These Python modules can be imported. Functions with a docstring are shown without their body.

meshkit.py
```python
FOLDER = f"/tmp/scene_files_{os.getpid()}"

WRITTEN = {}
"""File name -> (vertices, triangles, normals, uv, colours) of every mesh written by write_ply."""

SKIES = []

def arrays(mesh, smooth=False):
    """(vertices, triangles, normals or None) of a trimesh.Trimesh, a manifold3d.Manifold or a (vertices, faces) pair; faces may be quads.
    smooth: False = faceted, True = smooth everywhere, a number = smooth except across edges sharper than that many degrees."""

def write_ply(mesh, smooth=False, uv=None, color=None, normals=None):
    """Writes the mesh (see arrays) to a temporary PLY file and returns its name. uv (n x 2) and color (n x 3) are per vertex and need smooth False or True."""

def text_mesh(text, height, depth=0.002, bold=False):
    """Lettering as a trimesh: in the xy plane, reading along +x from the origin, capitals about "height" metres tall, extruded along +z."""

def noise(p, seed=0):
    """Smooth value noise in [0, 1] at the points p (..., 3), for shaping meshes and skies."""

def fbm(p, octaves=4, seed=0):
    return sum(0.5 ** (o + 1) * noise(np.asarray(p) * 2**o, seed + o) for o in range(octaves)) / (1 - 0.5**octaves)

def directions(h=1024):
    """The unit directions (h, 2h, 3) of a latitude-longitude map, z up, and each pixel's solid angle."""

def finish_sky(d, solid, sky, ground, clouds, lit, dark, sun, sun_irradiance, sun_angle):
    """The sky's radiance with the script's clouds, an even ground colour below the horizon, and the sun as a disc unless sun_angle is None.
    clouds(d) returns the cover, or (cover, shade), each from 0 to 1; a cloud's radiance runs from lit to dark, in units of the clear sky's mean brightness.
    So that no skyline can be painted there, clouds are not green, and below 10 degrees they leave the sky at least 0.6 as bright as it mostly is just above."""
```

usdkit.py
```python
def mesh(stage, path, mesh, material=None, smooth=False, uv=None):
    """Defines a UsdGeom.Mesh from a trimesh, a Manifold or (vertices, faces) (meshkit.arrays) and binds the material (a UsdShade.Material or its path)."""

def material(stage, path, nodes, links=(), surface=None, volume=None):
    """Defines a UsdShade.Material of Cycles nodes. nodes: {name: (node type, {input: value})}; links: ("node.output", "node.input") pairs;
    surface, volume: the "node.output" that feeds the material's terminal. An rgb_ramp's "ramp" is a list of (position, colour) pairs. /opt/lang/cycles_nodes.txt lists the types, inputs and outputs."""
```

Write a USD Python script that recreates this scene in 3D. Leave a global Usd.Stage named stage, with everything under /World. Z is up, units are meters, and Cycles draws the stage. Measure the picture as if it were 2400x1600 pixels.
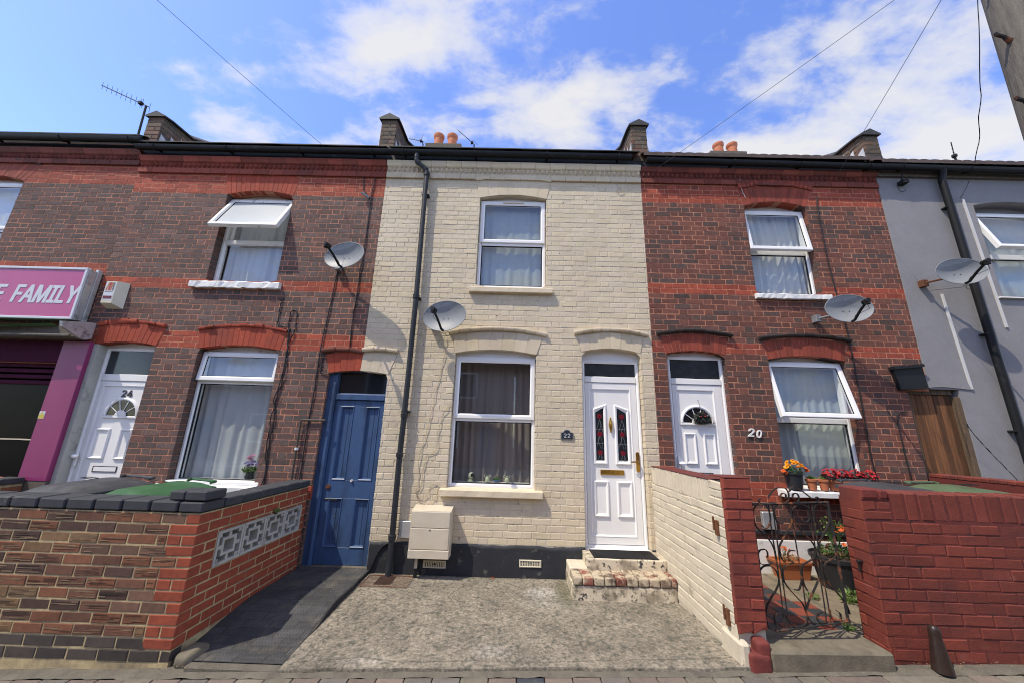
import math, random
import numpy as np, trimesh
import usdkit, meshkit
from pxr import Usd, UsdGeom, UsdLux, UsdShade, Gf, Sdf, Vt
from shapely.geometry import Polygon, box as sbox, LineString
from shapely.ops import unary_union

stage = Usd.Stage.CreateInMemory()
UsdGeom.SetStageUpAxis(stage, UsdGeom.Tokens.z)
UsdGeom.SetStageMetersPerUnit(stage, 1.0)
UsdGeom.Xform.Define(stage, '/World')
UsdGeom.Scope.Define(stage, '/World/Looks')
RNG = np.random.RandomState(7)
PI = math.pi

# ---------------------------------------------------------------- camera, sun, sky
EYE = np.array([0.0, -4.96, 1.67])
def cam_axes(yaw, pit, rol):
    f = np.array([math.sin(yaw)*math.cos(pit), math.cos(yaw)*math.cos(pit), math.sin(pit)])
    r = np.array([math.cos(yaw), -math.sin(yaw), 0.0]); u = np.cross(r, f)
    c, s = math.cos(rol), math.sin(rol)
    return c*r+s*u, -s*r+c*u, f
_r, _u, _f = cam_axes(*np.radians([-0.648, 14.326, 1.676]))
cam = UsdGeom.Camera.Define(stage, '/World/camera')
m = Gf.Matrix4d(1.0)
for i, a in enumerate((_r, _u, -_f)):
    m.SetRow(i, Gf.Vec4d(float(a[0]), float(a[1]), float(a[2]), 0))
m.SetRow(3, Gf.Vec4d(*map(float, EYE), 1))
cam.AddTransformOp().Set(m)
cam.CreateHorizontalApertureAttr(36.0)
cam.CreateVerticalApertureAttr(36.0*682/1024)
cam.CreateFocalLengthAttr(853.7/2400*36)
cam.CreateClippingRangeAttr(Gf.Vec2f(0.05, 4000))
EXPOSURE = 0.35
cam.CreateExposureAttr(EXPOSURE)

SUN_DIR = np.array([-1.5, -1.0, 2.95]); SUN_DIR /= np.linalg.norm(SUN_DIR)
sun = UsdLux.DistantLight.Define(stage, '/World/sun')
sun.CreateIntensityAttr(0.95); sun.CreateAngleAttr(0.5); sun.CreateNormalizeAttr(True)
sun.CreateColorAttr(Gf.Vec3f(1.0, 0.915, 0.77))
zx = SUN_DIR; xx = np.cross([0, 0, 1.0], zx); xx /= np.linalg.norm(xx); yy = np.cross(zx, xx)
m = Gf.Matrix4d(1.0)
for i, a in enumerate((xx, yy, zx)):
    m.SetRow(i, Gf.Vec4d(*map(float, a), 0))
sun.AddTransformOp().Set(m)

SUN_EL = math.asin(SUN_DIR[2]); SUN_ROT = math.atan2(SUN_DIR[0], SUN_DIR[1])
SKY_STRENGTH = 0.14
CLOUD = (4.95, 4.9, 4.85)
BLOBS = [(.07, .77, .30, .19, .36), (-.27, .585, .17, .085, .24), (.15, .66, .18, .10, .16), (.72, .63, .36, .20, .17), (.62, .80, .50, .12, .28), (-.52, .82, .20, .05, .20), (-.72, .605, .12, .04, .17), (1.0, .72, .35, .25, .26), (.75, .50, .35, .12, .12),
         (-.95, .50, .55, .30, -.36), (-.45, .70, .22, .10, -.10), (.28, .52, .26, .15, -.34), (-.55, .50, .3, .14, -.3), (-1.1, .75, .45, .22, -.34), (-.66, .69, .16, .06, -.14), (0.0, .48, .35, .1, -.12), (-.55, .70, .3, .09, -.24), (-.42, .56, .1, .1, -.2), (.34, .66, .12, .10, -.12)]
def sky_nodes():
    """clear sky with broken fair-weather cloud on a flat deck: direction / (height + a little)."""
    N = {'sky': ('sky_texture', {'sky_type': 'single_scattering', 'sun_disc': False, 'sun_elevation': SUN_EL, 'sun_rotation': SUN_ROT, 'altitude': 60.0, 'air_density': 1.0, 'aerosol_density': 0.7, 'ozone_density': 2.5}),
         'hs': ('hsv', {'hue': 0.516, 'saturation': 1.15, 'value': 1.95, 'fac': 1.0}),
         'tc': ('texture_coordinate', {}), 'sep': ('separate_xyz', {}),
         'zc': ('math', {'math_type': 'maximum', 'value2': 0.0}), 'za': ('math', {'math_type': 'add', 'value2': 0.22}),
         'dx': ('math', {'math_type': 'divide'}), 'dy': ('math', {'math_type': 'divide'}), 'cmb': ('combine_xyz', {'z': 0.0}),
         'map': ('mapping', {'mapping_type': 'point', 'location': (3.1, 0.4, 0.0), 'scale': (3.6, 5.4, 1.0)}),
         'n1': ('noise_texture', {'scale': 1.35, 'detail': 12.0, 'roughness': 0.60, 'distortion': 0.15}),
         'n0': ('noise_texture', {'scale': 0.30, 'detail': 3.0, 'roughness': 0.5}),
         'mx': ('math', {'math_type': 'multiply_add', 'value2': .55}),
         'ramp': ('rgb_ramp', {'ramp': [(0.0, (0, 0, 0)), (0.68, (0, 0, 0)), (0.735, (.12, .12, .12)), (0.795, (.42, .42, .42)), (.87, (.70, .70, .70)), (1.0, (.92, .92, .92))]}),
         'bw': ('rgb_to_bw', {}), 'cl': ('color', {'value': CLOUD}),
         'mix': ('mix_color', {'blend_type': 'mix', 'use_clamp': False}), 'bg': ('background_shader', {'strength': SKY_STRENGTH})}
    L = [('sky.color', 'hs.color'), ('tc.generated', 'sep.vector'), ('sep.z', 'zc.value1'), ('zc.value', 'za.value1'), ('sep.x', 'dx.value1'), ('za.value', 'dx.value2'),
         ('sep.y', 'dy.value1'), ('za.value', 'dy.value2'), ('dx.value', 'cmb.x'), ('dy.value', 'cmb.y'), ('cmb.vector', 'map.vector'), ('map.vector', 'n1.vector'), ('map.vector', 'n0.vector'),
         ('n0.fac', 'mx.value1'), ('n1.fac', 'mx.value3')]
    cur = 'mx.value'
    for i, (cx, cy, rx, ry, w) in enumerate(BLOBS):
        N[f'mp{i}'] = ('mapping', {'mapping_type': 'point', 'location': (-cx/rx, -cy/ry, 0.0), 'scale': (1/rx, 1/ry, 1.0)})
        N[f'gr{i}'] = ('gradient_texture', {'gradient_type': 'quadratic_sphere'})
        N[f'ad{i}'] = ('math', {'math_type': 'multiply_add', 'value2': w})
        L += [('cmb.vector', f'mp{i}.vector'), (f'mp{i}.vector', f'gr{i}.vector'), (f'gr{i}.fac', f'ad{i}.value1'), (cur, f'ad{i}.value3')]; cur = f'ad{i}.value'
    L += [(cur, 'ramp.fac'), ('ramp.color', 'bw.color'), ('bw.val', 'mix.fac'), ('hs.color', 'mix.a'), ('cl.color', 'mix.b'), ('mix.result', 'bg.color')]
    return N, L
N, L = sky_nodes()
sky_mat = usdkit.material(stage, '/World/Looks/sky_look', N, L, surface='bg.background')
dome = UsdLux.DomeLight.Define(stage, '/World/sky')
UsdShade.MaterialBindingAPI.Apply(dome.GetPrim()).Bind(sky_mat)
dome.GetPrim().SetCustomDataByKey('kind', 'structure')

# ---------------------------------------------------------------- scene bookkeeping
USED, LOC = {}, {}
def numbered(parent, name):
    k = parent + '/' + name
    n = USED.get(k, 0); USED[k] = n + 1
    return k if n == 0 else f'{k}_{n:03d}'
def thing(name, label, cat, loc=(0, 0, 0), group=None, kind=None):
    p = numbered('/World', name)
    x = UsdGeom.Xform.Define(stage, p)
    x.AddTranslateOp().Set(Gf.Vec3d(*map(float, loc)))
    LOC[p] = np.array(loc, float)
    d = x.GetPrim()
    d.SetCustomDataByKey('label', label); d.SetCustomDataByKey('category', cat)
    if group: d.SetCustomDataByKey('group', group)
    if kind: d.SetCustomDataByKey('kind', kind)
    return p
def structure(name, loc=(0, 0, 0)):
    p = numbered('/World', name)
    x = UsdGeom.Xform.Define(stage, p); x.AddTranslateOp().Set(Gf.Vec3d(*map(float, loc)))
    LOC[p] = np.array(loc, float); x.GetPrim().SetCustomDataByKey('kind', 'structure')
    return p
def root_loc(p):
    return LOC['/' + '/'.join(p.split('/')[1:3])]
def put(parent, name, mb, mat, smooth=False, label=None, kind=None, cat=None, group=None):
    """One Mesh prim from a builder whose vertices are in world metres."""
    v, f, c = mb.arrays()
    p = numbered(parent, name)
    if parent == '/World':
        LOC[p] = np.zeros(3)
    v = v - root_loc(p)
    if smooth is not False:
        t = trimesh.Trimesh(v, f, process=False)
        if c is None:
            t.merge_vertices()
            msh = usdkit.mesh(stage, p, t, MAT[mat], smooth=smooth)
        else:
            msh = usdkit.mesh(stage, p, (v, f), MAT[mat], smooth=True)
    else:
        msh = usdkit.mesh(stage, p, (v, f), MAT[mat])
    if c is not None:
        pv = UsdGeom.PrimvarsAPI(msh).CreatePrimvar('col', Sdf.ValueTypeNames.Color3fArray, 'vertex')
        pv.Set(Vt.Vec3fArray.FromNumpy(c.astype(np.float32)))
    d = msh.GetPrim()
    for k, s in (('label', label), ('kind', kind), ('category', cat), ('group', group)):
        if s: d.SetCustomDataByKey(k, s)
    return p

class MB:
    def __init__(s): s.v, s.f, s.c, s.n = [], [], [], 0
    def add(s, v, f, col=None):
        v = np.asarray(v, float); f = np.asarray(f, int)
        if f.shape[1] == 4: f = np.vstack([f[:, [0, 1, 2]], f[:, [0, 2, 3]]])
        s.v.append(v); s.f.append(f + s.n); s.n += len(v)
        s.c.append(None if col is None else np.tile(np.asarray(col, float), (len(v), 1)) if np.ndim(col) == 1 else np.asarray(col, float))
        return s
    def arrays(s):
        v, f = np.vstack(s.v), np.vstack(s.f)
        c = None
        if any(x is not None for x in s.c):
            c = np.vstack([x if x is not None else np.full((len(y), 3), .5) for x, y in zip(s.c, s.v)])
        return v, f, c
    def tm(s, t, col=None): return s.add(t.vertices, t.faces, col)
    def box(s, x0, x1, y0, y1, z0, z1, ch=0.0, col=None, M=None):
        if ch <= 0:
            v = np.array([[x, y, z] for x in (x0, x1) for y in (y0, y1) for z in (z0, z1)], float)
            f = [[0, 1, 3, 2], [4, 6, 7, 5], [0, 4, 5, 1], [2, 3, 7, 6], [0, 2, 6, 4], [1, 5, 7, 3]]
        else:
            ch = min(ch, .45*min(x1-x0, y1-y0, z1-z0))
            P = []
            for x, sx in ((x0, 1), (x1, -1)):
                for y, sy in ((y0, 1), (y1, -1)):
                    for z, sz in ((z0, 1), (z1, -1)):
                        P += [[x, y+sy*ch, z+sz*ch], [x+sx*ch, y, z+sz*ch], [x+sx*ch, y+sy*ch, z]]
            h = trimesh.convex.convex_hull(np.array(P)); v, f = h.vertices, h.faces
        v = np.asarray(v)
        if M is not None: v = M(v)
        return s.add(v, f, col)
    def tube(s, pts, r, n=6, col=None, caps=True, closed=False):
        P = np.asarray(pts, float); k = len(P)
        rr = np.full(k, r) if np.ndim(r) == 0 else np.asarray(r, float)
        T = np.gradient(P, axis=0); T /= np.linalg.norm(T, axis=1, keepdims=True) + 1e-12
        a = np.array([0, 0, 1.0]) if abs(T[0][2]) < .9 else np.array([1.0, 0, 0])
        u = np.cross(T[0], a); u /= np.linalg.norm(u)
        rings = []
        for i in range(k):
            u = u - T[i]*np.dot(u, T[i]); u /= np.linalg.norm(u) + 1e-12
            w = np.cross(T[i], u)
            an = np.arange(n)*2*PI/n
            rings.append(P[i] + rr[i]*(np.cos(an)[:, None]*u + np.sin(an)[:, None]*w))
        v = np.vstack(rings); f = []
        for i in range(k-1):
            for j in range(n):
                a0, b0 = i*n+j, i*n+(j+1) % n
                f.append([a0, b0, b0+n, a0+n])
        f = np.array(f); f = np.vstack([f[:, [0, 1, 2]], f[:, [0, 2, 3]]])
        if caps:
            e = (k-1)*n
            f = np.vstack([f, [[0, j+1, j] for j in range(1, n-1)], [[e, e+j, e+j+1] for j in range(1, n-1)]])
        return s.add(v, f, col)
    def lathe(s, prof, cx, cy, n=20, col=None, sx=1.0, sy=1.0):
        """prof: (radius, z) from bottom to top."""
        k = len(prof); an = np.arange(n)*2*PI/n; v = []
        for r, z in prof:
            v += [[cx+sx*r*math.cos(a), cy+sy*r*math.sin(a), z] for a in an]
        f = []
        for i in range(k-1):
            for j in range(n):
                a0, b0 = i*n+j, i*n+(j+1) % n
                f.append([a0, b0, b0+n, a0+n])
        return s.add(v, f, col)
    def prism(s, poly, fr, n0, n1, col=None):
        """shapely polygon in a frame's (u, w), from depth n0 to n1 (outward)."""
        for g in getattr(poly, 'geoms', [poly]):
            if g.is_empty or g.area < 1e-6: continue
            t = trimesh.creation.extrude_polygon(g, n1-n0, engine='earcut')
            v = np.array(t.vertices)
            s.add(fr(v[:, 0], v[:, 1], v[:, 2]+n0), t.faces, col)
        return s
    def sweep(s, poly, prof, fr, col=None, closed_prof=True):
        """mitred frame round a convex polygon (u, w): prof = list of (inset, outward)."""
        rings = [fr(*np.array(inset(poly, i)).T, np.full(len(poly), o)) for i, o in prof]
        n = len(poly); v = np.vstack(rings); f = []; k = len(prof)
        for i in range(k if closed_prof else k-1):
            for j in range(n):
                a0, b0 = i*n+j, i*n+(j+1) % n
                c0 = ((i+1) % k)*n
                f.append([a0, b0, c0+(j+1) % n, c0+j])
        return s.add(v, f, col)

def inset(poly, d):
    """mitre offset of a ccw convex polygon inwards by d."""
    P = np.asarray(poly, float); n = len(P)
    e = np.roll(P, -1, 0) - P; e /= np.linalg.norm(e, axis=1, keepdims=True) + 1e-12
    nrm = np.stack([-e[:, 1], e[:, 0]], 1)
    a, b = np.roll(nrm, 1, 0), nrm
    return P + d*(a+b)/(1+np.sum(a*b, 1))[:, None].clip(0.15, 9)

class Frame:
    """u along, w up, n outward; U x Z = N."""
    def __init__(s, O, U): s.O = np.asarray(O, float); s.U = np.asarray(U, float); s.W = np.array([0, 0, 1.0]); s.N = np.cross(s.U, s.W)
    def __call__(s, u, w, n):
        return s.O + np.multiply.outer(np.asarray(u, float), s.U) + np.multiply.outer(np.asarray(w, float), s.W) + np.multiply.outer(np.asarray(n, float), s.N)
FACADE = Frame((0, 0, 0), (1, 0, 0))           # n = -y
def fac(y): return Frame((0, y, 0), (1, 0, 0))
RECT = lambda x0, x1, z0, z1: [(x0, z0), (x1, z0), (x1, z1), (x0, z1)]

# ---------------------------------------------------------------- materials
MAT = {}
def mat(name, base, rough=.7, var=.25, scale=6.0, bump=0.0, bscale=60.0, bdist=.004, metallic=0.0, dirt=None, dscale=2.0, dlo=.5, dhi=.7, attr=False, spec=0.4, fine=0.0, coat=0.0, stretch=None, coords='pos', dirt2=None, d2scale=8.0, d2lo=.55, d2hi=.6):
    """noise-varied surface; base may come from the mesh's 'col' primvar."""
    N = {'g': ('geometry', {}), 'n': ('noise_texture', {'scale': scale, 'detail': 5.0, 'roughness': .62}),
         'mr': ('map_range', {'from_min': .25, 'from_max': .75, 'to_min': 1-var, 'to_max': 1+var, 'clamp': True}),
         'mul': ('mix_color', {'blend_type': 'multiply', 'fac': 1.0, 'use_clamp': False}),
         'cmb': ('combine_color', {}),
         'p': ('principled_bsdf', {'roughness': rough, 'metallic': metallic, 'specular_ior_level': spec, 'coat_weight': coat})}
    src = 'g.position'; L = []
    if coords == 'object':
        N['tc'] = ('texture_coordinate', {}); src = 'tc.object'
    if stretch:
        N['mp'] = ('mapping', {'mapping_type': 'point', 'scale': stretch}); L += [(src, 'mp.vector')]; src = 'mp.vector'
    if attr: N['c'] = ('attribute', {'attribute': 'col'}); cs = 'c.color'
    else: N['c'] = ('color', {'value': base}); cs = 'c.color'
    L += [(src, 'n.vector'), ('n.fac', 'mr.value'), ('mr.result', 'cmb.r'), ('mr.result', 'cmb.g'), ('mr.result', 'cmb.b'), (cs, 'mul.a'), ('cmb.color', 'mul.b')]
    out = 'mul.result'
    if fine:
        N['nf'] = ('noise_texture', {'scale': scale*14, 'detail': 3.0, 'roughness': .7})
        N['mf'] = ('map_range', {'from_min': .3, 'from_max': .7, 'to_min': 1-fine, 'to_max': 1+fine, 'clamp': True})
        N['cf'] = ('combine_color', {}); N['mulf'] = ('mix_color', {'blend_type': 'multiply', 'fac': 1.0, 'use_clamp': False})
        L += [(src, 'nf.vector'), ('nf.fac', 'mf.value'), ('mf.result', 'cf.r'), ('mf.result', 'cf.g'), ('mf.result', 'cf.b'), (out, 'mulf.a'), ('cf.color', 'mulf.b')]; out = 'mulf.result'
    for t, dc, ds, lo, hi in (('a', dirt, dscale, dlo, dhi), ('b', dirt2, d2scale, d2lo, d2hi)):
        if dc is None: continue
        N['nd'+t] = ('noise_texture', {'scale': ds, 'detail': 7.0, 'roughness': .65})
        N['md'+t] = ('map_range', {'from_min': lo, 'from_max': hi, 'to_min': 0.0, 'to_max': dc[3] if len(dc) > 3 else .8, 'clamp': True})
        N['dc'+t] = ('color', {'value': dc[:3]}); N['mx'+t] = ('mix_color', {'blend_type': 'mix'})
        L += [(src, f'nd{t}.vector'), (f'nd{t}.fac', f'md{t}.value'), (f'md{t}.result', f'mx{t}.fac'), (out, f'mx{t}.a'), (f'dc{t}.color', f'mx{t}.b')]; out = f'mx{t}.result'
    L += [(out, 'p.base_color')]
    if bump:
        N['nb'] = ('noise_texture', {'scale': bscale, 'detail': 4.0, 'roughness': .6}); N['b'] = ('bump', {'strength': bump, 'distance': bdist})
        L += [(src, 'nb.vector'), ('nb.fac', 'b.height'), ('b.normal', 'p.normal')]
    MAT[name] = usdkit.material(stage, '/World/Looks/' + name, N, L, surface='p.BSDF')

CREAM = (.60, .505, .355)
mat('brick', None, .85, .30, 20, bump=.5, bscale=120, bdist=.003, attr=True, fine=.3, dirt=(.05, .045, .04, .6), dscale=1.3, dlo=.50, dhi=.75, dirt2=(.05, .042, .038, .6), d2scale=42, d2lo=.62, d2hi=.7)
mat('front_brick', None, .85, .25, 24, bump=.5, bscale=130, bdist=.003, attr=True, fine=.15)
mat('mortar_red', (.50, .215, .125), .95, .3, 18, bump=.6, bscale=150, fine=.2, dirt=(.16, .10, .075, .8), dscale=1.7, dlo=.50, dhi=.70)
mat('mortar_tan', (.42, .33, .18), .95, .3, 20, bump=.7, bscale=150, fine=.2, dirt=(.10, .09, .07, .8), dscale=3, dlo=.5, dhi=.7)
mat('mortar_dark', (.12, .1, .08), .95, .3, 20, bump=.7, bscale=150)
mat('cream_paint', CREAM, .75, .07, 5, bump=.55, bscale=70, bdist=.004, fine=.035, dirt=(.42, .34, .23, .55), dscale=1.4, dlo=.52, dhi=.8)
mat('cream_brick', None, .75, .06, 12, bump=.65, bscale=60, bdist=.005, attr=True, fine=.05, dirt=(.38, .30, .19, .6), dscale=1.3, dlo=.48, dhi=.78, dirt2=(.16, .12, .08, .7), d2scale=24, d2lo=.70, d2hi=.74)
mat('cream_mortar', (.54, .47, .35), .85, .1, 9, bump=.6, bscale=90, bdist=.004, fine=.05, dirt=(.06, .045, .03, .95), dscale=15, dlo=.60, dhi=.65)
mat('cream_worn', (.56, .49, .37), .8, .12, 6, bump=.6, bscale=60, bdist=.005, fine=.06, dirt=(.25, .20, .14, .8), dscale=5, dlo=.60, dhi=.72, dirt2=(.27, .1, .055, .8), d2scale=9, d2lo=.72, d2hi=.735)
mat('step_paint', (.58, .50, .37), .8, .12, 8, bump=.6, bscale=60, bdist=.005, fine=.08, dirt=(.04, .04, .042, 1.0), dscale=20, dlo=.55, dhi=.60, dirt2=(.24, .20, .14, .8), d2scale=5, d2lo=.46, d2hi=.6)
mat('step_brick', None, .85, .2, 22, bump=.7, bscale=80, bdist=.004, attr=True, fine=.2, dirt=(.46, .385, .27, .95), dscale=11, dlo=.42, dhi=.54, dirt2=(.06, .055, .05, .8), d2scale=18, d2lo=.60, d2hi=.66)
mat('black_paint', (.022, .024, .028), .7, .3, 5, bump=.5, bscale=50, bdist=.004, fine=.15, dirt=(.14, .13, .11, .8), dscale=9, dlo=.61, dhi=.70)
mat('red_rubbed', None, .85, .16, 22, bump=.4, bscale=110, bdist=.003, attr=True, fine=.12, dirt=(.10, .05, .04, .5), dscale=2.5, dlo=.52, dhi=.75)
mat('red_paint', None, .8, .16, 7, bump=.7, bscale=70, bdist=.004, attr=True, fine=.12, dirt=(.085, .024, .02, .7), dscale=2.6, dlo=.48, dhi=.7, dirt2=(.21, .085, .065, .55), d2scale=11, d2lo=.60, d2hi=.74)
mat('red_paint_joint', (.125, .024, .018), .7, .15, 10, bump=.6, bscale=70, fine=.08, dirt=(.05, .02, .018, .9), dscale=9, dlo=.55, dhi=.65)
mat('white_upvc', (.80, .785, .755), .28, .03, 3, spec=.5)
mat('white_paint', (.72, .71, .67), .5, .07, 8, bump=.3, bscale=40, dirt=(.3, .26, .22, .9), dscale=9, dlo=.62, dhi=.68)
mat('cream_plastic', (.60, .545, .40), .45, .06, 4, fine=.02, dirt=(.38, .32, .22, .5), dscale=2.5, dlo=.5, dhi=.8)
mat('gas_box', (.56, .49, .37), .5, .06, 4, fine=.03, bump=.15, bscale=90, dirt=(.36, .29, .2, .5), dscale=3, dlo=.5, dhi=.8)
mat('blue_paint', (.045, .088, .185), .42, .18, 5, stretch=(1, 1, .35), bump=.4, bscale=40, bdist=.003, fine=.06, dirt=(.02, .032, .06, .8), dscale=5, dlo=.5, dhi=.68, dirt2=(.36, .31, .24, .95), d2scale=11, d2lo=.68, d2hi=.70)
mat('grey_render', (.245, .236, .238), .9, .10, 2.5, bump=.6, bscale=90, bdist=.004, fine=.05, dirt=(.20, .195, .2, .6), dscale=1.1, dlo=.5, dhi=.8)
mat('pale_grey_plaster', (.42, .41, .36), .85, .1, 4, bump=.4, bscale=60, dirt=(.2, .19, .16, .7), dscale=6, dlo=.55, dhi=.68)
mat('black_plastic', (.010, .0105, .0115), .55, .2, 6, spec=.22, fine=.05, dirt=(.07, .07, .065, .6), dscale=7, dlo=.6, dhi=.75)
mat('iron_pipe', (.024, .026, .029), .5, .25, 8, spec=.3, bump=.25, bscale=60, dirt=(.16, .155, .14, .8), dscale=9, dlo=.66, dhi=.74)
mat('wrought_iron', (.014, .012, .011), .55, .3, 30, bump=.4, bscale=120, bdist=.002, dirt=(.16, .055, .02, .9), dscale=14, dlo=.52, dhi=.62)
mat('rust', (.13, .05, .022), .8, .4, 30, bump=.5, bscale=140)
mat('grey_metal', (.22, .23, .24), .5, .12, 6, metallic=.2, fine=.05, dirt=(.16, .14, .11, .6), dscale=6, dlo=.55, dhi=.75)
mat('dish_grey', (.21, .22, .225), .5, .08, 5, fine=.12, dirt=(.15, .14, .12, .7), dscale=4, dlo=.55, dhi=.78)
mat('aluminium', (.45, .45, .44), .45, .15, 10, metallic=.5, dirt=(.1, .1, .09, .8), dscale=8, dlo=.55, dhi=.7)
mat('brass', (.50, .30, .07), .28, .15, 20, metallic=1.0, dirt=(.12, .06, .02, .7), dscale=14, dlo=.52, dhi=.65)
mat('dark_bronze', (.028, .017, .013), .35, .3, 18, bump=.2, bscale=60)
mat('slate', (.045, .043, .042), .7, .3, 5, bump=.4, bscale=40)
mat('pantile', (.085, .06, .05), .8, .35, 6, bump=.4, bscale=60)
mat('terracotta', (.42, .135, .06), .75, .18, 14, bump=.2, bscale=60, fine=.06, dirt=(.5, .36, .26, .5), dscale=9, dlo=.6, dhi=.72)
mat('coping_grey', (.038, .04, .045), .8, .18, 12, bump=.5, bscale=100, fine=.12, dirt=(.2, .19, .17, .5), dscale=5, dlo=.6, dhi=.75)
mat('concrete_block', (.40, .385, .345), .9, .12, 12, bump=.4, bscale=100, fine=.08, dirt=(.15, .14, .11, .7), dscale=7, dlo=.55, dhi=.7)
mat('slab', None, .92, .42, 3.2, bump=.9, bscale=110, bdist=.008, attr=True, fine=.5, dirt=(.05, .055, .042, .85), dscale=20, dlo=.47, dhi=.66, dirt2=(.33, .29, .235, .7), d2scale=30, d2lo=.55, d2hi=.68)
mat('cement', (.13, .115, .088), .95, .25, 8, bump=.9, bscale=90, bdist=.008, fine=.2, dirt=(.09, .08, .065, .8), dscale=9, dlo=.5, dhi=.66)
mat('path_block', None, .8, .25, 14, bump=.5, bscale=120, attr=True, fine=.25, dirt=(.13, .11, .085, .7), dscale=5, dlo=.52, dhi=.72)
mat('path_bed', (.028, .028, .028), .95, .3, 20, bump=.5, bscale=120, dirt=(.10, .088, .066, .8), dscale=4, dlo=.55, dhi=.7)
mat('paver', None, .9, .2, 16, bump=.8, bscale=170, bdist=.004, attr=True, fine=.4, dirt=(.16, .14, .10, .6), dscale=4, dlo=.5, dhi=.75)
mat('asphalt', (.05, .05, .052), .9, .2, 10, bump=.8, bscale=200, fine=.3)
mat('pavement_sand', (.10, .088, .068), .95, .25, 14, bump=.7, bscale=120, fine=.3)
mat('soil', (.045, .03, .02), .95, .4, 40, bump=.9, bscale=80, bdist=.01)
mat('garden_concrete', (.18, .145, .10), .92, .25, 6, bump=.7, bscale=110, fine=.25, dirt=(.1, .085, .06, .8), dscale=7, dlo=.5, dhi=.7)
mat('tile_red', None, .6, .18, 16, bump=.2, attr=True, fine=.08, dirt=(.06, .05, .04, .5), dscale=8, dlo=.55, dhi=.7)
mat('timber', None, .85, .45, 3.2, stretch=(9, 9, .7), bump=.6, bscale=26, bdist=.004, attr=True, fine=.25, dirt=(.02, .016, .012, .9), dscale=2.2, dlo=.55, dhi=.72)  # dark patches: patchy weathered boards, plus bracket shade put into the colour
mat('timber_grey', (.13, .085, .05), .85, .4, 3, stretch=(9, 9, .7), bump=.5, bscale=30, fine=.2, dirt=(.02, .02, .018, .9), dscale=3, dlo=.5, dhi=.62)
mat('pole_wood', (.125, .11, .09), .85, .35, 3, stretch=(8, 8, .5), bump=.7, bscale=30, bdist=.006, fine=.2, dirt=(.05, .043, .036, .7), dscale=3.5, dlo=.5, dhi=.65)
mat('pink_paint', (.24, .034, .115), .4, .08, 3)
mat('pink_sign', (.42, .078, .195), .35, .05, 2)
mat('sign_white', (.55, .56, .59), .4, .03, 3)
mat('shop_glass', (.004, .004, .004), .25, .1, 3, spec=.06); mat('shop_dark', (.02, .016, .018), .5, .3, 3)
mat('shop_maroon', (.06, .010, .028), .85, .25, 3, spec=.1)
mat('awning_green', (.10, .22, .10), .8, .15, 6)
mat('bin_dark', (.04, .042, .046), .5, .15, 5, fine=.05, dirt=(.11, .11, .105, .6), dscale=4, dlo=.5, dhi=.7)
mat('bin_green', (.035, .105, .04), .45, .15, 5, fine=.05, dirt=(.1, .14, .09, .5), dscale=4, dlo=.5, dhi=.7)
mat('bin_olive', (.08, .115, .06), .5, .15, 5, fine=.05)
mat('pot_black', (.02, .021, .024), .45, .3, 10, fine=.1, dirt=(.08, .075, .065, .6), dscale=9, dlo=.6, dhi=.72)
mat('pot_orange', (.36, .115, .045), .55, .15, 8)
mat('rubber', (.010, .010, .011), .8, .2, 40, bump=.3)
mat('lead', (.22, .23, .25), .45, .1, 10)
mat('lead_flashing', (.5, .5, .5), .5, .25, 12, bump=.4, bscale=40)
mat('dark_glass', (.01, .011, .012), .05, .1, 5, spec=.5)
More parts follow.
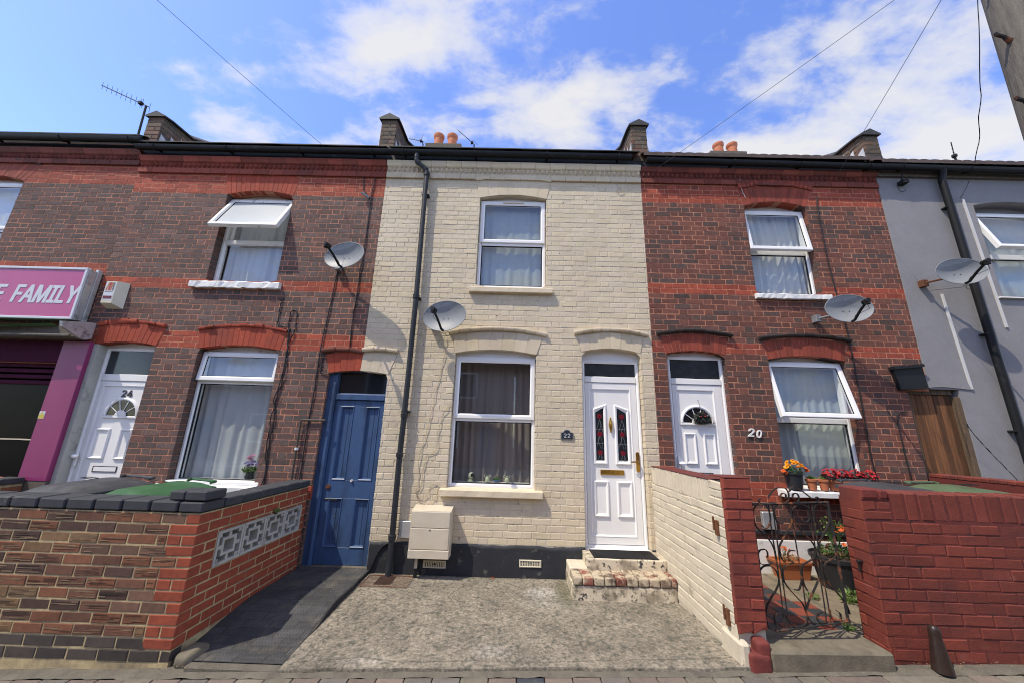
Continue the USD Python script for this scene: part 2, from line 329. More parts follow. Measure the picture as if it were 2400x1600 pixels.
mat('stained_glass', (.012, .016, .018), .07, .3, 5, spec=.5)
mat('rose_glass', (.16, .012, .022), .12, .3, 60)
mat('dark_digit', (.03, .03, .032), .35, .1, 5)
mat('plaque_slate', (.02, .026, .034), .4, .2, 10)
mat('plaque_rim', (.14, .15, .155), .5, .1, 10)
mat('logo_red', (.36, .045, .03), .5, .05, 5); mat('logo_orange', (.42, .16, .07), .5, .05, 5); mat('logo_grey', (.16, .15, .14), .5, .05, 5); mat('logo_maroon', (.12, .018, .028), .5, .05, 5)
mat('yellow_sticker', (.55, .45, .05), .5, .05, 5)
mat('cable_black', (.012, .012, .013), .5, .2, 10); mat('wire_grey', (.055, .058, .065), .6, .1, 5); mat('cable_tan', (.40, .33, .22), .6, .1, 10); mat('trunking_white', (.56, .55, .53), .45, .05, 8); mat('cable_white', (.6, .58, .53), .5, .1, 8)
mat('copper_pipe', (.06, .045, .035), .5, .4, 16, dirt=(.35, .3, .27, .5), dscale=8, dlo=.6, dhi=.7)
mat('room_wall', (.25, .23, .2), .9, .05, 3)
mat('ceramic', (.55, .57, .36), .3, .08, 20)
mat('ceramic_blue', (.06, .16, .28), .3, .08, 20)
mat('car_white', (.75, .76, .78), .2, .02, 2)
mat('opposite_brick', (.22, .12, .085), .9, .25, 6)
mat('green_plastic', (.02, .3, .17), .4, .1, 5)
mat('stone', (.14, .12, .085), .9, .35, 9, bump=.8, bscale=60)

def leafmat(name, c, tr=.35, var=.35):
    N = {'g': ('geometry', {}), 'n': ('noise_texture', {'scale': 30.0, 'detail': 2.0}), 'mr': ('map_range', {'from_min': .3, 'from_max': .7, 'to_min': 1-var, 'to_max': 1+var, 'clamp': True}),
         'c': ('color', {'value': c}), 'cmb': ('combine_color', {}), 'mul': ('mix_color', {'blend_type': 'multiply', 'fac': 1.0, 'use_clamp': False}),
         'p': ('principled_bsdf', {'roughness': .55}), 't': ('translucent_bsdf', {}), 'm': ('mix_closure', {'fac': tr})}
    L = [('g.position', 'n.vector'), ('n.fac', 'mr.value'), ('mr.result', 'cmb.r'), ('mr.result', 'cmb.g'), ('mr.result', 'cmb.b'), ('c.color', 'mul.a'), ('cmb.color', 'mul.b'),
         ('mul.result', 'p.base_color'), ('mul.result', 't.color'), ('p.BSDF', 'm.closure1'), ('t.BSDF', 'm.closure2')]
    MAT[name] = usdkit.material(stage, '/World/Looks/' + name, N, L, surface='m.closure')
leafmat('leaf_green', (.06, .12, .03)); leafmat('leaf_light', (.13, .22, .045)); leafmat('leaf_dark', (.03, .045, .025)); leafmat('leaf_bronze', (.07, .025, .02)); leafmat('leaf_dry', (.30, .20, .10))
leafmat('petal_red', (.38, .005, .007), .15, .25); leafmat('petal_orange', (.80, .34, .01), .25, .2); leafmat('petal_deep_orange', (.62, .10, .01), .25, .2); leafmat('petal_pink', (.55, .22, .33), .25, .2); leafmat('petal_lilac', (.26, .2, .42), .25, .2)
leafmat('wreath_green', (.045, .05, .04), .2, .5)

def glassmat(name, tint=(.965, .98, .975), boost=0.0, rough=0.0):
    # the far face of a pane is met from inside and reflects nothing more
    N = {'f': ('fresnel', {'IOR': 1.5}), 'a': ('math', {'math_type': 'multiply_add', 'value2': 1.5, 'value3': boost, 'use_clamp': True}), 'g0': ('geometry', {}), 'iv': ('math', {'math_type': 'subtract', 'value1': 1.0}), 'k': ('math', {'math_type': 'multiply'}),
         't': ('transparent_bsdf', {'color': tint}), 'g': ('glossy_bsdf', {'color': (.95, .97, 1.0), 'roughness': rough}), 'm': ('mix_closure', {})}
    L = [('f.fac', 'a.value1'), ('g0.backfacing', 'iv.value2'), ('a.value', 'k.value1'), ('iv.value', 'k.value2'), ('k.value', 'm.fac'), ('t.BSDF', 'm.closure1'), ('g.BSDF', 'm.closure2')]
    MAT[name] = usdkit.material(stage, '/World/Looks/' + name, N, L, surface='m.closure')
glassmat('glass', boost=.02)
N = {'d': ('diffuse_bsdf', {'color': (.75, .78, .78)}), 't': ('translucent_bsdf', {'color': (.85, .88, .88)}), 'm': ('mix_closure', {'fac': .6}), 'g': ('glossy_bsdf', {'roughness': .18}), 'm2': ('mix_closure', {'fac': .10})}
MAT['obscured_glass'] = usdkit.material(stage, '/World/Looks/obscured_glass', N, [('d.BSDF', 'm.closure1'), ('t.BSDF', 'm.closure2'), ('m.closure', 'm2.closure1'), ('g.BSDF', 'm2.closure2')], surface='m2.closure')  # frosted pane; the white of reflected cloud is also put into its colour
mat('top_light_glass', (.035, .04, .042), .12, .3, 9, spec=.5)
glassmat('frosted_glass', (.75, .8, .8), boost=.10, rough=.25)

def netmat(name, c, hole, scale=150.0, lo=.42, hi=.64, coarse=7.5, tl=.2):
    """net curtain: woven pattern lets part of the light through, more between the lace flowers."""
    N = {'g': ('geometry', {}), 'v': ('voronoi_texture', {'scale': scale}), 'n': ('noise_texture', {'scale': coarse, 'detail': 5.0, 'roughness': .7}),
         'ad': ('math', {'math_type': 'multiply_add', 'value2': .5}), 'mr': ('map_range', {'from_min': lo, 'from_max': hi, 'to_min': hole*2.2, 'to_max': hole*.3, 'clamp': True}),
         'd': ('diffuse_bsdf', {'color': c}), 'tl': ('translucent_bsdf', {'color': c}), 'm1': ('mix_closure', {'fac': tl}), 't': ('transparent_bsdf', {'color': (1, 1, 1)}), 'm2': ('mix_closure', {})}
    L = [('g.position', 'v.vector'), ('g.position', 'n.vector'), ('v.distance', 'ad.value1'), ('n.fac', 'ad.value3'), ('ad.value', 'mr.value'), ('mr.result', 'm2.fac'),
         ('d.BSDF', 'm1.closure1'), ('tl.BSDF', 'm1.closure2'), ('m1.closure', 'm2.closure1'), ('t.BSDF', 'm2.closure2')]
    MAT[name] = usdkit.material(stage, '/World/Looks/' + name, N, L, surface='m2.closure')
netmat('net_white', (.62, .63, .63), .18, tl=.2)
netmat('net_grey', (.46, .49, .48), .2, tl=.2)
netmat('net_brown', (.26, .22, .20), .30, tl=.1)

# ---------------------------------------------------------------- bricks
def brick_geo(mb, poly, fr, proud, depth, ch, rng, col, wob=.0015):
    P = np.asarray(poly, float); n = len(P); ch = min(ch, .3*np.ptp(P, axis=0).min())
    if n == 4: P = P + rng.uniform(-wob, wob, P.shape)
    tilt = rng.uniform(-.0012, .0012, n)
    r0 = inset(P, ch); fa = np.full(n, proud)
    v = np.vstack([fr(r0[:, 0], r0[:, 1], fa+tilt), fr(P[:, 0], P[:, 1], fa-ch+tilt), fr(P[:, 0], P[:, 1], fa*0-depth)])
    f = [[0, i, i+1] for i in range(1, n-1)]
    for b in (0, n):
        for j in range(n):
            k = (j+1) % n
            f += [[b+n+j, b+n+k, b+k], [b+n+j, b+k, b+j]]
    mb.add(v, np.array(f), col)

def courses(u0, u1, w0, pitch, nc, solid, rng, bond='flemish', unit=.36, joint=.010, shift=0.0, minarea=.0004, wjoint=None):
    """list of (poly points, kind, course index) of bricks lying inside the shapely region 'solid'."""
    out = []; wj = joint if wjoint is None else wjoint
    from shapely.prepared import prep
    ps = prep(solid)
    for k in range(nc):
        z0 = w0 + k*pitch; z1 = z0 + pitch - wj
        if bond == 'flemish':
            lens = [unit*2/3, unit/3]; off = (unit*.5 if k % 2 else 0.0)
        elif bond == 'stretcher':
            lens = [unit]; off = unit*.5*(k % 2)
        elif bond == 'header':
            lens = [unit]; off = unit*.5*(k % 2)
        u = u0 - unit*2 - off + shift; i = 0
        while u < u1:
            ln = lens[i % len(lens)]
            j = rng.uniform(-.006, .006)
            a, b = u + joint/2, u + ln - joint/2 + j*0
            q = sbox(a, z0, b, z1)
            if ps.contains(q):
                out.append(([(a, z0), (b, z0), (b, z1), (a, z1)], 's' if ln > .15 else 'h', k))
            elif ps.intersects(q):
                g = solid.intersection(q)
                for h in getattr(g, 'geoms', [g]):
                    if h.geom_type != 'Polygon' or h.area < minarea: continue
                    h = h.simplify(.004)
                    pts = list(h.exterior.coords)[:-1]
                    if h.exterior.is_ccw is False: pts = pts[::-1]
                    x0, y0, x1, y1 = h.bounds
                    if x1-x0 < .007 or y1-y0 < .012: continue
                    if len(pts) >= 3: out.append((pts, 'c', k))
            u += ln; i += 1
    return out

def lay(parent, bricks, fr, mat, rng, colfn, proud=0.0, depth=.1, ch=.004, limit=300, rest='brickwork', name='brick', wob=.0015, pj=.0025):
    """the bricks showing largest become parts; the rest one part."""
    items = []
    for pts, kind, k in bricks:
        P = np.array(pts); c = P.mean(0); w = fr(c[0], c[1], 0.0)
        A = .5*abs(np.dot(P[:, 0], np.roll(P[:, 1], 1)) - np.dot(P[:, 1], np.roll(P[:, 0], 1)))
        items.append((A/np.sum((w-EYE)**2), pts, kind, k, c))
    items.sort(key=lambda t: -t[0])
    mr = MB(); nr = 0
    for i, (s, pts, kind, k, c) in enumerate(items):
        col = colfn(c[0], c[1], kind, k, rng)
        if col is None: continue
        pr = proud + rng.uniform(-pj, pj)
        if i < limit:
            b = MB(); brick_geo(b, pts, fr, pr, depth, ch, rng, col, wob); put(parent, name, b, mat)
        else:
            brick_geo(mr, pts, fr, pr, depth, ch, rng, col, wob); nr += 1
    if nr: put(parent, rest, mr, mat, kind='stuff')

def arc(xl, xr, z, rise, n=12):
    t = np.linspace(-1, 1, n+1)
    return [(xl+(xr-xl)*(a+1)/2, z+rise*(1-a*a)) for a in t]
def opening(xl, xr, zb, zs, rise):
    return Polygon([(xl, zb), (xr, zb)] + arc(xl, xr, zs, rise)[::-1])
def lintel_poly(L):
    return Polygon(arc(L['xl'], L['xr'], L['zs'], L['rb']) + arc(L['tl'], L['tr'], L['zt'], L['rt'])[::-1])
def voussoirs(L, n, joint=.004):
    lo, hi = arc(L['xl'], L['xr'], L['zs'], L['rb'], 40), arc(L['tl'], L['tr'], L['zt'], L['rt'], 40)
    lo, hi = np.array(lo), np.array(hi); T = np.linspace(0, 40, n+1); out = []
    g = lambda A, t: np.array([np.interp(t, range(41), A[:, 0]), np.interp(t, range(41), A[:, 1])])
    for a, b in zip(T[:-1], T[1:]):
        q = np.array([g(lo, a), g(lo, b), g(hi, b), g(hi, a)])
        jw = joint/2/np.linalg.norm(q[1]-q[0])
        q2 = np.array([q[0]+(q[1]-q[0])*jw, q[1]-(q[1]-q[0])*jw, q[2]+(q[3]-q[2])*jw, q[3]-(q[3]-q[2])*jw])
        out.append(q2)
    return out

# brick colours (linear)
def c_brown(x, z, kind, k, rng):
    t = rng.uniform()
    if kind == 'h': base = np.array([.095, .068, .058]) if t < .5 else np.array([.122, .068, .055])
    else: base = np.array([.120, .073, .060]) if t < .6 else np.array([.106, .071, .061]) if t < .85 else np.array([.136, .068, .052])
    return base*rng.uniform(.82, 1.18)
def c_red20(x, z, kind, k, rng):
    t = rng.uniform()
    if kind == 'h' and t < .4 or t < .16: base = np.array([.088, .052, .042])
    elif t < .5: base = np.array([.122, .056, .041])
    else: base = np.array([.155, .058, .039])
    return base*rng.uniform(.8, 1.2)
def c_band(x, z, kind, k, rng):
    return np.array([.34, .068, .035])*rng.uniform(.72, 1.12)
def c_cream(x, z, kind, k, rng):
    return np.array(CREAM)*rng.uniform(.94, 1.05)*np.array([1, rng.uniform(.98, 1.01), rng.uniform(.95, 1.03)])

def upvc_profile(w, yb, yf, ch=.012):
    # (inset, outward): outward = -y
    return [(0, -yb), (0, -yf-ch*.4), (ch*.5, -yf), (w-ch*1.6, -yf), (w-ch*.3, -yf-ch*1.3), (w, -yf-ch*1.5), (w, -yb)]

def pane_box(x0, x1, z0, z1, y):
    return MB().box(x0, x1, y, y+.006, z0, z1)

def curtain(label, x0, x1, z0, z1, y, mat, folds=11, amp=.028, seed=0, gather=None):
    rng = np.random.RandomState(seed); nx, nz = 120, 14
    xs = np.linspace(0, 1, nx); zs = np.linspace(0, 1, nz)
    ph = rng.uniform(0, 6, 6)
    prof = sum(a*np.sin(2*PI*folds*f*xs+p) for a, f, p in zip((1, .5, .35, .25), (1, .61, 1.43, .33), ph))
    V = []
    for w in zs:
        x = x0+(x1-x0)*xs
        if gather: x = x + gather*math.sin(PI*w)*np.sin(PI*xs)*.5
        V.append(np.stack([x+.008*np.sin(9*xs+4*w), y+amp*(.55+.45*(1-w))*prof*.6, np.full(nx, z0+(z1-z0)*w)], 1))
    V = np.vstack(V); F = []
    for i in range(nz-1):
        for j in range(nx-1):
            a = i*nx+j; F.append([a, a+1, a+nx+1, a+nx])
    mb = MB().add(V, np.array(F))
    return put('/World', 'net_curtain', mb, mat, smooth=True, label=label, cat='curtain')

def rot_sash(v, hz, hy, ang):
    """rotate about the horizontal top hinge at (y=hy, z=hz): bottom swings outward."""
    v = np.array(v); y, z = v[:, 1]-hy, v[:, 2]-hz
    c, s = math.cos(ang), math.sin(ang)
    v[:, 1] = hy + y*c + z*s; v[:, 2] = hz + z*c - y*s
    return v

def window(house, x0, x1, z0, z1, y, trans, sash, mat='white_upvc', fw=.05, topfill=None, open_ang=0.0, lower_bars=False, label=None, sash_glass='glass'):
    """outer frame, transom, top sash (maybe swung open), two panes. trans: transom z0, z1. sash: sash outer z0, z1."""
    f = MB(); f.sweep(RECT(x0, x1, z0, z1), upvc_profile(fw, y+.07, y), FACADE)
    f.box(x0+fw-.004, x1-fw+.004, y+.002, y+.066, trans[0], trans[1], .006)
    w = put(house, 'window', f, mat, label=label)
    # lower fixed light
    put(w, 'pane', pane_box(x0+fw-.006, x1-fw+.006, z0+fw-.006, trans[0]+.006, y+.028), 'glass')
    bead = MB().sweep(RECT(x0+fw-.001, x1-fw+.001, z0+fw-.001, trans[0]+.001), [(0, -y-.03), (0, -y-.012), (.012, -y-.024), (.012, -y-.03)], FACADE)
    put(w, 'glazing_bead', bead, 'rubber' if mat == 'white_upvc' else mat)
    # opening sash
    sx0, sx1 = x0+.012, x1-.012
    M = lambda v: rot_sash(v, sash[1], y-.008, open_ang)
    s = MB(); s.sweep(RECT(sx0, sx1, sash[0], sash[1]), upvc_profile(.062, y+.035, y-.022), FACADE)
    s.v[0] = M(s.v[0]); put(w, 'sash', s, mat)
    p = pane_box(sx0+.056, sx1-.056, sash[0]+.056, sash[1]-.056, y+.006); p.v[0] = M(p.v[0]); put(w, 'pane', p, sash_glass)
    h = MB().sweep(RECT(sx0+.061, sx1-.061, sash[0]+.061, sash[1]-.061), [(0, -y-.008), (0, -y+.004), (.008, -y-.004), (.008, -y-.008)], FACADE)
    h.v[0] = M(h.v[0]); put(w, 'glazing_bead', h, 'rubber')
    return w

def fill_arch(house, L, y, z0, mat, name='filler_board', xl=None, xr=None):
    """board closing the arched head above a square frame."""
    p = Polygon([(L['xl'] if xl is None else xl, z0), (L['xr'] if xr is None else xr, z0)] + arc(L['xl'], L['xr'], L['zs']+.02, L['rb'])[::-1])
    put(house, name, MB().prism(p, FACADE, -y-.03, -y), mat)

def chunky_hood(house, L, zoff, mat, colfn, rng, n, depth=.065, h=.055, ext=.05, broken=0.0):
    """label moulding: arched row of moulded bricks above a lintel."""
    pts = np.array(arc(L['tl']-ext, L['tr']+ext, L['zt']+zoff, L['rt'], 40)); T = np.linspace(0, 40, n+1)
    hp = None
    mb = MB()
    g = lambda t: np.array([np.interp(t, range(41), pts[:, 0]), np.interp(t, range(41), pts[:, 1])])
    for i, (a, b) in enumerate(zip(T[:-1], T[1:])):
        p, q = g(a), g(b); d = (q-p)/np.linalg.norm(q-p); p = p+d*.003; q = q-d*.003; nn = np.array([-d[1], d[0]])
        k = rng.uniform(1-broken, 1.0); hh = h*rng.uniform(1-broken*.6, 1.0); dd = depth*k
        prof = [(0, .0), (dd*.45, 0.0), (dd*.72, hh*.12), (dd*.97, hh*.42), (dd, hh*.7), (dd*.93, hh*.98), (0, hh)]
        v = []
        for e, j in ((p, rng.uniform(-.004, .004)), (q, rng.uniform(-.004, .004))):
            for n_, w_ in prof:
                x, z = e + nn*w_; v.append([x, -max(n_+j*(n_ > 0), 0)+.02*(n_ == 0), z])
        k7 = len(prof); v = np.array(v)
        f = [[j, (j+1) % k7, k7+(j+1) % k7, k7+j] for j in range(k7)]
        f = np.array(f); F = np.vstack([f[:, [0, 1, 2]], f[:, [0, 2, 3]], [[0, j+1, j] for j in range(1, k7-1)], [[k7, k7+j, k7+j+1] for j in range(1, k7-1)]])
        mb.add(v, F, colfn(0, 0, 's', 0, rng))
    return put(house, 'hood_mould', mb, mat)

def arch(house, L, n, mat, colfn, rng, proud=.004, joint=.005, name='arch'):
    mb = MB()
    for q in voussoirs(L, n, joint):
        brick_geo(mb, q, FACADE, proud+rng.uniform(-.001, .001), .1, .003, rng, colfn(0, 0, 's', 0, rng), .0008)
    return put(house, name, mb, mat)

def sill(house, x0, x1, z0, z1, y, mat, rough=0.0, rng=None, back=.1, name='sill'):
    mb = MB(); n = 24; xs = np.linspace(x0, x1, n)
    prof = [(back, z0), (y+.006, z0), (y, z0+.006), (y, z1-.02), (y+.008, z1-.010), (back, z1+.012)]
    V = []
    for x in xs:
        for yy, zz in prof:
            V.append([x, yy + (rng.normal()*rough if (rng is not None and rough) else 0), zz + (rng.normal()*rough if (rng is not None and rough) else 0)])
    k = len(prof); F = []
    for i in range(n-1):
        for j in range(k):
            F.append([i*k+j, (i+1)*k+j, (i+1)*k+(j+1) % k, i*k+(j+1) % k])
    F = np.array(F); e = (n-1)*k
    F3 = np.vstack([F[:, [0, 1, 2]], F[:, [0, 2, 3]], [[0, j, j+1] for j in range(1, k-1)], [[e, e+j+1, e+j] for j in range(1, k-1)]])
    mb.add(np.array(V), F3)
    return put(house, name, mb, mat)

def gutter(house, x0, x1, z, y=-.125, r=.058, sagL=0.0, sagR=0.0):
    n = max(8, int((x1-x0)/.25)); xs = np.linspace(x0, x1, n); an = np.linspace(-PI, 0, 10); V = []
    for i, x in enumerate(xs):
        zz = z + sagL*(1-i/(n-1)) + sagR*i/(n-1)
        for rr, lift in ((r, 0), (r-.005, 0)):
            a = an if rr == r else an[::-1]
            V += [[x, y+rr*math.cos(t), zz+rr*math.sin(t)] for t in a]
    k = 20; F = []
    for i in range(n-1):
        for j in range(k): F.append([i*k+j, i*k+(j+1) % k, (i+1)*k+(j+1) % k, (i+1)*k+j])
    g = MB().add(np.array(V), np.array(F))
    for ex in (x0, x1):   # stop ends
        c = [[ex, y, z+(sagL if ex == x0 else sagR)]] + [[ex, y+r*math.cos(t), z+(sagL if ex == x0 else sagR)+r*math.sin(t)] for t in an]
        g.add(np.array(c), np.array([[0, j, j+1] for j in range(1, 10)]))
    p = put(house, 'gutter', g, 'black_plastic', smooth=40)
    nb = int((x1-x0)/.85)
    for i in range(nb):
        x = x0+.3+i*(x1-x0-.5)/max(1, nb-1); t = i/max(1, nb-1)
        zz = z+sagL*(1-t)+sagR*t
        a2 = np.linspace(-PI*1.02, .05, 9)
        b = MB().tube([[x, y+(r+.004)*math.cos(t_), zz+(r+.004)*math.sin(t_)] for t_ in a2], .006, 5)
        b.box(x-.012, x+.012, y+r-.002, -.02, zz-.03, zz+.0)
        put(p, 'bracket', b, 'black_plastic')
    return p

def roof_plane(house, x0, x1, mat, z0=6.03, y0=-.15, slope=.57, ridge=3.6, tiled=False, name='roof'):
    if tiled:
        # interlocking clay tiles: rolls along the slope, stepped courses near the eaves
        xs = np.arange(x0, x1+.001, .016); mb = MB(); rows = 12; pitch = .30
        for r in range(rows):
            ya, yb = y0+r*pitch, y0+(r+1)*pitch+.06
            h = .014*np.abs(np.cos(PI*xs/.165))**.7+.012*np.cos(2*PI*xs/.33)*0
            V = []
            for yy, lift in ((ya, -.03), (ya, .024), (yb, .004)):
                V.append(np.stack([xs, np.full(len(xs), yy), z0+slope*(yy-y0)+lift+h*(lift > -.01)], 1))
            V = np.vstack(V); k = len(xs); F = []
            for a in (0, 1):
                for j in range(k-1): F.append([a*k+j, a*k+j+1, (a+1)*k+j+1, (a+1)*k+j])
            mb.add(V, np.array(F))
        p = put(house, name, mb, mat)
    else:
        mb = MB(); pitch = .2
        for r in range(18):
            ya, yb = y0+r*pitch, y0+(r+1)*pitch
            mb.add([[x0, ya, z0+slope*(ya-y0)-.008], [x1, ya, z0+slope*(ya-y0)-.008], [x1, ya, z0+slope*(ya-y0)+.008], [x0, ya, z0+slope*(ya-y0)+.008], [x1, yb, z0+slope*(yb-y0)], [x0, yb, z0+slope*(yb-y0)]],
                   np.array([[0, 1, 2], [0, 2, 3], [3, 2, 4], [3, 4, 5]]))
        p = put(house, name, mb, mat)
    zr = z0+slope*(ridge-y0)
    b = MB().add([[x0, ridge, zr], [x1, ridge, zr], [x1, 2*ridge+.15, z0], [x0, 2*ridge+.15, z0]], np.array([[0, 1, 2], [0, 2, 3]]))
    put(p, 'rear_slope', b, mat)
    ri = MB().tube([[x0, ridge, zr+.0], [(x0+x1)/2, ridge, zr], [x1, ridge, zr+.0]], .09, 10); put(p, 'ridge_tiles', ri, 'pantile')
    return p

def parapet(house, xc, w=.24, zb=5.98, top=6.70, rng=None, tone=1.0):
    """party wall standing above the roof: front pier, then following the slope; ridged tile capping."""
    x0, x1 = xc-w/2, xc+w/2
    prof = [(0.0, zb), (.0, top-.03), (.12, top), (.52, top+.03), (1.1, top+.35), (3.6, top+.35+2.5*.57), (3.6, zb)]
    P = Polygon([(-y, z) for y, z in prof])
    side = Frame((x0+.006, 0, 0), (0, 1, 0))
    core = Polygon([(y, z) for y, z in prof]).buffer(-.006)
    mb = MB().prism(core, Frame((x0+.006, 0, 0), (0, 1, 0)), 0.0, w-.012)
    p = put(house, 'parapet', mb, 'mortar_dark')
    def col(x, z, kind, k, r): 
        b = np.array([.12, .085, .055]) if r.uniform() < .6 else np.array([.16, .085, .055]) if r.uniform() < .7 else np.array([.07, .055, .045])
        return b*r.uniform(.75, 1.25)*tone
    mbr = MB(); nc = 22
    front = Polygon([(x0, zb), (x1, zb), (x1, top-.03), (x0, top-.03)])
    for pts, kd, k in courses(x0, x1, zb, .08, 10, front, rng, 'stretcher', unit=.24, shift=.03):
        b = MB(); brick_geo(b, pts, FACADE, .0, .05, .005, rng, col(0, 0, kd, k, rng), .003); put(p, 'brick', b, 'brick')
    reg = Polygon([(y, z) for y, z in [(0.0, zb), (.0, top-.03), (.12, top), (.52, top+.03), (1.1, top+.35), (1.7, top+.35+.6*.57), (1.7, zb)]])
    for fr, sg in ((Frame((x1, 0, 0), (0, 1, 0)), 1), (Frame((x0, 0, 0), (0, -1, 0)), -1)):
        R = reg if sg > 0 else Polygon([(-y, z) for y, z in reg.exterior.coords])
        for pts, kd, k in courses(0 if sg > 0 else -1.7, 1.7 if sg > 0 else 0, zb, .08, 22, R, rng, 'stretcher', unit=.24):
            brick_geo(mbr, pts, fr, .0, .05, .005, rng, col(0, 0, kd, k, rng), .003)
    put(p, 'side_brickwork', mbr, 'brick', kind='stuff')
    # capping: pitched tiles
    cap = [(-.03, top-.03), (.12, top+.0), (.52, top+.03), (1.1, top+.35), (3.6, top+.35+2.5*.57)]
    V = []
    for y, z in cap:
        for dx, dz in ((-w/2-.04, -.035), (-w/2-.04, -.005), (0, .085), (w/2+.04, -.005), (w/2+.04, -.035)):
            V.append([xc+dx+rng.normal()*.002, y, z+dz+rng.normal()*.003])
    F = []
    for i in range(len(cap)-1):
        for j in range(5): F.append([i*5+j, i*5+(j+1) % 5, (i+1)*5+(j+1) % 5, (i+1)*5+j])
    F = np.array(F); F = np.vstack([F[:, [0, 1, 2]], F[:, [0, 2, 3]], [[0, 2, 1], [0, 3, 2], [0, 4, 3]]])
    put(p, 'capping', MB().add(np.array(V), F), 'slate')
    # torn lead and mortar flashing at the foot
    fl = MB()
    for i in range(6):
        y = .02+.16*i
        z = 6.06+.57*y
        fl.add([[x1+.006, y, z], [x1+.05, y, z-.01], [x1+.006, y+.15, z+.20], [x1+.006, y+.01, z+.27+rng.uniform(-.03, .03)]], np.array([[0, 1, 2], [0, 2, 3], [0, 3, 1]]))
        fl.add([[x0-.006, y, z], [x0-.05, y, z-.01], [x0-.006, y+.15, z+.20], [x0-.006, y+.01, z+.27+rng.uniform(-.03, .03)]], np.array([[0, 2, 1], [0, 3, 2], [0, 1, 3]]))
    put(p, 'flashing', fl, 'lead_flashing')
    return p

def chimney(house, x0, x1, zt, y=3.5, pots=(), tone='terracotta', d=.5, base=7.4):
    mb = MB().box(x0+.04, x1-.04, y, y+d, base, zt-.14); mb.box(x0, x1, y-.04, y+d+.04, zt-.14, zt-.002, .01)
    c = put(house, 'chimney', mb, 'mortar_dark')
    for px, h, r in pots:
        prof = [(r*.98, zt), (r*.92, zt+h*.55), (r*.88, zt+h*.62), (r*1.0, zt+h*.70), (r*1.1, zt+h*.78), (r*1.12, zt+h*.96), (r*1.05, zt+h), (r*.86, zt+h), (r*.8, zt+h*.5)]
        put(c, 'chimney_pot', MB().lathe(prof, px, y+.11, 18), tone, smooth=40)

def house_shell(house, x0, x1, front, mat, thick=.22, base=0.0, n0=-.008, eaves=6.0):
    """front wall slab with its openings, and the body behind it."""
    w = put(house, 'wall', MB().prism(front, FACADE, -thick, n0), mat)
    b = MB()
    for xx in (x0+.004, x1-.104): b.box(xx, xx+.10, thick+.002, 7.0, -.1, eaves)
    b.box(x0+.106, x1-.106, 6.9, 7.0, -.1, eaves)
    for zz in (-.05, 3.22, eaves-.04): b.box(x0+.106, x1-.106, thick+.004, 6.898, zz-.1, zz)
    b.box(x0+.106, x1-.106, 2.6, 2.7, -.04, 3.11); b.box(x0+.106, x1-.106, 2.6, 2.7, 3.225, eaves-.15)
    put(house, 'interior', b, 'room_wall')
    return w

def cornice(house, x0, x1, z_gut, mat, colfn, rng, z1=(5.755, 5.84), zd=(5.665, 5.752), zs=(5.555, 5.64), dent='X', proudmat=None):
    """moulded brick course, patterned course, plain string course."""
    mb = MB(); n = int(round((x1-x0)/.24)); st = (x1-x0)/n
    for i in range(n):      # ovolo course
        a, b = x0+i*st+.002, x0+(i+1)*st-.002; k = colfn(0, 0, 's', 0, rng); o = rng.uniform(-.002, .002)
        prof = [(.05, z1[0]), (-.015, z1[0]), (-.035+o, z1[0]+.012), (-.058+o, z1[0]+.04), (-.07+o, z1[0]+.052), (-.072+o, z1[1]), (.05, z1[1])]
        V = [[x, y, z] for x in (a, b) for y, z in prof]; m7 = len(prof)
        F = np.array([[j, m7+j, m7+(j+1) % m7, (j+1) % m7] for j in range(m7)])
        F = np.vstack([F[:, [0, 1, 2]], F[:, [0, 2, 3]], [[0, j+1, j] for j in range(1, m7-1)][::1], [[m7, m7+j, m7+j+1] for j in range(1, m7-1)]])
        mb.add(np.array(V), F, k)
    for i in range(n):      # string course
        a, b = x0+i*st+.002+st*.5*0, x0+(i+1)*st-.002; o = rng.uniform(-.002, .002)
        mb.box(a, b, -.032+o, .04, zs[0], zs[1], .004, colfn(0, 0, 's', 0, rng))
    mb.box(x0, x1, -.006, .05, zd[0]-.022, zd[1]+.002, 0, np.array(colfn(0, 0, 's', 0, rng)))
    c = put(house, 'cornice', mb, mat)
    nd = int(round((x1-x0)/.076)); sd = (x1-x0)/nd
    for i in range(nd):
        xc = x0+(i+.5)*sd; z0, z1_ = zd; h = z1_-z0; k = colfn(0, 0, 's', 0, rng); b = MB()
        P = [[xc-sd*.42, -.002, z0+h*.35], [xc+sd*.42, -.002, z0+h*.35], [xc, -.002, z0], [xc-sd*.42, -.002, z1_], [xc+sd*.42, -.002, z1_], [xc, -.040, z0+h*.16], [xc, -.060, z0+h*.62]]
        # hanging triangle below a faceted boss
        b.add(np.array(P), np.array([[0, 2, 5], [2, 1, 5], [0, 5, 6], [5, 1, 6], [0, 6, 3], [6, 1, 4], [3, 6, 4]]), k)
        put(c, 'dentil', b, mat)
    return c

def reveals(house, openings, w0, pitch, colfn, rng, depth=.16):
    """the brick ends that line each window and door opening."""
    for xl, xr, zb, zs in openings:
        mb = MB(); k0 = int(math.floor((zb-w0)/pitch))+1
        for k in range(k0, int((zs-w0)/pitch)+1):
            z0 = w0+k*pitch; z1 = min(z0+pitch-.009, zs)
            if z1-z0 < .02: continue
            for a, b in ((xl-.01, xl+.0065), (xr-.0065, xr+.01)):
                mb.box(a, b, .0015, depth, z0, z1, .0015, colfn(a, z0, 'h', k, rng))
        put(house, 'reveal_brickwork', mb, 'brick', kind='stuff')

# ---------------------------------------------------------------- houses
TERRACE = None
def wall_region(x0, x1, z0, z1, cuts):
    return sbox(x0, z0, x1, z1).difference(unary_union(cuts)) if cuts else sbox(x0, z0, x1, z1)

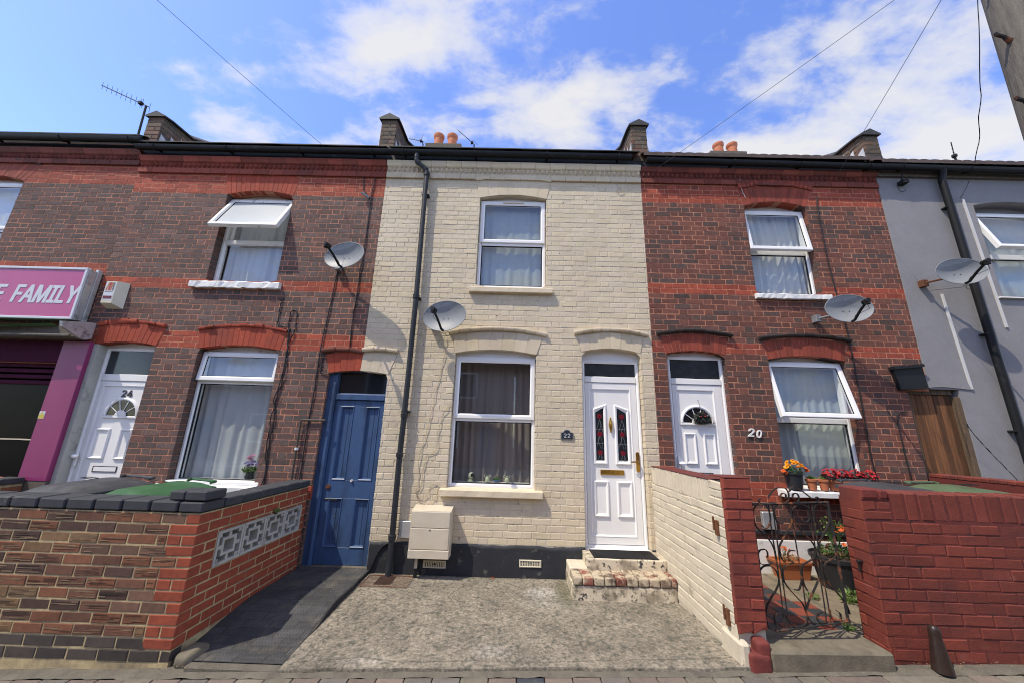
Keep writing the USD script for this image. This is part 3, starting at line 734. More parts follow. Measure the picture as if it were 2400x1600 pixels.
def fan_light(door, cx, zb, R, y, mat='white_upvc', spokes=4, prefix='fanlight'):
    """half-round glazed light with a raised surround, spokes and a half-round hub."""
    n = 22; an = np.linspace(0, PI, n)
    g = MB().prism(Polygon([(cx+R*math.cos(a), zb+R*math.sin(a)*1.02) for a in an]), FACADE, -y-.004, -y+.002)
    put(door, 'fanlight_glass', g, 'dark_glass')
    s = MB(); W = .038
    prof = [(0, -y), (.004, -y+.016), (.02, -y+.024), (.034, -y+.016), (W, -y+.003)]
    rings = []
    path = [(cx+math.cos(a), math.sin(a), a) for a in an]
    V = []
    for a in an:
        for d, o in prof: V.append([cx+(R+W-d)*math.cos(a), -o, zb+(R+W-d)*math.sin(a)*1.02])
    k = len(prof); F = []
    for i in range(n-1):
        for j in range(k-1): F.append([i*k+j, i*k+j+1, (i+1)*k+j+1, (i+1)*k+j])
    s.add(np.array(V), np.array(F))
    s.box(cx-R-W, cx+R+W, y-.02, y+.004, zb-.035, zb-.002, .006)
    put(door, 'fanlight_surround', s, mat, smooth=30)
    h = MB()
    for i in range(1, spokes+1):
        a = PI*i/(spokes+1)
        h.tube([[cx+.07*math.cos(a), y-.006, zb+.07*math.sin(a)], [cx+R*math.cos(a), y-.006, zb+R*math.sin(a)]], .0055, 5)
    hub = Polygon([(cx+.075*math.cos(a), zb-.002+.075*math.sin(a)) for a in np.linspace(0, PI, 14)])
    h.prism(hub, FACADE, -y+.003, -y+.02)
    put(door, 'fanlight_spokes', h, mat)

def raised_panel(door, poly, y, mat='white_upvc', w=.034, out=.020, name='panel'):
    mb = MB().sweep(poly, [(0, -y-.002), (0.002, -y+.006), (w*.35, -y+out), (w*.6, -y+out*.85), (w, -y+.002), (w, -y-.002)], FACADE)
    return put(door, name, mb, mat)

def upvc_door(house, x0, x1, z0, z1, y, trans, leaf, label):
    """frame with transom and top light; leaf = inner panel rect x0,x1,z0,z1."""
    f = MB().sweep(RECT(x0, x1, z0, z1), upvc_profile(.042, y+.07, y), FACADE)
    f.box(x0+.04, x1-.04, y+.002, y+.066, trans[0], trans[1], .006)
    d = put(house, 'door', f, 'white_upvc', label=label)
    put(d, 'top_light', pane_box(x0+.036, x1-.036, trans[1]-.006, z1-.036, y+.03), 'top_light_glass')
    # leaf: stiles and recessed panel skin
    lx0, lx1, lz0, lz1 = x0+.046, x1-.046, z0+.048, trans[0]-.006
    s = MB(); a, b, c, e = leaf
    yl = y+.012
    for r in ((lx0, a, lz0, lz1), (b, lx1, lz0, lz1), (a-.001, b+.001, lz0, c), (a-.001, b+.001, e, lz1)):
        s.box(r[0], r[1], yl, yl+.05, r[2], r[3], .004)
    s.box(a-.02, b+.02, yl+.014, yl+.046, c-.02, e+.02)
    s.sweep(RECT(a, b, c, e), [(-.004, -yl-.001), (-.002, -yl+.004), (.008, -yl-.001), (.014, -yl-.016), (.0, -yl-.016)], FACADE)
    put(d, 'leaf', s, 'white_upvc')
    seal = MB().sweep(RECT(lx0-.007, lx1+.007, lz0-.007, lz1+.007), [(0, -yl-.02), (0, -yl-.008), (.007, -yl-.008), (.007, -yl-.02)], FACADE)
    put(d, 'seal', seal, 'grey_metal')
    return d, yl+.014

# ===== house 22: cream painted
H22 = thing('terraced_house', 'cream painted brick terraced house with white front door and black base band', 'house', (-.1, 0, 0))
rng = np.random.RandomState(22)
XB0, XB1 = -2.13, 1.903
L_up22 = dict(xl=-.622, xr=.420, zs=5.235, rb=.062, tl=-.70, tr=.487, zt=5.535, rt=.06)
L_g22 = dict(xl=-.845, xr=.290, zs=2.752, rb=.06, tl=-.892, tr=.372, zt=3.0, rt=.07)
L_d22 = dict(xl=.915, xr=1.735, zs=2.815, rb=.057, tl=.87, tr=1.79, zt=3.035, rt=.065)
L_al = dict(xl=-2.57, xr=-1.745, zs=2.425, rb=.04, tl=-2.64, tr=-1.655, zt=2.685, rt=.055)
O22 = [opening(-.622, .420, 3.74, 5.235, .062), opening(-.845, .290, .98, 2.752, .06), opening(.915, 1.735, .32, 2.815, .057), opening(-2.57, -1.745, .0, 2.425, .04)]
lint22 = [lintel_poly(L) for L in (L_up22, L_g22, L_d22, L_al)]
front22 = wall_region(XB0, XB1, -.1, 5.98, O22)
W22 = house_shell(H22, XB0, XB1, front22, 'cream_mortar', n0=-.0035)
solid = wall_region(XB0, XB1, .355, 5.56, [o.buffer(-.005) for o in O22] + [l.buffer(.003) for l in lint22])
bk = courses(XB0, XB1, .355, .08, 65, solid, rng, 'flemish', .36, .009, shift=.05)
lay(W22, bk, FACADE, 'cream_brick', rng, c_cream, depth=.1, ch=.004, wob=.003, pj=.0016)
# eaten-away bricks beside the passage door stay rough: rough plinth band
pl = MB(); nx, nz = 130, 12
xs = np.linspace(-1.735, .912, nx); zs = np.linspace(-.06, .352, nz); V = []
for z in zs:
    for x in xs:
        V.append([x, -.014-.008*meshkit.noise(np.array([[x*6, 3.1, z*6]]))[0]*1.0, z + (0 if z < .3 else .006*math.sin(x*9)+.004*math.sin(x*23))])
F = [[i*nx+j, i*nx+j+1, (i+1)*nx+j+1, (i+1)*nx+j] for i in range(nz-1) for j in range(nx-1)]
b0 = len(V)
for j in range(nx): V.append([xs[j], .02, V[(nz-1)*nx+j][2]])
F += [[(nz-1)*nx+j, (nz-1)*nx+j+1, b0+j+1, b0+j] for j in range(nx-1)]
put(H22, 'plinth', MB().add(np.array(V), np.array(F)), 'black_paint', smooth=True)
put(H22, 'plinth', MB().box(1.737, XB1-.003, -.012, .02, -.06, .352, .004), 'black_paint')
arch(H22, L_up22, 7, 'cream_brick', c_cream, rng, .006, .0012)
arch(H22, L_g22, 7, 'cream_brick', c_cream, rng, .006, .0012)
arch(H22, L_d22, 6, 'cream_brick', c_cream, rng, .006, .0012)
def half_arch(house, L, t0, t1, n, mat, colfn, rng, proud=.004, joint=.002):
    mb = MB(); q = voussoirs(L, 40, 0)
    T = np.linspace(t0*40, t1*40, n+1).astype(int)
    for a, b in zip(T[:-1], T[1:]):
        pts = np.array([q[a][0], q[b-1][1], q[b-1][2], q[a][3]]); jw = joint/2/np.linalg.norm(pts[1]-pts[0])
        p2 = np.array([pts[0]+(pts[1]-pts[0])*jw, pts[1]-(pts[1]-pts[0])*jw, pts[2]+(pts[3]-pts[2])*jw, pts[3]-(pts[3]-pts[2])*jw])
        brick_geo(mb, p2, FACADE, proud, .1, .003, rng, colfn(0, 0, 's', 0, rng), 0)
    return put(house, 'arch', mb, mat)
half_arch(H22, L_al, .535, 1.0, 3, 'cream_brick', c_cream, rng, .006, .001)
chunky_hood(H22, L_g22, .012, 'cream_brick', c_cream, rng, 9, ext=.055, broken=.35)
chunky_hood(H22, L_d22, .012, 'cream_brick', c_cream, rng, 8, ext=.055, broken=.35)
hm = dict(L_al); hm['tl'] = -2.13; hm['zt'] = 2.725; hm['rt'] = .02; hm['tr'] = -1.64
chunky_hood(H22, hm, .0, 'cream_brick', c_cream, rng, 3, ext=0, broken=.3)
# moulded band over the upper arch
um = dict(L_up22); um['zt'] = 5.53
chunky_hood(H22, um, .0, 'cream_brick', c_cream, rng, 5, depth=.036, h=.045, ext=.005)
cornice(H22, XB0+.004, XB1-.004, 5.93, 'cream_brick', c_cream, rng)
put(H22, 'frieze', MB().box(XB0, XB1, -.004, .02, 5.842, 5.98), 'black_paint')
sill(H22, -.70, .506, 3.648, 3.735, -.065, 'cream_paint', .001, rng)
sill(H22, -.915, .385, .902, .995, -.075, 'cream_paint', .0012, rng)
fill_arch(H22, L_up22, .10, 5.225, 'white_upvc'); fill_arch(H22, L_g22, .10, 2.715, 'white_upvc'); fill_arch(H22, L_d22, .115, 2.71, 'white_upvc')
w = window(H22, -.612, .408, 3.755, 5.232, .075, (4.455, 4.515), (4.50, 5.215))
put(w, 'trickle_vent', MB().box(-.26, .07, .04, .062, 5.178, 5.196, .004), 'gas_box')
window(H22, -.838, .284, 1.0, 2.722, .075, (1.835, 1.895), (1.872, 2.700))
# front door
D, yp = upvc_door(H22, .930, 1.724, .325, 2.722, .095, (2.412, 2.495), (1.028, 1.594, .465, 2.325), 'white front door with two leaded rose panels and brass fittings')
for (a, b, zl, zh) in ((1.068, 1.260, 2.050, 2.120), (1.364, 1.570, 2.120, 2.050)):
    raised_panel(D, [(a, 1.326), (b, 1.326), (b, zh), (a, zl)], yp, w=.042)
    ga, gb = a+.040, b-.042
    pg = [(ga, 1.382), (gb, 1.382), (gb, zh-.052), (ga, zl-.052)]
    put(D, 'stained_glass', MB().prism(Polygon(pg), FACADE, -yp-.002, -yp+.003), 'stained_glass')
    ld = MB(); cx = (ga+gb)/2; yl = yp-.0045
    for z in (1.78, 1.59):
        ld.tube([[ga, yl, z], [gb, yl, z]], .0016, 4)
    for zc, sg in ((1.93, 1), (1.72, -1), (1.50, 1)):
        for q in (1, -1):
            ld.tube([[cx+q*.038*math.sin(t*1.6), yl, zc-.03-.15*t+.015*math.sin(5*t)*q] for t in np.linspace(0, 1, 8)], .0013, 4)
        ld.tube([[cx+.02*sg*math.sin(4*t), yl, zc-.02-.17*t] for t in np.linspace(0, 1, 8)], .0014, 4)
    put(D, 'leading', ld, 'lead')
    for zc in (1.95, 1.715, 1.475):
        r = MB()
        for rr, o, n_ in ((.030, .0, 7), (.021, .0008, 6), (.011, .0016, 5)):
            for i in range(n_):
                an = 2*PI*i/n_+rr*80
                p = [(cx+rr*.75*math.cos(an)+rr*.42*math.cos(t), zc+rr*.75*math.sin(an)+rr*.42*math.sin(t)) for t in np.linspace(0, 2*PI, 9)[:-1]]
                r.prism(Polygon(p), FACADE, -yl+o+.0001*i, -yl+o+.0006+.0001*i)
        put(D, 'rose', r, 'rose_glass')
for a, b in ((1.060, 1.262), (1.364, 1.570)): raised_panel(D, RECT(a, b, .685, 1.124), yp, w=.04)
lb = MB().sweep(RECT(1.157, 1.467, 1.198, 1.262), [(0, -yp), (0.001, -yp+.012), (.006, -yp+.016), (.010, -yp+.012), (.010, -yp)], FACADE)
lb.box(1.166, 1.458, yp-.012, yp, 1.207, 1.253, .003)
put(D, 'letterbox', lb, 'brass')
kn = MB().tube([[1.312, yp-.02, 1.905], [1.312, yp-.026, 1.93], [1.312, yp-.018, 1.945]], [.010, .008, .006], 8)
kn.tube([[1.312, yp-.012, 1.93], [1.312, yp-.012, 1.90], [1.312, yp-.014, 1.87], [1.312, yp-.016, 1.84], [1.312, yp-.018, 1.80], [1.312, yp-.02, 1.765], [1.312, yp-.018, 1.735]], [.008, .013, .024, .028, .021, .013, .007], 10)
put(D, 'knocker', kn, 'brass', smooth=True)
hd = MB(); hp = [(1.650+.022*math.cos(t), 1.475+.022*math.sin(t)) for t in np.linspace(0, PI, 9)] + [(1.650+.022*math.cos(t), 1.265+.022*math.sin(t)) for t in np.linspace(PI, 2*PI, 9)]
hd.prism(Polygon(hp), FACADE, -.107, -.093)
hd.tube([[1.650, .094, 1.375], [1.650, .055, 1.375], [1.640, .046, 1.375], [1.56, .046, 1.372], [1.545, .05, 1.371]], [.012, .011, .011, .010, .008], 8)
put(D, 'handle', hd, 'brass', smooth=35)
put(D, 'threshold', MB().box(.93, 1.724, .03, .16, .312, .335, .006), 'white_upvc')
# eaves of 24 and 22 share one gutter line
gutter(H22, XB0-.02, 1.735, 5.955, sagR=-.01)
roof_plane(H22, XB0+.02, XB1-.02, 'slate')
parapet(H22, -2.20, .25, top=6.74, rng=rng); parapet(H22, 1.93, .245, top=6.72, rng=rng)
chimney(H22, -2.66, -1.66, 9.44, pots=((-2.33, .37, .135), (-1.95, .37, .135)))
# drainpipe: shoe at gutter, swan neck, socket joints
dp = MB(); R = .036
dp.tube([[-1.64, -.125, 5.92], [-1.64, -.125, 5.84]], .040, 12)
dp.tube([[-1.64, -.125, 5.86], [-1.64, -.125, 5.80], [-1.625, -.12, 5.765], [-1.52, -.085, 5.70], [-1.485, -.075, 5.67], [-1.470, -.072, 5.61], [-1.468, -.072, 5.2], [-1.445, -.072, 3.6], [-1.447, -.072, 1.9], [-1.455, -.072, 1.4], [-1.447, -.072, .45], [-1.446, -.085, .03], [-1.446, -.12, -.06]], R, 14)
dp.tube([[-1.625, -.12, 5.775], [-1.60, -.112, 5.752]], .043, 12); dp.tube([[-1.50, -.08, 5.685], [-1.482, -.075, 5.66]], .043, 12)
P_ = put(H22, 'drainpipe', dp, 'iron_pipe', smooth=40, label='black cast iron drainpipe with swan neck')
for z, x in ((5.60, -1.469), (3.56, -1.445), (1.90, -1.447), (1.40, -1.455), (.44, -1.447)):
    put(P_, 'socket', MB().lathe([(.036, z-.05), (.046, z-.045), (.046, z-.012), (.049, z-.008), (.049, z+.004), (.037, z+.008)], x, -.072, 14), 'iron_pipe', smooth=40)
for z, x in ((5.22, -1.468), (3.52, -1.445), (1.93, -1.447)):
    put(P_, 'pipe_clip', MB().box(x-.05, x+.062, -.075, .01, z-.012, z+.012, .004).tube([[x+.058, -.09, z], [x+.058, -.05, z]], .009, 6), 'iron_pipe')
def airbrick(house, x0, x1, z0, z1):
    b = MB().sweep(RECT(x0, x1, z0, z1), [(0, -.03), (0, .026), (.01, .03), (.014, .026), (.014, -.03)], FACADE)
    xs = np.linspace(x0+.022, x1-.022, 12)
    for i, x in enumerate(xs):
        if i in (5, 6): 
            b.box(x-.006, x+.006, -.024, .02, z0+.012, z0+(z1-z0)*.42); b.box(x-.006, x+.006, -.024, .02, z0+(z1-z0)*.62, z1-.012)
        else: b.box(x-.0055, x+.0055, -.024, .02, z0+.012, z1-.012)
    b.box(x0+.012, x1-.012, -.02, -.01, z0+(z1-z0)*.47, z0+(z1-z0)*.53)
    a = put(house, 'air_brick', b, 'cream_plastic')
    put(a, 'vent_back', MB().box(x0+.005, x1-.005, -.004, .018, z0+.005, z1-.005), 'rubber')
airbrick(H22, -1.055, -.78, .086, .168); airbrick(H22, .108, .376, .126, .208)

# ===== house 24: brown brick with red bands
H24 = thing('terraced_house', 'brown brick terraced house with red bands and the number 24 on its door', 'house', (-4.1, 0, 0))
rng = np.random.RandomState(24); XA0, XA1 = -6.115, XB0
L_up24 = dict(xl=-4.60, xr=-3.545, zs=5.195, rb=.075, tl=-4.69, tr=-3.50, zt=5.535, rt=.06)
L_d24 = dict(xl=-5.935, xr=-5.06, zs=2.738, rb=.045, tl=-5.955, tr=-4.985, zt=2.995, rt=.055)
L_g24 = dict(xl=-4.455, xr=-3.305, zs=2.718, rb=.058, tl=-4.50, tr=-3.255, zt=2.975, rt=.065)
O24 = [opening(-4.60, -3.545, 3.735, 5.195, .075), opening(-5.935, -5.06, .05, 2.738, .045), opening(-4.455, -3.305, .93, 2.718, .058), opening(-2.57, -1.745, .0, 2.425, .04)]
lint24 = [lintel_poly(L) for L in (L_up24, L_d24, L_g24, L_al)]
W24 = house_shell(H24, XA0, XA1, wall_region(XA0, XA1, -.1, 5.98, O24), 'mortar_red', n0=-.0022)
solid = wall_region(XA0, XA1, -.10, 5.55, [o.buffer(-.005) for o in O24] + [l.buffer(.003) for l in lint24])
def c24(x, z, kind, k, r):
    n = k  # course index from z = -.072
    zz = -.072 + .08*k
    if 2.70 < zz < 2.94 or 3.58 < zz < 3.74 or zz > 5.19 or .80 < zz < .965: return c_band(x, z, kind, k, r)
    return c_brown(x, z, kind, k, r)*(1.25 if r.uniform() < .25 else 1)
bk = courses(XA0, XA1, -.072, .08, 71, solid, rng, 'flemish', .36, .0085, shift=.1)
lay(W24, bk, FACADE, 'brick', rng, c24, depth=.15, ch=.0022, wob=.0022, pj=.0012)
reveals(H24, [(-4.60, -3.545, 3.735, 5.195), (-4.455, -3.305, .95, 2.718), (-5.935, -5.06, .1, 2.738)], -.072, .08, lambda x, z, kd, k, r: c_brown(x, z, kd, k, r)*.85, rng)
red = lambda x, z, kd, k, r: np.array([.33, .058, .027])*r.uniform(.88, 1.1)
arch(H24, L_up24, 15, 'red_rubbed', red, rng, .003, .0018); arch(H24, L_d24, 12, 'red_rubbed', red, rng, .005, .0012); arch(H24, L_g24, 15, 'red_rubbed', red, rng, .005, .0012)
half_arch(H24, L_al, 0, .535, 5, 'red_rubbed', red, rng, .005, .001)
chunky_hood(H24, L_d24, .002, 'red_rubbed', red, rng, 7, depth=.05, h=.075, ext=.0, broken=.75)
chunky_hood(H24, L_g24, .002, 'red_rubbed', red, rng, 11, depth=.045, h=.055, ext=.01, broken=.75)
hm = dict(L_al); hm['tl'] = -2.69; hm['tr'] = -2.13; hm['zt'] = 2.70; hm['rt'] = .03
chunky_hood(H24, hm, .0, 'red_rubbed', lambda *a: np.array([.16, .055, .035])*a[-1].uniform(.6, 1.1), rng, 3, ext=0, broken=.35)
um = dict(L_up24); um['zt'] = 5.575; um['rt'] = .055
chunky_hood(H24, um, 0, 'red_rubbed', red, rng, 5, depth=.028, h=.02, ext=.0)
cornice(H24, XA0+.004, XA1-.004, 5.93, 'red_rubbed', lambda x, z, kd, k, r: np.array([.27, .06, .036])*r.uniform(.6, 1.1), rng)
put(H24, 'frieze', MB().box(XA0, XA1, -.004, .02, 5.842, 5.98), 'black_paint')
sill(H24, -4.775, -3.46, 3.615, 3.72, -.06, 'white_paint', .004, rng)
sill(H24, -4.57, -3.185, .855, .945, -.085, 'white_paint', .001, rng)
fill_arch(H24, L_up24, .16, 5.17, 'white_paint'); fill_arch(H24, L_g24, .13, 2.68, 'white_paint'); fill_arch(H24, L_d24, .13, 2.70, 'white_upvc')
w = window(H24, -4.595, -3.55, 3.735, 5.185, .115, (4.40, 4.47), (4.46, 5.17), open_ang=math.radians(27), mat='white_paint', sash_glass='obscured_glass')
put(w, 'trickle_vent', MB().box(-4.16, -3.86, .085, .112, 5.165, 5.18, .004), 'gas_box')
# inner sliding light behind the open sash
isash = MB().sweep(RECT(-4.54, -3.61, 4.40, 5.16), upvc_profile(.05, .20, .165), FACADE); put(w, 'inner_frame', isash, 'white_paint')
window(H24, -4.445, -3.315, .945, 2.70, .10, (2.245, 2.315), (2.285, 2.69), open_ang=math.radians(5))
put(H24, 'sub_sill', MB().box(-4.45, -3.25, -.015, .10, .945, .985, .006), 'white_upvc')
D, yp = upvc_door(H24, -5.875, -5.065, .10, 2.72, .115, (2.25, 2.345), (-5.775, -5.165, .25, 2.185), 'white front door with black number 24 and half-round light')
fan_light(D, -5.425, 1.775, .205, yp)
tx = meshkit.text_mesh('24', .092, .006, True); v = np.array(tx.vertices); v = v - v.mean(0)
put(D, 'number_24', MB().add(FACADE(v[:, 0]*1.0-5.418, v[:, 1]+2.085, v[:, 2]-yp+.006), tx.faces), 'dark_digit')
for a, b in ((-5.72, -5.50), (-5.36, -5.20)): raised_panel(D, RECT(a, b, 1.20, 1.60), yp); raised_panel(D, RECT(a, b, .35, .93), yp)
raised_panel(D, RECT(-5.60, -5.27, 1.035, 1.115), yp, 'dark_digit', w=.012, out=.008, name='letterbox')
put(D, 'letterbox_flap', MB().box(-5.588, -5.282, yp-.006, yp+.004, 1.047, 1.103, .003), 'white_upvc')
put(D, 'handle', MB().box(-5.835, -5.805, .095, .118, 1.10, 1.28, .008).lathe([(.0, 1.21), (.022, 1.215), (.03, 1.235), (.022, 1.255), (.0, 1.262)], -5.81, .07, 12, sx=1.5), 'white_upvc', smooth=40)
# plastered white jamb of the door recess
put(H24, 'jamb', MB().box(-5.937, -5.876, -.003, .20, .05, 2.74), 'pale_grey_plaster')
gutter(H24, XA0, XA1-.02, 5.952); roof_plane(H24, XA0+.02, XA1-.02, 'slate')
parapet(H24, -6.12, .25, top=6.70, rng=rng)

# passage door between 24 and 22
bd = MB(); yb = .075
for r in ((-2.572, -2.455), (-1.772, -1.742)):
    bd.box(r[0], r[1], .045, .16, .02, 2.47, .004)
bd.box(-2.456, -1.771, .05, .15, 2.072, 2.148, .005); bd.sweep(RECT(-2.456, -1.771, 2.148, 2.47), [(0, -.14), (0, -.07), (.014, -.075), (.016, -.14)], FACADE)
bd.box(-2.50, -2.462, .028, .05, .02, 2.3, .006)
PD = put(H24, 'passage_door', bd, 'blue_paint', label='blue panelled passage door under the half red half cream arch')
put(PD, 'top_light', pane_box(-2.45, -1.775, 2.15, 2.47, .10), 'dark_glass')
lf = MB(); x0, x1 = -2.450, -1.776
for a, b, c, e in ((x0, -2.362, .052, 2.066), (-1.832, x1, .052, 2.066), (-2.363, -1.831, 1.985, 2.066), (-2.363, -1.831, .82, 1.04), (-2.363, -1.831, .052, .248), (-2.180, -2.020, 1.04, 1.985), (-2.180, -2.020, .248, .82)):
    lf.box(a, b, yb, yb+.045, c, e, .003)
lf.box(-2.37, -1.825, yb+.026, yb+.04, .2, 2.0)
put(PD, 'leaf', lf, 'blue_paint')
for a, b in ((-2.362, -2.180), (-2.020, -1.832)):
    for c, e in ((1.04, 1.985), (.248, .82)):
        mo = MB().sweep(RECT(a, b, c, e), [(0, -yb-.026), (0, -yb+.004), (.006, -yb+.008), (.016, -yb), (.02, -yb-.016), (.024, -yb-.026)], FACADE)
        pn = put(PD, 'panel_moulding', mo, 'blue_paint')
    jn = MB().box((a+b)/2-.0015+.02, (a+b)/2+.0015+.02, yb+.0235, yb+.03, .25, 1.98); put(PD, 'board_joint', jn, 'rubber')
put(PD, 'lock', MB().tube([[-2.385, yb+.002, .955], [-2.385, yb-.012, .955]], .03, 16).tube([[-2.385, yb-.010, .955], [-2.385, yb-.016, .955]], .017, 12), 'rust')
put(PD, 'letter_slot', MB().box(-2.42, -2.25, yb-.006, yb+.004, .79, .812, .003), 'dark_digit')
put(PD, 'door_pull', MB().tube([[-2.09, yb, 1.035], [-2.09, yb-.02, 1.035]], .016, 10), 'white_paint')

# ===== house 20: red-brown brick
H20 = thing('terraced_house', 'red-brown brick terraced house with white number 20 beside its door', 'house', (3.8, 0, 0))
rng = np.random.RandomState(20); XC0, XC1 = XB1, 5.605
L_up20 = dict(xl=3.465, xr=4.425, zs=5.195, rb=.085, tl=3.415, tr=4.545, zt=5.48, rt=.075)
L_d20 = dict(xl=2.09, xr=2.91, zs=2.822, rb=.05, tl=2.035, tr=2.968, zt=3.055, rt=.06)
L_g20 = dict(xl=3.49, xr=4.55, zs=2.778, rb=.062, tl=3.455, tr=4.61, zt=3.03, rt=.06)
O20 = [opening(3.465, 4.425, 3.745, 5.195, .085), opening(2.09, 2.91, .3, 2.822, .05), opening(3.49, 4.55, 1.09, 2.778, .062), sbox(5.30, -.2, 5.7, 2.40)]
lint20 = [lintel_poly(L) for L in (L_up20, L_d20, L_g20)]
W20 = house_shell(H20, XC0, XC1, wall_region(XC0, XC1, -.1, 5.96, O20), 'mortar_red', n0=-.0022)
solid = wall_region(XC0, XC1, .63, 5.55, [o.buffer(-.005) for o in O20] + [l.buffer(.003) for l in lint20] + [sbox(5.17, 2.405, 5.7, 2.74)])
def c20(x, z, kind, k, r):
    zz = .6275 + .0793*k
    if 2.77 < zz < 3.0 or 3.65 < zz < 3.80 or zz > 5.20 or .93 < zz < 1.12: return c_band(x, z, kind, k, r)*np.array([.92, .9, .9])
    return c_red20(x, z, kind, k, r)
bk = courses(XC0, XC1, .6275, .0793, 63, solid, rng, 'flemish', .36, .0085)
lay(W20, bk, FACADE, 'brick', rng, c20, depth=.15, ch=.0022, wob=.0022, pj=.0012)
reveals(H20, [(3.465, 4.425, 3.75, 5.195), (3.49, 4.55, 1.12, 2.778), (2.09, 2.91, .5, 2.822)], .6275, .0793, c_red20, rng)
red2 = lambda x, z, kd, k, r: np.array([.26, .050, .028])*r.uniform(.72, 1.12)
arch(H20, L_up20, 16, 'red_rubbed', red2, rng, .003, .004); arch(H20, L_d20, 16, 'red_rubbed', red2, rng, .003, .0045); arch(H20, L_g20, 20, 'red_rubbed', red2, rng, .003, .0045)
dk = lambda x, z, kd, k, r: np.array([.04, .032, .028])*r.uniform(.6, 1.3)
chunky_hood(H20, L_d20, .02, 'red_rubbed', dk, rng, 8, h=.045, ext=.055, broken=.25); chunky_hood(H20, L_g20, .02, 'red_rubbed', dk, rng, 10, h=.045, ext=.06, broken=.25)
um = dict(L_up20); um['zt'] = 5.49; um['rt'] = .08
chunky_hood(H20, um, 0, 'red_rubbed', red2, rng, 18, depth=.036, h=.085, ext=.0)
cornice(H20, XC0+.004, XC1-.004, 5.9, 'red_rubbed', lambda x, z, kd, k, r: np.array([.21, .05, .033])*r.uniform(.6, 1.1), rng, z1=(5.745, 5.82), zd=(5.66, 5.742), zs=(5.555, 5.635))
put(H20, 'frieze', MB().box(XC0, XC1, -.004, .02, 5.822, 5.96), 'black_paint')
sill(H20, 3.437, 4.51, 3.66, 3.745, -.055, 'white_paint', .0025, rng)
sill(H20, 3.37, 4.66, 1.025, 1.105, -.15, 'white_paint', .001, rng)
fill_arch(H20, L_up20, .14, 5.165, 'white_paint'); fill_arch(H20, L_g20, .14, 2.755, 'white_paint'); fill_arch(H20, L_d20, .115, 2.80, 'white_upvc')
window(H20, 3.47, 4.42, 3.75, 5.185, .10, (4.425, 4.49), (4.46, 5.165), open_ang=math.radians(7))
window(H20, 3.495, 4.545, 1.10, 2.775, .09, (1.935, 2.005), (1.985, 2.76), open_ang=math.radians(13))
D, yp = upvc_door(H20, 2.135, 2.908, .45, 2.81, .095, (2.42, 2.50), (2.232, 2.75, .6, 2.345), 'white front door with half-round light and dark letterbox')
fan_light(D, 2.497, 1.90, .195, yp)
for a, b in ((2.29, 2.455), (2.55, 2.715)): raised_panel(D, RECT(a, b, 1.36, 1.765), yp); raised_panel(D, RECT(a, b, .70, 1.10), yp)
raised_panel(D, RECT(2.36, 2.64, 1.19, 1.262), yp, 'dark_digit', w=.01, out=.008, name='letterbox')
put(D, 'handle', MB().box(2.172, 2.20, .075, .108, 1.26, 1.45, .008).lathe([(.0, 1.345), (.02, 1.35), (.028, 1.37), (.02, 1.39), (.0, 1.397)], 2.225, .06, 12, sx=1.9), 'white_upvc', smooth=40)
put(D, 'frame_extension', MB().box(2.909, 2.935, .06, .16, .45, 2.80, .004), 'white_upvc')
put(H20, 'plinth', MB().box(2.94, 5.29, -.016, .03, .0, .512, .006), 'white_paint', label='white painted plinth')
put(H20, 'damp_course', MB().box(2.94, 5.29, -.022, .03, .575, .622, .006), 'black_paint')
solid = sbox(2.94, .515, 5.29, .574); lay(W20, courses(2.94, 5.29, .515, .059, 1, solid, rng, 'stretcher', .24, .008), FACADE, 'brick', rng, c_red20, name='base_brick')
cb = MB().prism(Polygon([(5.13, 2.70), (5.53, 2.745), (5.545, 2.43), (5.178, 2.405)]), FACADE, -.05, .055)
cb.prism(Polygon([(5.12, 2.675), (5.532, 2.72), (5.535, 2.758), (5.122, 2.715)]), FACADE, -.02, .085)
put(H20, 'black_bracket', cb, 'black_plastic', label='black painted end of the passage arch')
gutter(H20, XC0+.06, XC1, 5.90, sagL=.0, sagR=-.035); roof_plane(H20, XC0+.02, XC1+.0, 'pantile', z0=5.99, tiled=True)
parapet(H20, 5.69, .235, top=6.62, rng=rng, tone=.9)
chimney(H20, 5.20, 6.20, 9.38, pots=((5.52, .33, .13), (5.90, .33, .13)))

# ===== grey rendered house
HG = thing('terraced_house', 'grey rendered terraced house with black drainpipe at the right edge', 'house', (7.2, 0, 0))
rng = np.random.RandomState(18); XD0, XD1 = XC1, 10.2
OG = [opening(6.985, 8.15, 3.76, 5.29, .07), sbox(5.30, -.2, 6.0, 2.43)]
house_shell(HG, XD0, XD1, wall_region(XD0, XD1, -.1, 5.93, OG), 'grey_render', n0=.012)
put(HG, 'render_edge', MB().prism(Polygon([(5.60, 2.78), (5.632, 2.78), (5.632, 5.74), (5.615, 5.74)]), FACADE, -.02, .0115), 'grey_render')
put(HG, 'arch_render', MB().prism(Polygon([(5.54, 2.60), (5.548, 2.435), (5.65, 2.455), (5.78, 2.462), (5.95, 2.45), (6.155, 2.432), (6.10, 2.60)]), FACADE, -.10, .024), 'grey_render')
GL = dict(xl=6.985, xr=8.15, zs=5.29, rb=.07, tl=6.985, tr=8.15, zt=5.5, rt=.05)
fill_arch(HG, GL, .15, 5.215, 'grey_render')
window(HG, 7.02, 8.12, 3.79, 5.225, .10, (4.44, 4.52), (4.50, 5.21), open_ang=math.radians(17))
sill(HG, 6.90, 8.25, 3.755, 3.785, -.05, 'white_upvc', 0, rng)
put(HG, 'frieze', MB().box(XD0, XD1, -.05, -.015, 5.75, 5.93), 'mortar_dark')
gutter(HG, XD0+.002, XD1, 5.865, y=-.13, sagR=-.05); roof_plane(HG, XD0, XD1, 'pantile', z0=5.955, tiled=True)
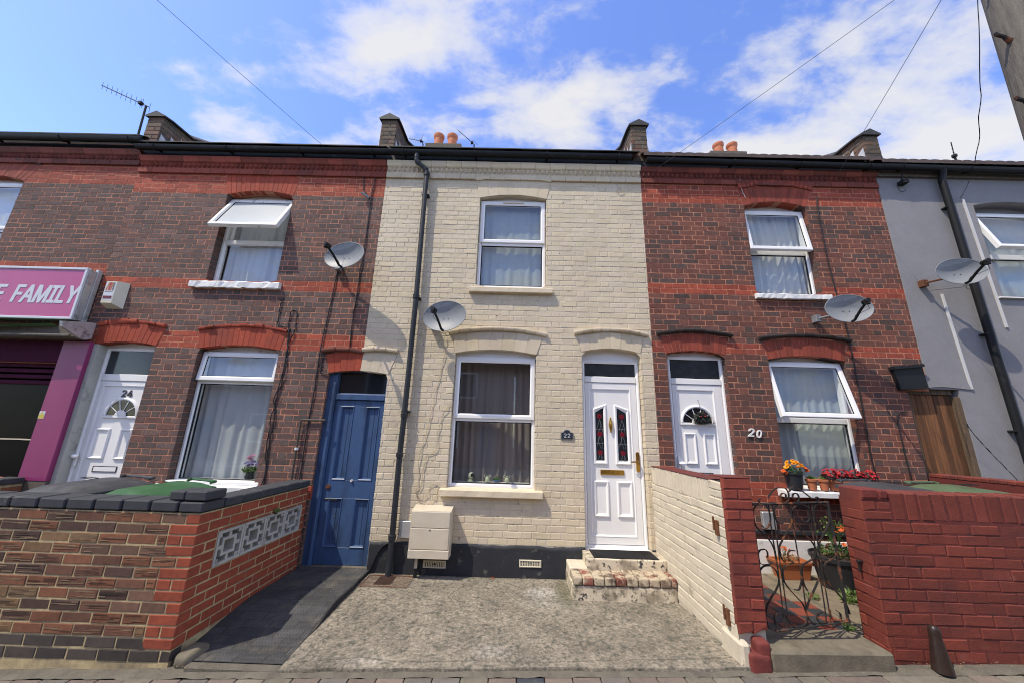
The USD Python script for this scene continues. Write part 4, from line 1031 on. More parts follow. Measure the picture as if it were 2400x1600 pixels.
dpg = MB().tube([[6.527, -.13, 5.84], [6.527, -.115, 5.76], [6.528, -.085, 5.68], [6.53, -.085, 4.34], [6.537, -.085, 1.6], [6.537, -.085, 0.0]], .046, 14)
Pg = put(HG, 'drainpipe', dpg, 'black_plastic', smooth=40)
for z in (5.2, 3.2, 1.9): put(Pg, 'pipe_clip', MB().box(6.47, 6.595, -.1, -.01, z-.012, z+.012, .004), 'black_plastic')
chimney(HG, 8.71, 10.0, 9.12, pots=((9.10, .20, .16), (9.56, .20, .16)))
# boarded passage door beside 20
gd = MB()
gd.box(5.302, 5.362, .03, .14, .0, 2.43, .004); gd.box(5.925, 5.985, -.008, .12, .0, 2.33, .004); gd.box(5.362, 5.93, .03, .14, 2.36, 2.44, .004)
GD = put(HG, 'passage_door', gd, 'timber_grey', label='weathered brown boarded passage door beside the brick house')
xs = np.linspace(5.365, 5.922, 8)
for a, b in zip(xs[:-1], xs[1:]):
    t = MB().box(a+.0015, b-.0015, .052+rng.uniform(0, .006), .08, .03, 2.36, .004)
    t.c = [np.tile(np.array([.165, .070, .027])*rng.uniform(.55, 1.25), (len(t.v[0]), 1))]
    put(GD, 'board', t, 'timber')
put(HG, 'jamb', MB().box(5.986, 6.003, -.013, .2, -.1, 2.44), 'grey_render')

# ===== shop house at the left
HS = thing('shop_house', 'brown brick shop house with pink shopfront at the left edge', 'house', (-8, 0, 0))
rng = np.random.RandomState(26); XS0, XS1 = -9.9, XA0
LS = dict(xl=-8.95, xr=-7.90, zs=5.36, rb=.09, tl=-9.03, tr=-7.72, zt=5.64, rt=.06)
OS = [opening(-8.95, -7.90, 3.95, 5.36, .09), sbox(-9.5, .95, -6.30, 2.45)]
WS = house_shell(HS, XS0, XS1, wall_region(XS0, XS1, -.1, 6.1, OS), 'mortar_red', n0=-.0022, eaves=6.1)
solid = wall_region(XS0, XS1, 2.6, 5.68, [o.buffer(-.005) for o in OS] + [lintel_poly(LS).buffer(.003)])
def cS(x, z, kind, k, r):
    zz = 2.535+.08*k
    if 3.78 < zz < 3.9 or zz > 5.32: return c_band(x, z, kind, k, r)*.9
    return c_brown(x, z, kind, k, r)*.9
bk = courses(XS0, XS1, 2.535, .08, 40, solid, rng, 'flemish', .36, .0085)
lay(WS, [b for b in bk if np.mean([p[0] for p in b[0]]) > -8.9], FACADE, 'brick', rng, cS, ch=.0022, wob=.0022, pj=.0012, limit=300)
reveals(HS, [(-8.95, -7.90, 3.95, 5.36)], 2.535, .08, c_brown, rng)
arch(HS, LS, 14, 'red_rubbed', lambda x, z, kd, k, r: np.array([.28, .065, .04])*r.uniform(.75, 1.1), rng, .003, .002)
um = dict(LS); um['zt'] = 5.66; chunky_hood(HS, um, 0, 'red_rubbed', dk, rng, 6, depth=.03, h=.04, ext=0)
cornice(HS, XS0+.004, XS1-.004, 6.06, 'red_rubbed', lambda x, z, kd, k, r: np.array([.19, .048, .033])*r.uniform(.6, 1.1), rng, z1=(5.86, 5.945), zd=(5.77, 5.857), zs=(5.68, 5.765))
put(HS, 'frieze', MB().box(XS0, XS1, -.004, .02, 5.947, 6.08), 'black_paint')
gutter(HS, XS0, XS1+.05, 6.085); roof_plane(HS, XS0, XS1-.02, 'slate', z0=6.15)
fill_arch(HS, LS, .12, 5.36, 'white_upvc')
window(HS, -8.945, -7.905, 3.96, 5.385, .09, (4.50, 4.56), (4.54, 5.36))
# shopfront
put(HS, 'pilaster', MB().box(-6.315, -5.94, -.055, .02, .93, 2.76, .004), 'pink_paint', label='pink painted pilaster')
put(HS, 'fascia_board', MB().box(-9.6, -6.316, -.035, .02, 2.46, 2.76, .004), 'shop_maroon')
sg = MB()
for z in (2.16, 2.24, 2.32, 2.40): sg.box(-9.5, -6.32, .03, .06, z, z+.055, .012)
put(HS, 'shutter_slats', sg, 'shop_maroon')
put(HS, 'shop_window', pane_box(-9.5, -6.316, .95, 2.16, .07), 'shop_glass')
put(HS, 'glazing_bar', MB().box(-9.5, -6.317, .045, .066, 1.42, 1.435), 'gas_box')
put(HS, 'stallriser', MB().box(-9.6, -5.94, -.05, .02, -.1, .928), 'mortar_dark')
GATE = {'rail':[(2.051,1.155),(2.375,1.173),(2.7,1.191)],'bottom':[(2.109,0.231),(2.402,0.273),(2.71,0.319)],'stile':[(2.69,1.187),(2.696,0.903),(2.696,0.621),(2.693,0.319)],'stileL':[(2.031,1.152),(2.04,0.883),(2.042,0.602),(2.038,0.265)],'bar':[[(2.188,1.157),(2.185,0.921),(2.193,0.757),(2.189,0.413),(2.183,0.24)],[(2.22,1.158),(2.22,0.971),(2.217,0.71),(2.221,0.429),(2.214,0.245)],[(2.37,1.171),(2.371,0.926),(2.375,0.731),(2.378,0.51),(2.371,0.268)],[(2.526,1.171),(2.526,0.931),(2.527,0.687),(2.527,0.469),(2.52,0.289)],[(2.559,1.176),(2.553,0.931),(2.553,0.656),(2.557,0.439),(2.553,0.296)]],'scroll':[[(2.11,0.993),(2.138,0.969),(2.169,0.995),(2.189,1.054),(2.183,1.122),(2.146,1.156),(2.095,1.152),(2.059,1.119),(2.047,1.067),(2.052,1.004),(2.102,0.935),(2.168,0.862),(2.188,0.79),(2.19,0.725)],[(2.306,1.058),(2.294,1.024),(2.267,1.01),(2.235,1.039),(2.227,1.098),(2.251,1.146),(2.3,1.164),(2.348,1.153),(2.374,1.111),(2.369,1.043),(2.324,0.966),(2.261,0.882),(2.229,0.823),(2.231,0.767),(2.258,0.719)],[(2.448,1.062),(2.458,1.039),(2.488,1.03),(2.52,1.064),(2.523,1.124),(2.497,1.161),(2.448,1.169),(2.403,1.146),(2.374,1.102),(2.381,1.043),(2.431,0.961),(2.493,0.897),(2.526,0.832),(2.506,0.767),(2.456,0.733),(2.407,0.708),(2.387,0.667),(2.383,0.628),(2.39,0.557),(2.41,0.519)],[(2.593,0.982),(2.572,1.04),(2.557,1.082),(2.56,1.125),(2.584,1.16),(2.624,1.178),(2.668,1.166),(2.693,1.129),(2.695,1.078),(2.668,1.018),(2.607,0.933),(2.564,0.866),(2.547,0.8)],[(2.119,0.751),(2.126,0.788),(2.107,0.812),(2.07,0.806),(2.047,0.769),(2.049,0.721),(2.077,0.696),(2.122,0.699),(2.152,0.714)],[(2.049,0.657),(2.084,0.686),(2.129,0.691),(2.166,0.669),(2.187,0.63),(2.19,0.59),(2.157,0.519),(2.104,0.456),(2.061,0.386),(2.047,0.333),(2.051,0.273),(2.08,0.237),(2.114,0.231)],[(2.354,0.809),(2.317,0.81),(2.292,0.776),(2.296,0.736),(2.332,0.725)],[(2.329,0.717),(2.292,0.708),(2.253,0.687),(2.229,0.647),(2.229,0.592),(2.256,0.538),(2.315,0.47),(2.358,0.418),(2.374,0.358),(2.386,0.321),(2.427,0.292)],[(2.37,0.699),(2.38,0.628),(2.36,0.556),(2.332,0.521),(2.304,0.524)],[(2.525,0.624),(2.464,0.528),(2.409,0.45),(2.383,0.392)],[(2.672,0.82),(2.641,0.826),(2.624,0.855),(2.645,0.871),(2.68,0.865),(2.697,0.829),(2.684,0.78),(2.641,0.751),(2.599,0.729),(2.573,0.697),(2.569,0.641),(2.587,0.579),(2.651,0.503),(2.699,0.436),(2.715,0.364)],[(2.184,0.345),(2.149,0.353),(2.113,0.326),(2.113,0.283),(2.144,0.252)],[(2.504,0.371),(2.469,0.361),(2.452,0.323),(2.473,0.295),(2.516,0.31)],[(2.611,0.386),(2.642,0.358),(2.635,0.321),(2.597,0.311),(2.565,0.334),(2.561,0.394)],[(2.209,0.338),(2.233,0.286),(2.274,0.261),(2.334,0.274),(2.376,0.32)],[(2.13,1.203),(2.107,1.185),(2.124,1.162)],[(2.191,1.207),(2.301,1.295),(2.346,1.293),(2.373,1.249),(2.363,1.205),(2.325,1.176),(2.299,1.19),(2.298,1.225),(2.324,1.252),(2.348,1.239),(2.343,1.217),(2.325,1.211)],[(2.38,1.266),(2.433,1.305),(2.484,1.278),(2.565,1.211)],[(2.426,1.207),(2.402,1.219),(2.411,1.248),(2.439,1.255),(2.455,1.225),(2.444,1.19),(2.412,1.179),(2.386,1.184)],[(2.592,1.213),(2.613,1.231),(2.619,1.211),(2.599,1.195)]]}

# ---------------------------------------------------------------- ground
def slope(x): return -.014 + .034*x                # pavement rises to the right
gm = MB().add([[-60, -60, -.42], [60, -60, -.42], [60, 60, -.42], [-60, 60, -.42]], np.array([[0, 1, 2], [0, 2, 3]]))
put('/World', 'ground', gm, 'pavement_sand', kind='structure')
rd = MB().add([[-60, -12.5, -.16], [60, -12.5, -.16], [60, -4.55, -.16], [-60, -4.55, -.16]], np.array([[0, 1, 2], [0, 2, 3]]))
put('/World', 'road', rd, 'asphalt', kind='structure')
pv = MB(); xs = np.linspace(-12, 12, 25)  # bedding under the pavers
V = []; 
for x in xs: V += [[x, -4.4, slope(x)-.11], [x, -1.6, slope(x)-.050]]
F = [[2*i, 2*i+2, 2*i+3, 2*i+1] for i in range(24)]
pv.add(np.array(V), np.array(F))
PAVE = put('/World', 'pavement', pv, 'pavement_sand', kind='structure')
kb = MB()
for i in range(26): kb.box(-12+.92*i, -12+.92*i+.912, -4.55, -4.403, -.3, slope(-12+.92*i+.46)-.08, .01)
put('/World', 'kerb', kb, 'concrete_block', kind='structure')
op = MB().box(-60, 60, -14.6, -12.5, -.4, -.05); put('/World', 'far_pavement', op, 'concrete_block', kind='structure')
# block pavers near the house fronts
rng = np.random.RandomState(5)
def tilted(x0, x1, y0, y1, zt, ch, col, dz=0.0, th=.05, par=None, name='paver', mat='paver'):
    b = MB().box(x0, x1, y0, y1, -th, 0, ch, col)
    v = b.v[0]; v[:, 2] += np.array([slope(x) for x in v[:, 0]]) + .020*(v[:, 1]+1.75) + zt
    put(par or PAVE, name, b, mat)
rows = [(-1.885, .1), (-1.988, .1), (-2.091, .1), (-2.194, .1), (-2.297, .1), (-2.40, .1)]
cnt = 0
for r, (y, d) in enumerate(rows):
    x = -4.6 + (.1 if r % 2 else 0)
    while x < 4.2 - .12*r*0:
        ln = .2
        big = 1.95 < x < 3.1 and r == 0 and rng.uniform() < .4
        if big: ln = .41
        t = rng.uniform()
        col = np.array([.155, .12, .098]) if t < .55 else np.array([.12, .105, .09]) if t < .85 else np.array([.17, .15, .115])
        if r == 0 and abs(x+.02) < .1: col = np.array([.045, .052, .062])
        if cnt < 299: tilted(x+.002, x+ln-.002, y, y+d-.003, -.026+rng.uniform(-.002, .002), .004, col*rng.uniform(.8, 1.2)); cnt += 1
        x += ln+.003
# edging strip of cement between pavers and forecourts
cs = MB(); nx = 240; xs = np.linspace(-4.8, 4.4, nx); V = []
for j, y in enumerate(np.linspace(-1.800, -1.60, 6)):
    for x in xs:
        nz = meshkit.noise(np.array([[x*5, y*9, 1.3]]))[0]; n2 = meshkit.noise(np.array([[x*17, y*20, 4.1]]))[0]
        V.append([x, y+(.014*n2 if j == 0 else 0), slope(x)-.020+.010*nz+.006*n2 - (.012 if j == 0 else 0)])
F = [[i*nx+k, i*nx+k+1, (i+1)*nx+k+1, (i+1)*nx+k] for i in range(5) for k in range(nx-1)]
put(PAVE, 'cement_edge', MB().add(np.array(V), np.array(F)), 'cement', smooth=True)

# concrete forecourt slab in front of 22, chipped front edge
nx, ny = 340, 180; xs = np.linspace(-1.700, 1.80, nx); V = []; C = []
def front_edge(x):
    n = meshkit.noise(np.array([[x*2.2, .3, 2.0], [x*9, 1.1, 5.0], [x*30, 2.1, 9.0]]))
    return -1.765+.018*n[0]+.016*max(n[1], -.2)+.006*n[2]
fe = np.array([front_edge(x) for x in xs])
for j in range(ny):
    t = j/(ny-1)
    for i, x in enumerate(xs):
        y = fe[i]*(1-t)+.005*t
        n = 0
        V.append([x, y, .002*math.sin(3*x)+(slope(x)+.004)*(1-t)**1.6])
V = np.array(V)
n1 = meshkit.noise(V*np.array([1.3, 1.3, 0])+3.0); n2 = meshkit.noise(V*np.array([4.0, 4.0, 0])+7.0); n3 = meshkit.noise(V*np.array([45, 45, 0])); n4 = meshkit.noise(V*np.array([13, 13, 0])+2.0)
V[:, 2] += .004*n2 + .0022*n3
base = np.array([.155, .134, .102])*(1+.18*n1[:, None]+.22*n2[:, None]+.22*n4[:, None]+.20*n3[:, None])
def blot(cx, cy, rx, ry, col, amt, soft=1.0):
    d = ((V[:, 0]-cx)/rx)**2+((V[:, 1]-cy)/ry)**2
    w = amt*np.clip(1.35-d-.35*n2-.25*n1, 0, 1)**soft
    return w[:, None]*(np.array(col)-base)
base = base+blot(.34, -.42, .22, .19, (.36, .335, .29), .8)
base = base+blot(.36, -.68, .34, .12, (.30, .28, .24), .5)
base = base+blot(-.15, -1.52, .18, .12, (.33, .30, .25), .5)
base = base+blot(-1.1, -1.66, .25, .07, (.33, .30, .25), .5)
base = base+blot(.62, -.40, .12, .5, (.12, .115, .065), .75)      # mossy streak by the step
base = base+blot(.2, -.03, 1.1, .06, (.15, .135, .09), .6)
base = base+blot(-.9, -.12, .5, .1, (.31, .27, .21), .55)
base = base+blot(-.2, -1.12, .045, .04, (.08, .055, .035), .8)
base = base+blot(-.95, -.32, .06, .04, (.05, .045, .04), .8)
def crack(pts, w=.007, dk=.45):
    global base
    L_ = LineString(pts); from shapely import points as SP, distance as SD_
    d = SD_(SP(V[:, :2]+.012*np.stack([n2, n3], 1)), L_); base = base*(1-(1-dk)*np.clip(1.4-d/w, 0, 1))[:, None]
    V[:, 2] -= .004*np.clip(1.3-d/w, 0, 1)
crack([(-1.62, -1.66), (-1.1, -1.60), (-.85, -1.655), (-.2, -1.64), (.3, -1.665), (1.0, -1.63), (1.75, -1.60)], .006, .5)
crack([(-.62, 0), (-.55, -.32), (-.63, -.55), (-.5, -.8)], .005, .65)
crack([(.15, -.25), (.52, -.25), (.52, -.58), (.15, -.58), (.15, -.25)], .008, .8)
F = [[j*nx+i, j*nx+i+1, (j+1)*nx+i+1, (j+1)*nx+i] for j in range(ny-1) for i in range(nx-1)]
k0 = len(V); lip = V[:nx].copy(); lip[:, 2] -= .035; lip[:, 1] += .014*n2[:nx]-.004
lip2 = lip.copy(); lip2[:, 2] -= .12
lipL = V[::nx].copy(); lipL[:, 2] -= .10; 
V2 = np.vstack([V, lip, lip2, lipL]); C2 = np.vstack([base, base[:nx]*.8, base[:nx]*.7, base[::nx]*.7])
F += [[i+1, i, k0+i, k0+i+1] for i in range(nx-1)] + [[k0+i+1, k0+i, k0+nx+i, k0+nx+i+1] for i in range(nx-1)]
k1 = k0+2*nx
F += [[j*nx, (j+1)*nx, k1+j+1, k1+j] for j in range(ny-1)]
SLAB = put('/World', 'forecourt', MB().add(V2, np.array(F), C2), 'slab', smooth=True, kind='structure')

# passage path: dark stable blocks with a diamond face
def pathz(y):
    t = np.clip((-.75-np.asarray(y))/.9, 0, 1); return .046-.112*t*t*(3-2*t)
yp_ = np.linspace(-1.668, .3, 30); V = []
for y in yp_: V += [[-2.60, y, float(pathz(y))-.006], [-1.698+.006*math.sin(y*9), y, float(pathz(y))-.006], [-1.694+.006*math.sin(y*9), y, -.2]]
PATH = put('/World', 'passage_path', MB().add(np.array(V), np.array([[3*i+j, 3*i+j+1, 3*i+j+4, 3*i+j+3] for i in range(29) for j in (0, 1)])), 'path_bed', kind='structure')
yy = -1.66; r = 0
while yy < .02 and r < 18:
    x = -2.57-.115*(r % 2)
    while x < -1.71:
        a, b = max(x, -2.572), min(x+.228, -1.714)
        if b-a > .03:
            d = .098; col = np.array([.050, .050, .050])*rng.uniform(.75, 1.25)
            bl = MB().box(a+.001, b-.001, yy+.001, yy+d, -.03, -.004, .003, col)
            for s_ in np.arange(a+.012, b-.012, .026):     # little raised studs
                for q in (.25, .72): bl.add([[s_, yy+d*q, -.0042], [s_+.011, yy+d*(q-.2), -.0042], [s_+.022, yy+d*q, -.0042], [s_+.011, yy+d*(q+.2), -.0042], [s_+.011, yy+d*q, .0018]], np.array([[0, 1, 4], [1, 2, 4], [2, 3, 4], [3, 0, 4]]), col)
            for v in bl.v: v[:, 2] += pathz(v[:, 1])
            put(PATH, 'paving_block', bl, 'path_block')
        x += .23
    yy += .1; r += 1
put(PATH, 'door_step', MB().box(-2.55, -1.735, .02, .14, -.1, .049, .004), 'cement')
put(PATH, 'front_edging', MB().box(-2.42, -1.70, -1.735, -1.668, -.16, -.072, .012), 'cement')

# garden of 20: concrete, tiled path and front step
gd2 = MB().box(2.0, 5.30, -1.45, -.018, -.1, .145); GARDEN = put('/World', 'front_garden', gd2, 'garden_concrete', kind='structure')
k = 0
for j in range(9):
    for i in range(6):
        x, y = 2.03+.155*i, -1.42+.155*j
        if x+.15 > 3.02-.02*j: continue
        c = np.array([.17, .042, .025]) if (i+j) % 2 == 0 else np.array([.035, .037, .04])
        put(GARDEN, 'path_tile', MB().box(x+.002, x+.151, y+.002, y+.151, .13, .151+rng.uniform(-.001, .001), .002, c*rng.uniform(.75, 1.2)), 'tile_red')
put(GARDEN, 'red_border', MB().box(3.02, 3.06, -1.42, -.05, .12, .154, .004), 'stone')
st = MB().box(1.955, 2.862, -1.765, -1.41, -.05, .165, .014, None)
tv = st.v[0]; tv[:, 2] += .018*(tv[:, 0]-1.95)
put(GARDEN, 'gate_step', st, 'stone')
put(GARDEN, 'step_footing', MB().box(1.97, 2.84, -1.70, -1.45, -.10, .03), 'mortar_dark')
# garden of 24 behind the wall
put('/World', 'front_garden', MB().box(-6.1, -2.80, -1.46, -.01, -.1, .02), 'garden_concrete', kind='structure')

# ---------------------------------------------------------------- front walls
def worn_box(x0, x1, y0, y1, z0, z1, r=.018, amp=.006, sub=.035):
    b = trimesh.creation.box((x1-x0, y1-y0, z1-z0)); v, f = trimesh.remesh.subdivide_to_size(b.vertices, b.faces, sub)
    t = trimesh.Trimesh(v, f); t.merge_vertices(); v = np.array(t.vertices)
    h = np.array([(x1-x0)/2, (y1-y0)/2, (z1-z0)/2]); q = np.abs(v)-(h-r); q = np.maximum(q, 0); ln = np.linalg.norm(q, axis=1, keepdims=True)
    inner = np.clip(v, -(h-r), h-r); d = v-inner; dl = np.linalg.norm(d, axis=1, keepdims=True)+1e-9
    v = inner+d/dl*np.minimum(dl, r)
    v = v+np.array([(x0+x1)/2, (y0+y1)/2, (z0+z1)/2])
    v += amp*np.stack([meshkit.noise(v*12+k*9.0) for k in range(3)], 1)
    return MB().add(v, t.faces)
# -- left: mixed brown bricks, red corner, grey engineering coping, pierced blocks on the side
GW = thing('garden_wall', 'mottled brown brick front wall with red corner bricks, grey coping and pierced side blocks', 'wall', (-3.5, -1.6, 0))
rng = np.random.RandomState(31)
xr, yf = -2.574, -1.69
FR = fac(yf); SD = Frame((xr, 0, 0), (0, 1, 0)); zb = -.078; ZT = .966; PT = .0803
core = MB().box(-4.9, xr-.004, yf+.004, yf+.222, -.3, ZT-.002)
side = Polygon([(yf+.223, -.2), (-.052, -.2), (-.052, ZT-.002), (yf+.223, ZT-.002)]).difference(sbox(-1.445, .482, -.142, .772))
core.prism(side, SD, -.212, -.004)
C0 = put(GW, 'mortar', core, 'mortar_tan')
def c_mixed(x, z, kd, k, r):
    t = r.uniform()
    if k <= 1: return np.array([.058, .046, .038])*r.uniform(.6, 1.3)
    if t < .36: b = [.23, .092, .046]
    elif t < .52: b = [.092, .050, .036]
    elif t < .78: b = [.165, .074, .044]
    elif t < .9: b = [.235, .135, .065]
    else: b = [.18, .098, .062]
    return np.array(b)*.78*r.uniform(.8, 1.2)
c_bright = lambda x, z, kd, k, r: np.array([.26, .056, .026])*r.uniform(.85, 1.12)
# quoins in the red brick: stretcher / two headers / stretcher ...
qu = []
for k in range(1, 13):
    z0 = zb+PT*(k); z1 = z0+PT-.011
    if k in (0,): continue
    m4 = k % 4
    if m4 == 1 or m4 == 3: spans = [(xr-.232, xr)]
    elif m4 == 2: spans = [(xr-.232, xr-.123), (xr-.112, xr)] if k % 8 != 2 or True else []
    else: spans = [(xr-.112, xr)]
    for a, b in spans: qu.append(([(a, z0), (b, z0), (b, z1), (a, z1)], 's', k))
edge = [xr-.242 if (k % 4) != 0 else xr-.122 for k in range(14)]
reg = unary_union([sbox(-4.9, zb+PT*k-.001, (edge[k] if k > 0 else xr)+0, zb+PT*(k+1)+.001) for k in range(0, 13)])
bs = courses(-4.9, xr, zb, PT, 13, reg, rng, 'stretcher', .24, .011, shift=.085, minarea=.003)
# streaked faces: some bricks carry drag marks, pressed in while the clay was wet
def streaks(par, pts, col, r):
    b = MB(); brick_geo(b, pts, FR, r.uniform(-.001, .002), .1, .004, r, col, .002)
    P = np.array(pts); x0, z0 = P.min(0); x1, z1 = P.max(0)
    for q in range(r.randint(4, 9)):
        zc = z0+(z1-z0)*r.uniform(.15, .88); a = x0+.008+(x1-x0)*r.choice([0, 0, .1, .3, .55]); c = min(x1-.008, a+(x1-x0)*r.uniform(.2, .9))
        if c-a < .03: continue
        cc = col*r.choice([.4, 1.35, .55]) if r.uniform() < .6 else np.array([.24, .165, .09])*r.uniform(.6, 1.1); b.add(FR([a, c, c, a], [zc-.0035, zc-.003, zc+.003, zc+.0035], [.0028+.0001*q]*4), np.array([[0, 1, 2], [0, 2, 3]]), np.clip(cc, 0, .42))
    return b
for pts, kd, k in bs:
    col = c_mixed(0, 0, kd, k, rng)
    if k > 1 and rng.uniform() < .6: put(C0, 'brick', streaks(C0, pts, col, rng), 'front_brick')
    else:
        b = MB(); brick_geo(b, pts, FR, rng.uniform(-.002, .003), .1, .004, rng, col, .003); put(C0, 'brick', b, 'front_brick')
for pts, kd, k in qu:
    b = MB(); brick_geo(b, pts, FR, .001, .1, .005, rng, c_bright(0, 0, 's', k, rng), .0015); put(C0, 'brick', b, 'front_brick')
reg = Polygon([(yf+.004, zb+PT), (-.052, zb+PT+.0), (-.052, ZT), (yf+.004, ZT)]).difference(sbox(-1.450, .478, -.137, .776))
for pts, kd, k in courses(yf+.004, -.052, zb, PT, 13, reg, rng, 'stretcher', .24, .011, shift=.0, minarea=.003):
    b = MB(); brick_geo(b, pts, SD, rng.uniform(-.002, .002), .05, .005, rng, c_bright(0, 0, 's', k, rng), .0015); put(C0, 'brick', b, 'front_brick')
for i in range(4):   # pierced concrete blocks
    a, b, c, e = -1.443+.3265*i, -1.443+.3265*i+.320, .485, .769
    s = MB().sweep([(a, c), (b, c), (b, e), (a, e)], [(0, -.15), (0, .004), (.006, .008), (.024, .004), (.026, -.15)], SD)
    mu, mw = (a+b)/2, (c+e)/2; q = .085; qw = .075
    s.sweep([(mu-q, mw-qw), (mu+q, mw-qw), (mu+q, mw+qw), (mu-q, mw+qw)], [(0, -.14), (0, -.004), (.004, 0), (.026, -.004), (.028, -.14)], SD)
    for du, dw, hu, hw in ((0, qw+.03, .016, .034), (0, -qw-.03, .016, .034), (q+.033, 0, .036, .016), (-q-.033, 0, .036, .016)):
        s.prism(sbox(mu+du-hu, mw+dw-hw, mu+du+hu, mw+dw+hw), SD, -.14, -.004)
    for sx in (-1, 1):
        for sw in (-1, 1):
            s.prism(sbox(mu+sx*.118-.018, mw+sw*.104-.016, mu+sx*.118+.018, mw+sw*.104+.016), SD, -.14, -.004)
    put(GW, 'pierced_block', s, 'concrete_block')
# coping
x = -4.9
while x < xr-.02:
    b = min(x+.228, xr+.012)
    put(GW, 'coping_brick', MB().box(x+.004, b-.004, yf-.012, yf+.235, ZT+.006+rng.uniform(0, .003), ZT+.086+rng.uniform(-.003, .003), .009), 'coping_grey'); x += .237
y = yf+.245
while y < -.10:
    put(GW, 'coping_brick', MB().box(xr-.226, xr+.012, y, y+.112 if False else y+.226, ZT+.006, ZT+.080+rng.uniform(-.003, .003), .009), 'coping_grey'); y += .235
put(GW, 'coping_brick', MB().box(-2.885, -2.756, yf+.01, yf+.235, ZT+.094, ZT+.165, .009), 'coping_grey')
put(GW, 'coping_brick', MB().box(-2.748, -2.565, yf+.005, yf+.235, ZT+.094, ZT+.168, .009), 'coping_grey')
# -- wall between the shop and 24
LW = thing('garden_wall', 'low dark-topped brick wall between the pink shopfront and number 24', 'wall', (-6.3, -.8, 0))
rng = np.random.RandomState(33)
put(LW, 'mortar', MB().box(-6.40, -6.212, -1.7, -.06, -.2, .90), 'mortar_tan')
S2 = Frame((-6.205, 0, 0), (0, 1, 0))
mb = MB()
for pts, kd, k in courses(-1.7, -.06, .0, .08, 11, sbox(-1.7, .0, -.06, .895), rng, 'stretcher', .24, .011): brick_geo(mb, pts, S2, 0, .05, .004, rng, c_mixed(0, 0, 's', 5, rng))
put(LW, 'brickwork', mb, 'front_brick', kind='stuff'); 
for i in range(7): put(LW, 'coping_brick', MB().box(-6.42, -6.19, -1.7+.235*i, -1.7+.235*i+.226, .905, .975, .008), 'coping_grey')

# -- cream side wall with red end pier between 22 and 20
SW = thing('garden_wall', 'cream painted side wall with flaking red end pier beside the front steps', 'wall', (1.89, -.9, 0))
rng = np.random.RandomState(41); xl, xr2 = 1.778, 2.0
CS = Frame((xl, 0, 0), (0, -1, 0))        # faces -x; u = -y
core = MB().box(xl+.007, xr2-.007, -1.66, -.004, -.1, 1.325); C1 = put(SW, 'mortar', core, 'cream_mortar')
hb = [( [(u, 1.125), (u+.066, 1.125), (u+.066, 1.325), (u, 1.325)], 's', 0) for u in np.arange(.02, 1.42, .075)]
c_w = lambda x, z, kd, k, r: np.array([.60, .525, .41])*r.uniform(.93, 1.06)
low = courses(.0, 1.69, .042, .0775, 14, sbox(.004, .042, 1.640, 1.118), rng, 'stretcher', .235, .008)
low += courses(.0, 1.69, 1.127, .0685, 3, sbox(1.43, 1.12, 1.640, 1.328), rng, 'stretcher', .235, .008)
for pts, kd, k in hb+low:
    b = MB(); brick_geo(b, pts, CS, rng.uniform(-.003, .003), .05, .006, rng, c_w(0, 0, 's', 0, rng), .005)
    b.c = [None]; put(C1, 'brick', b, 'cream_worn')
for (u, z) in ((1.53, .95), (1.56, .30)):        # rusty hinge irons
    put(SW, 'hinge_iron', MB().box(xl-.03, xl-.002, -u-.02, -u+.01, z-.06, z+.06, .004).box(xl-.045, xl-.03, -u-.005, -u+.008, z-.02, z+.09, .003), 'rust')
FRED = fac(-1.69)
c_rp = lambda x, z, kd, k, r: np.array([.170, .034, .020])*r.uniform(.82, 1.14)
red_top = MB().box(xl-.004, xr2+.003, -1.44, -.02, 1.328, 1.336, .003); put(SW, 'red_top', red_top, 'red_paint_joint')
PIER = put(SW, 'pier_joints', MB().box(xl-.001, xr2-.004, -1.686, -1.655, .27, 1.36), 'red_paint_joint')
for k in range(14):
    z0 = .245+.080*k; z1 = z0+.074
    if k == 13: z1 = 1.368
    spans = [(xl-.004, xr2)] if k % 2 else [(xl-.004, xl+.108), (xl+.113, xr2)]
    for a, b in spans:
        c = MB(); P = [(a, z0), (b, z0), (b, z1), (a, z1)]
        if k == 0: P = [(a, z0-.01), (b, z0+.045 if b > 1.95 else z0+.01), (b, z1), (a, z1)]
        brick_geo(c, P, FRED, rng.uniform(-.003, .003), .046, .008, rng, c_rp(0, 0, 's', k, rng)*1.35, .003); put(SW, 'pier_brick', c, 'red_paint')
put(SW, 'pier_cap', MB().box(xl+.002, xr2-.002, -1.69, -1.45, 1.368, 1.378, .003), 'red_paint_joint')
# broken stone at the pier's foot
b_ = worn_box(xl+.012, 1.95, -1.775, -1.56, -.02, .135, .022, .012, .03); b2_ = worn_box(1.86, 1.965, -1.765, -1.58, .10, .215, .03, .014, .03)
b_.add(b2_.v[0], b2_.f[0]); b_.c = [np.tile([.15, .03, .024], (len(v_), 1)) for v_ in b_.v]
put(SW, 'broken_foot', b_, 'red_paint', smooth=True)
wp = MB().add(CS([1.42, 1.70, 1.735, 1.66], [.02, .03, .07, .30], [.03, .035, .02, .004]), np.array([[0, 1, 2], [0, 2, 3]])); wp.box(xl-.028, xl+.05, -1.735, -1.45, -.03, .20, .02)
put(SW, 'white_foot', wp, 'cream_worn')

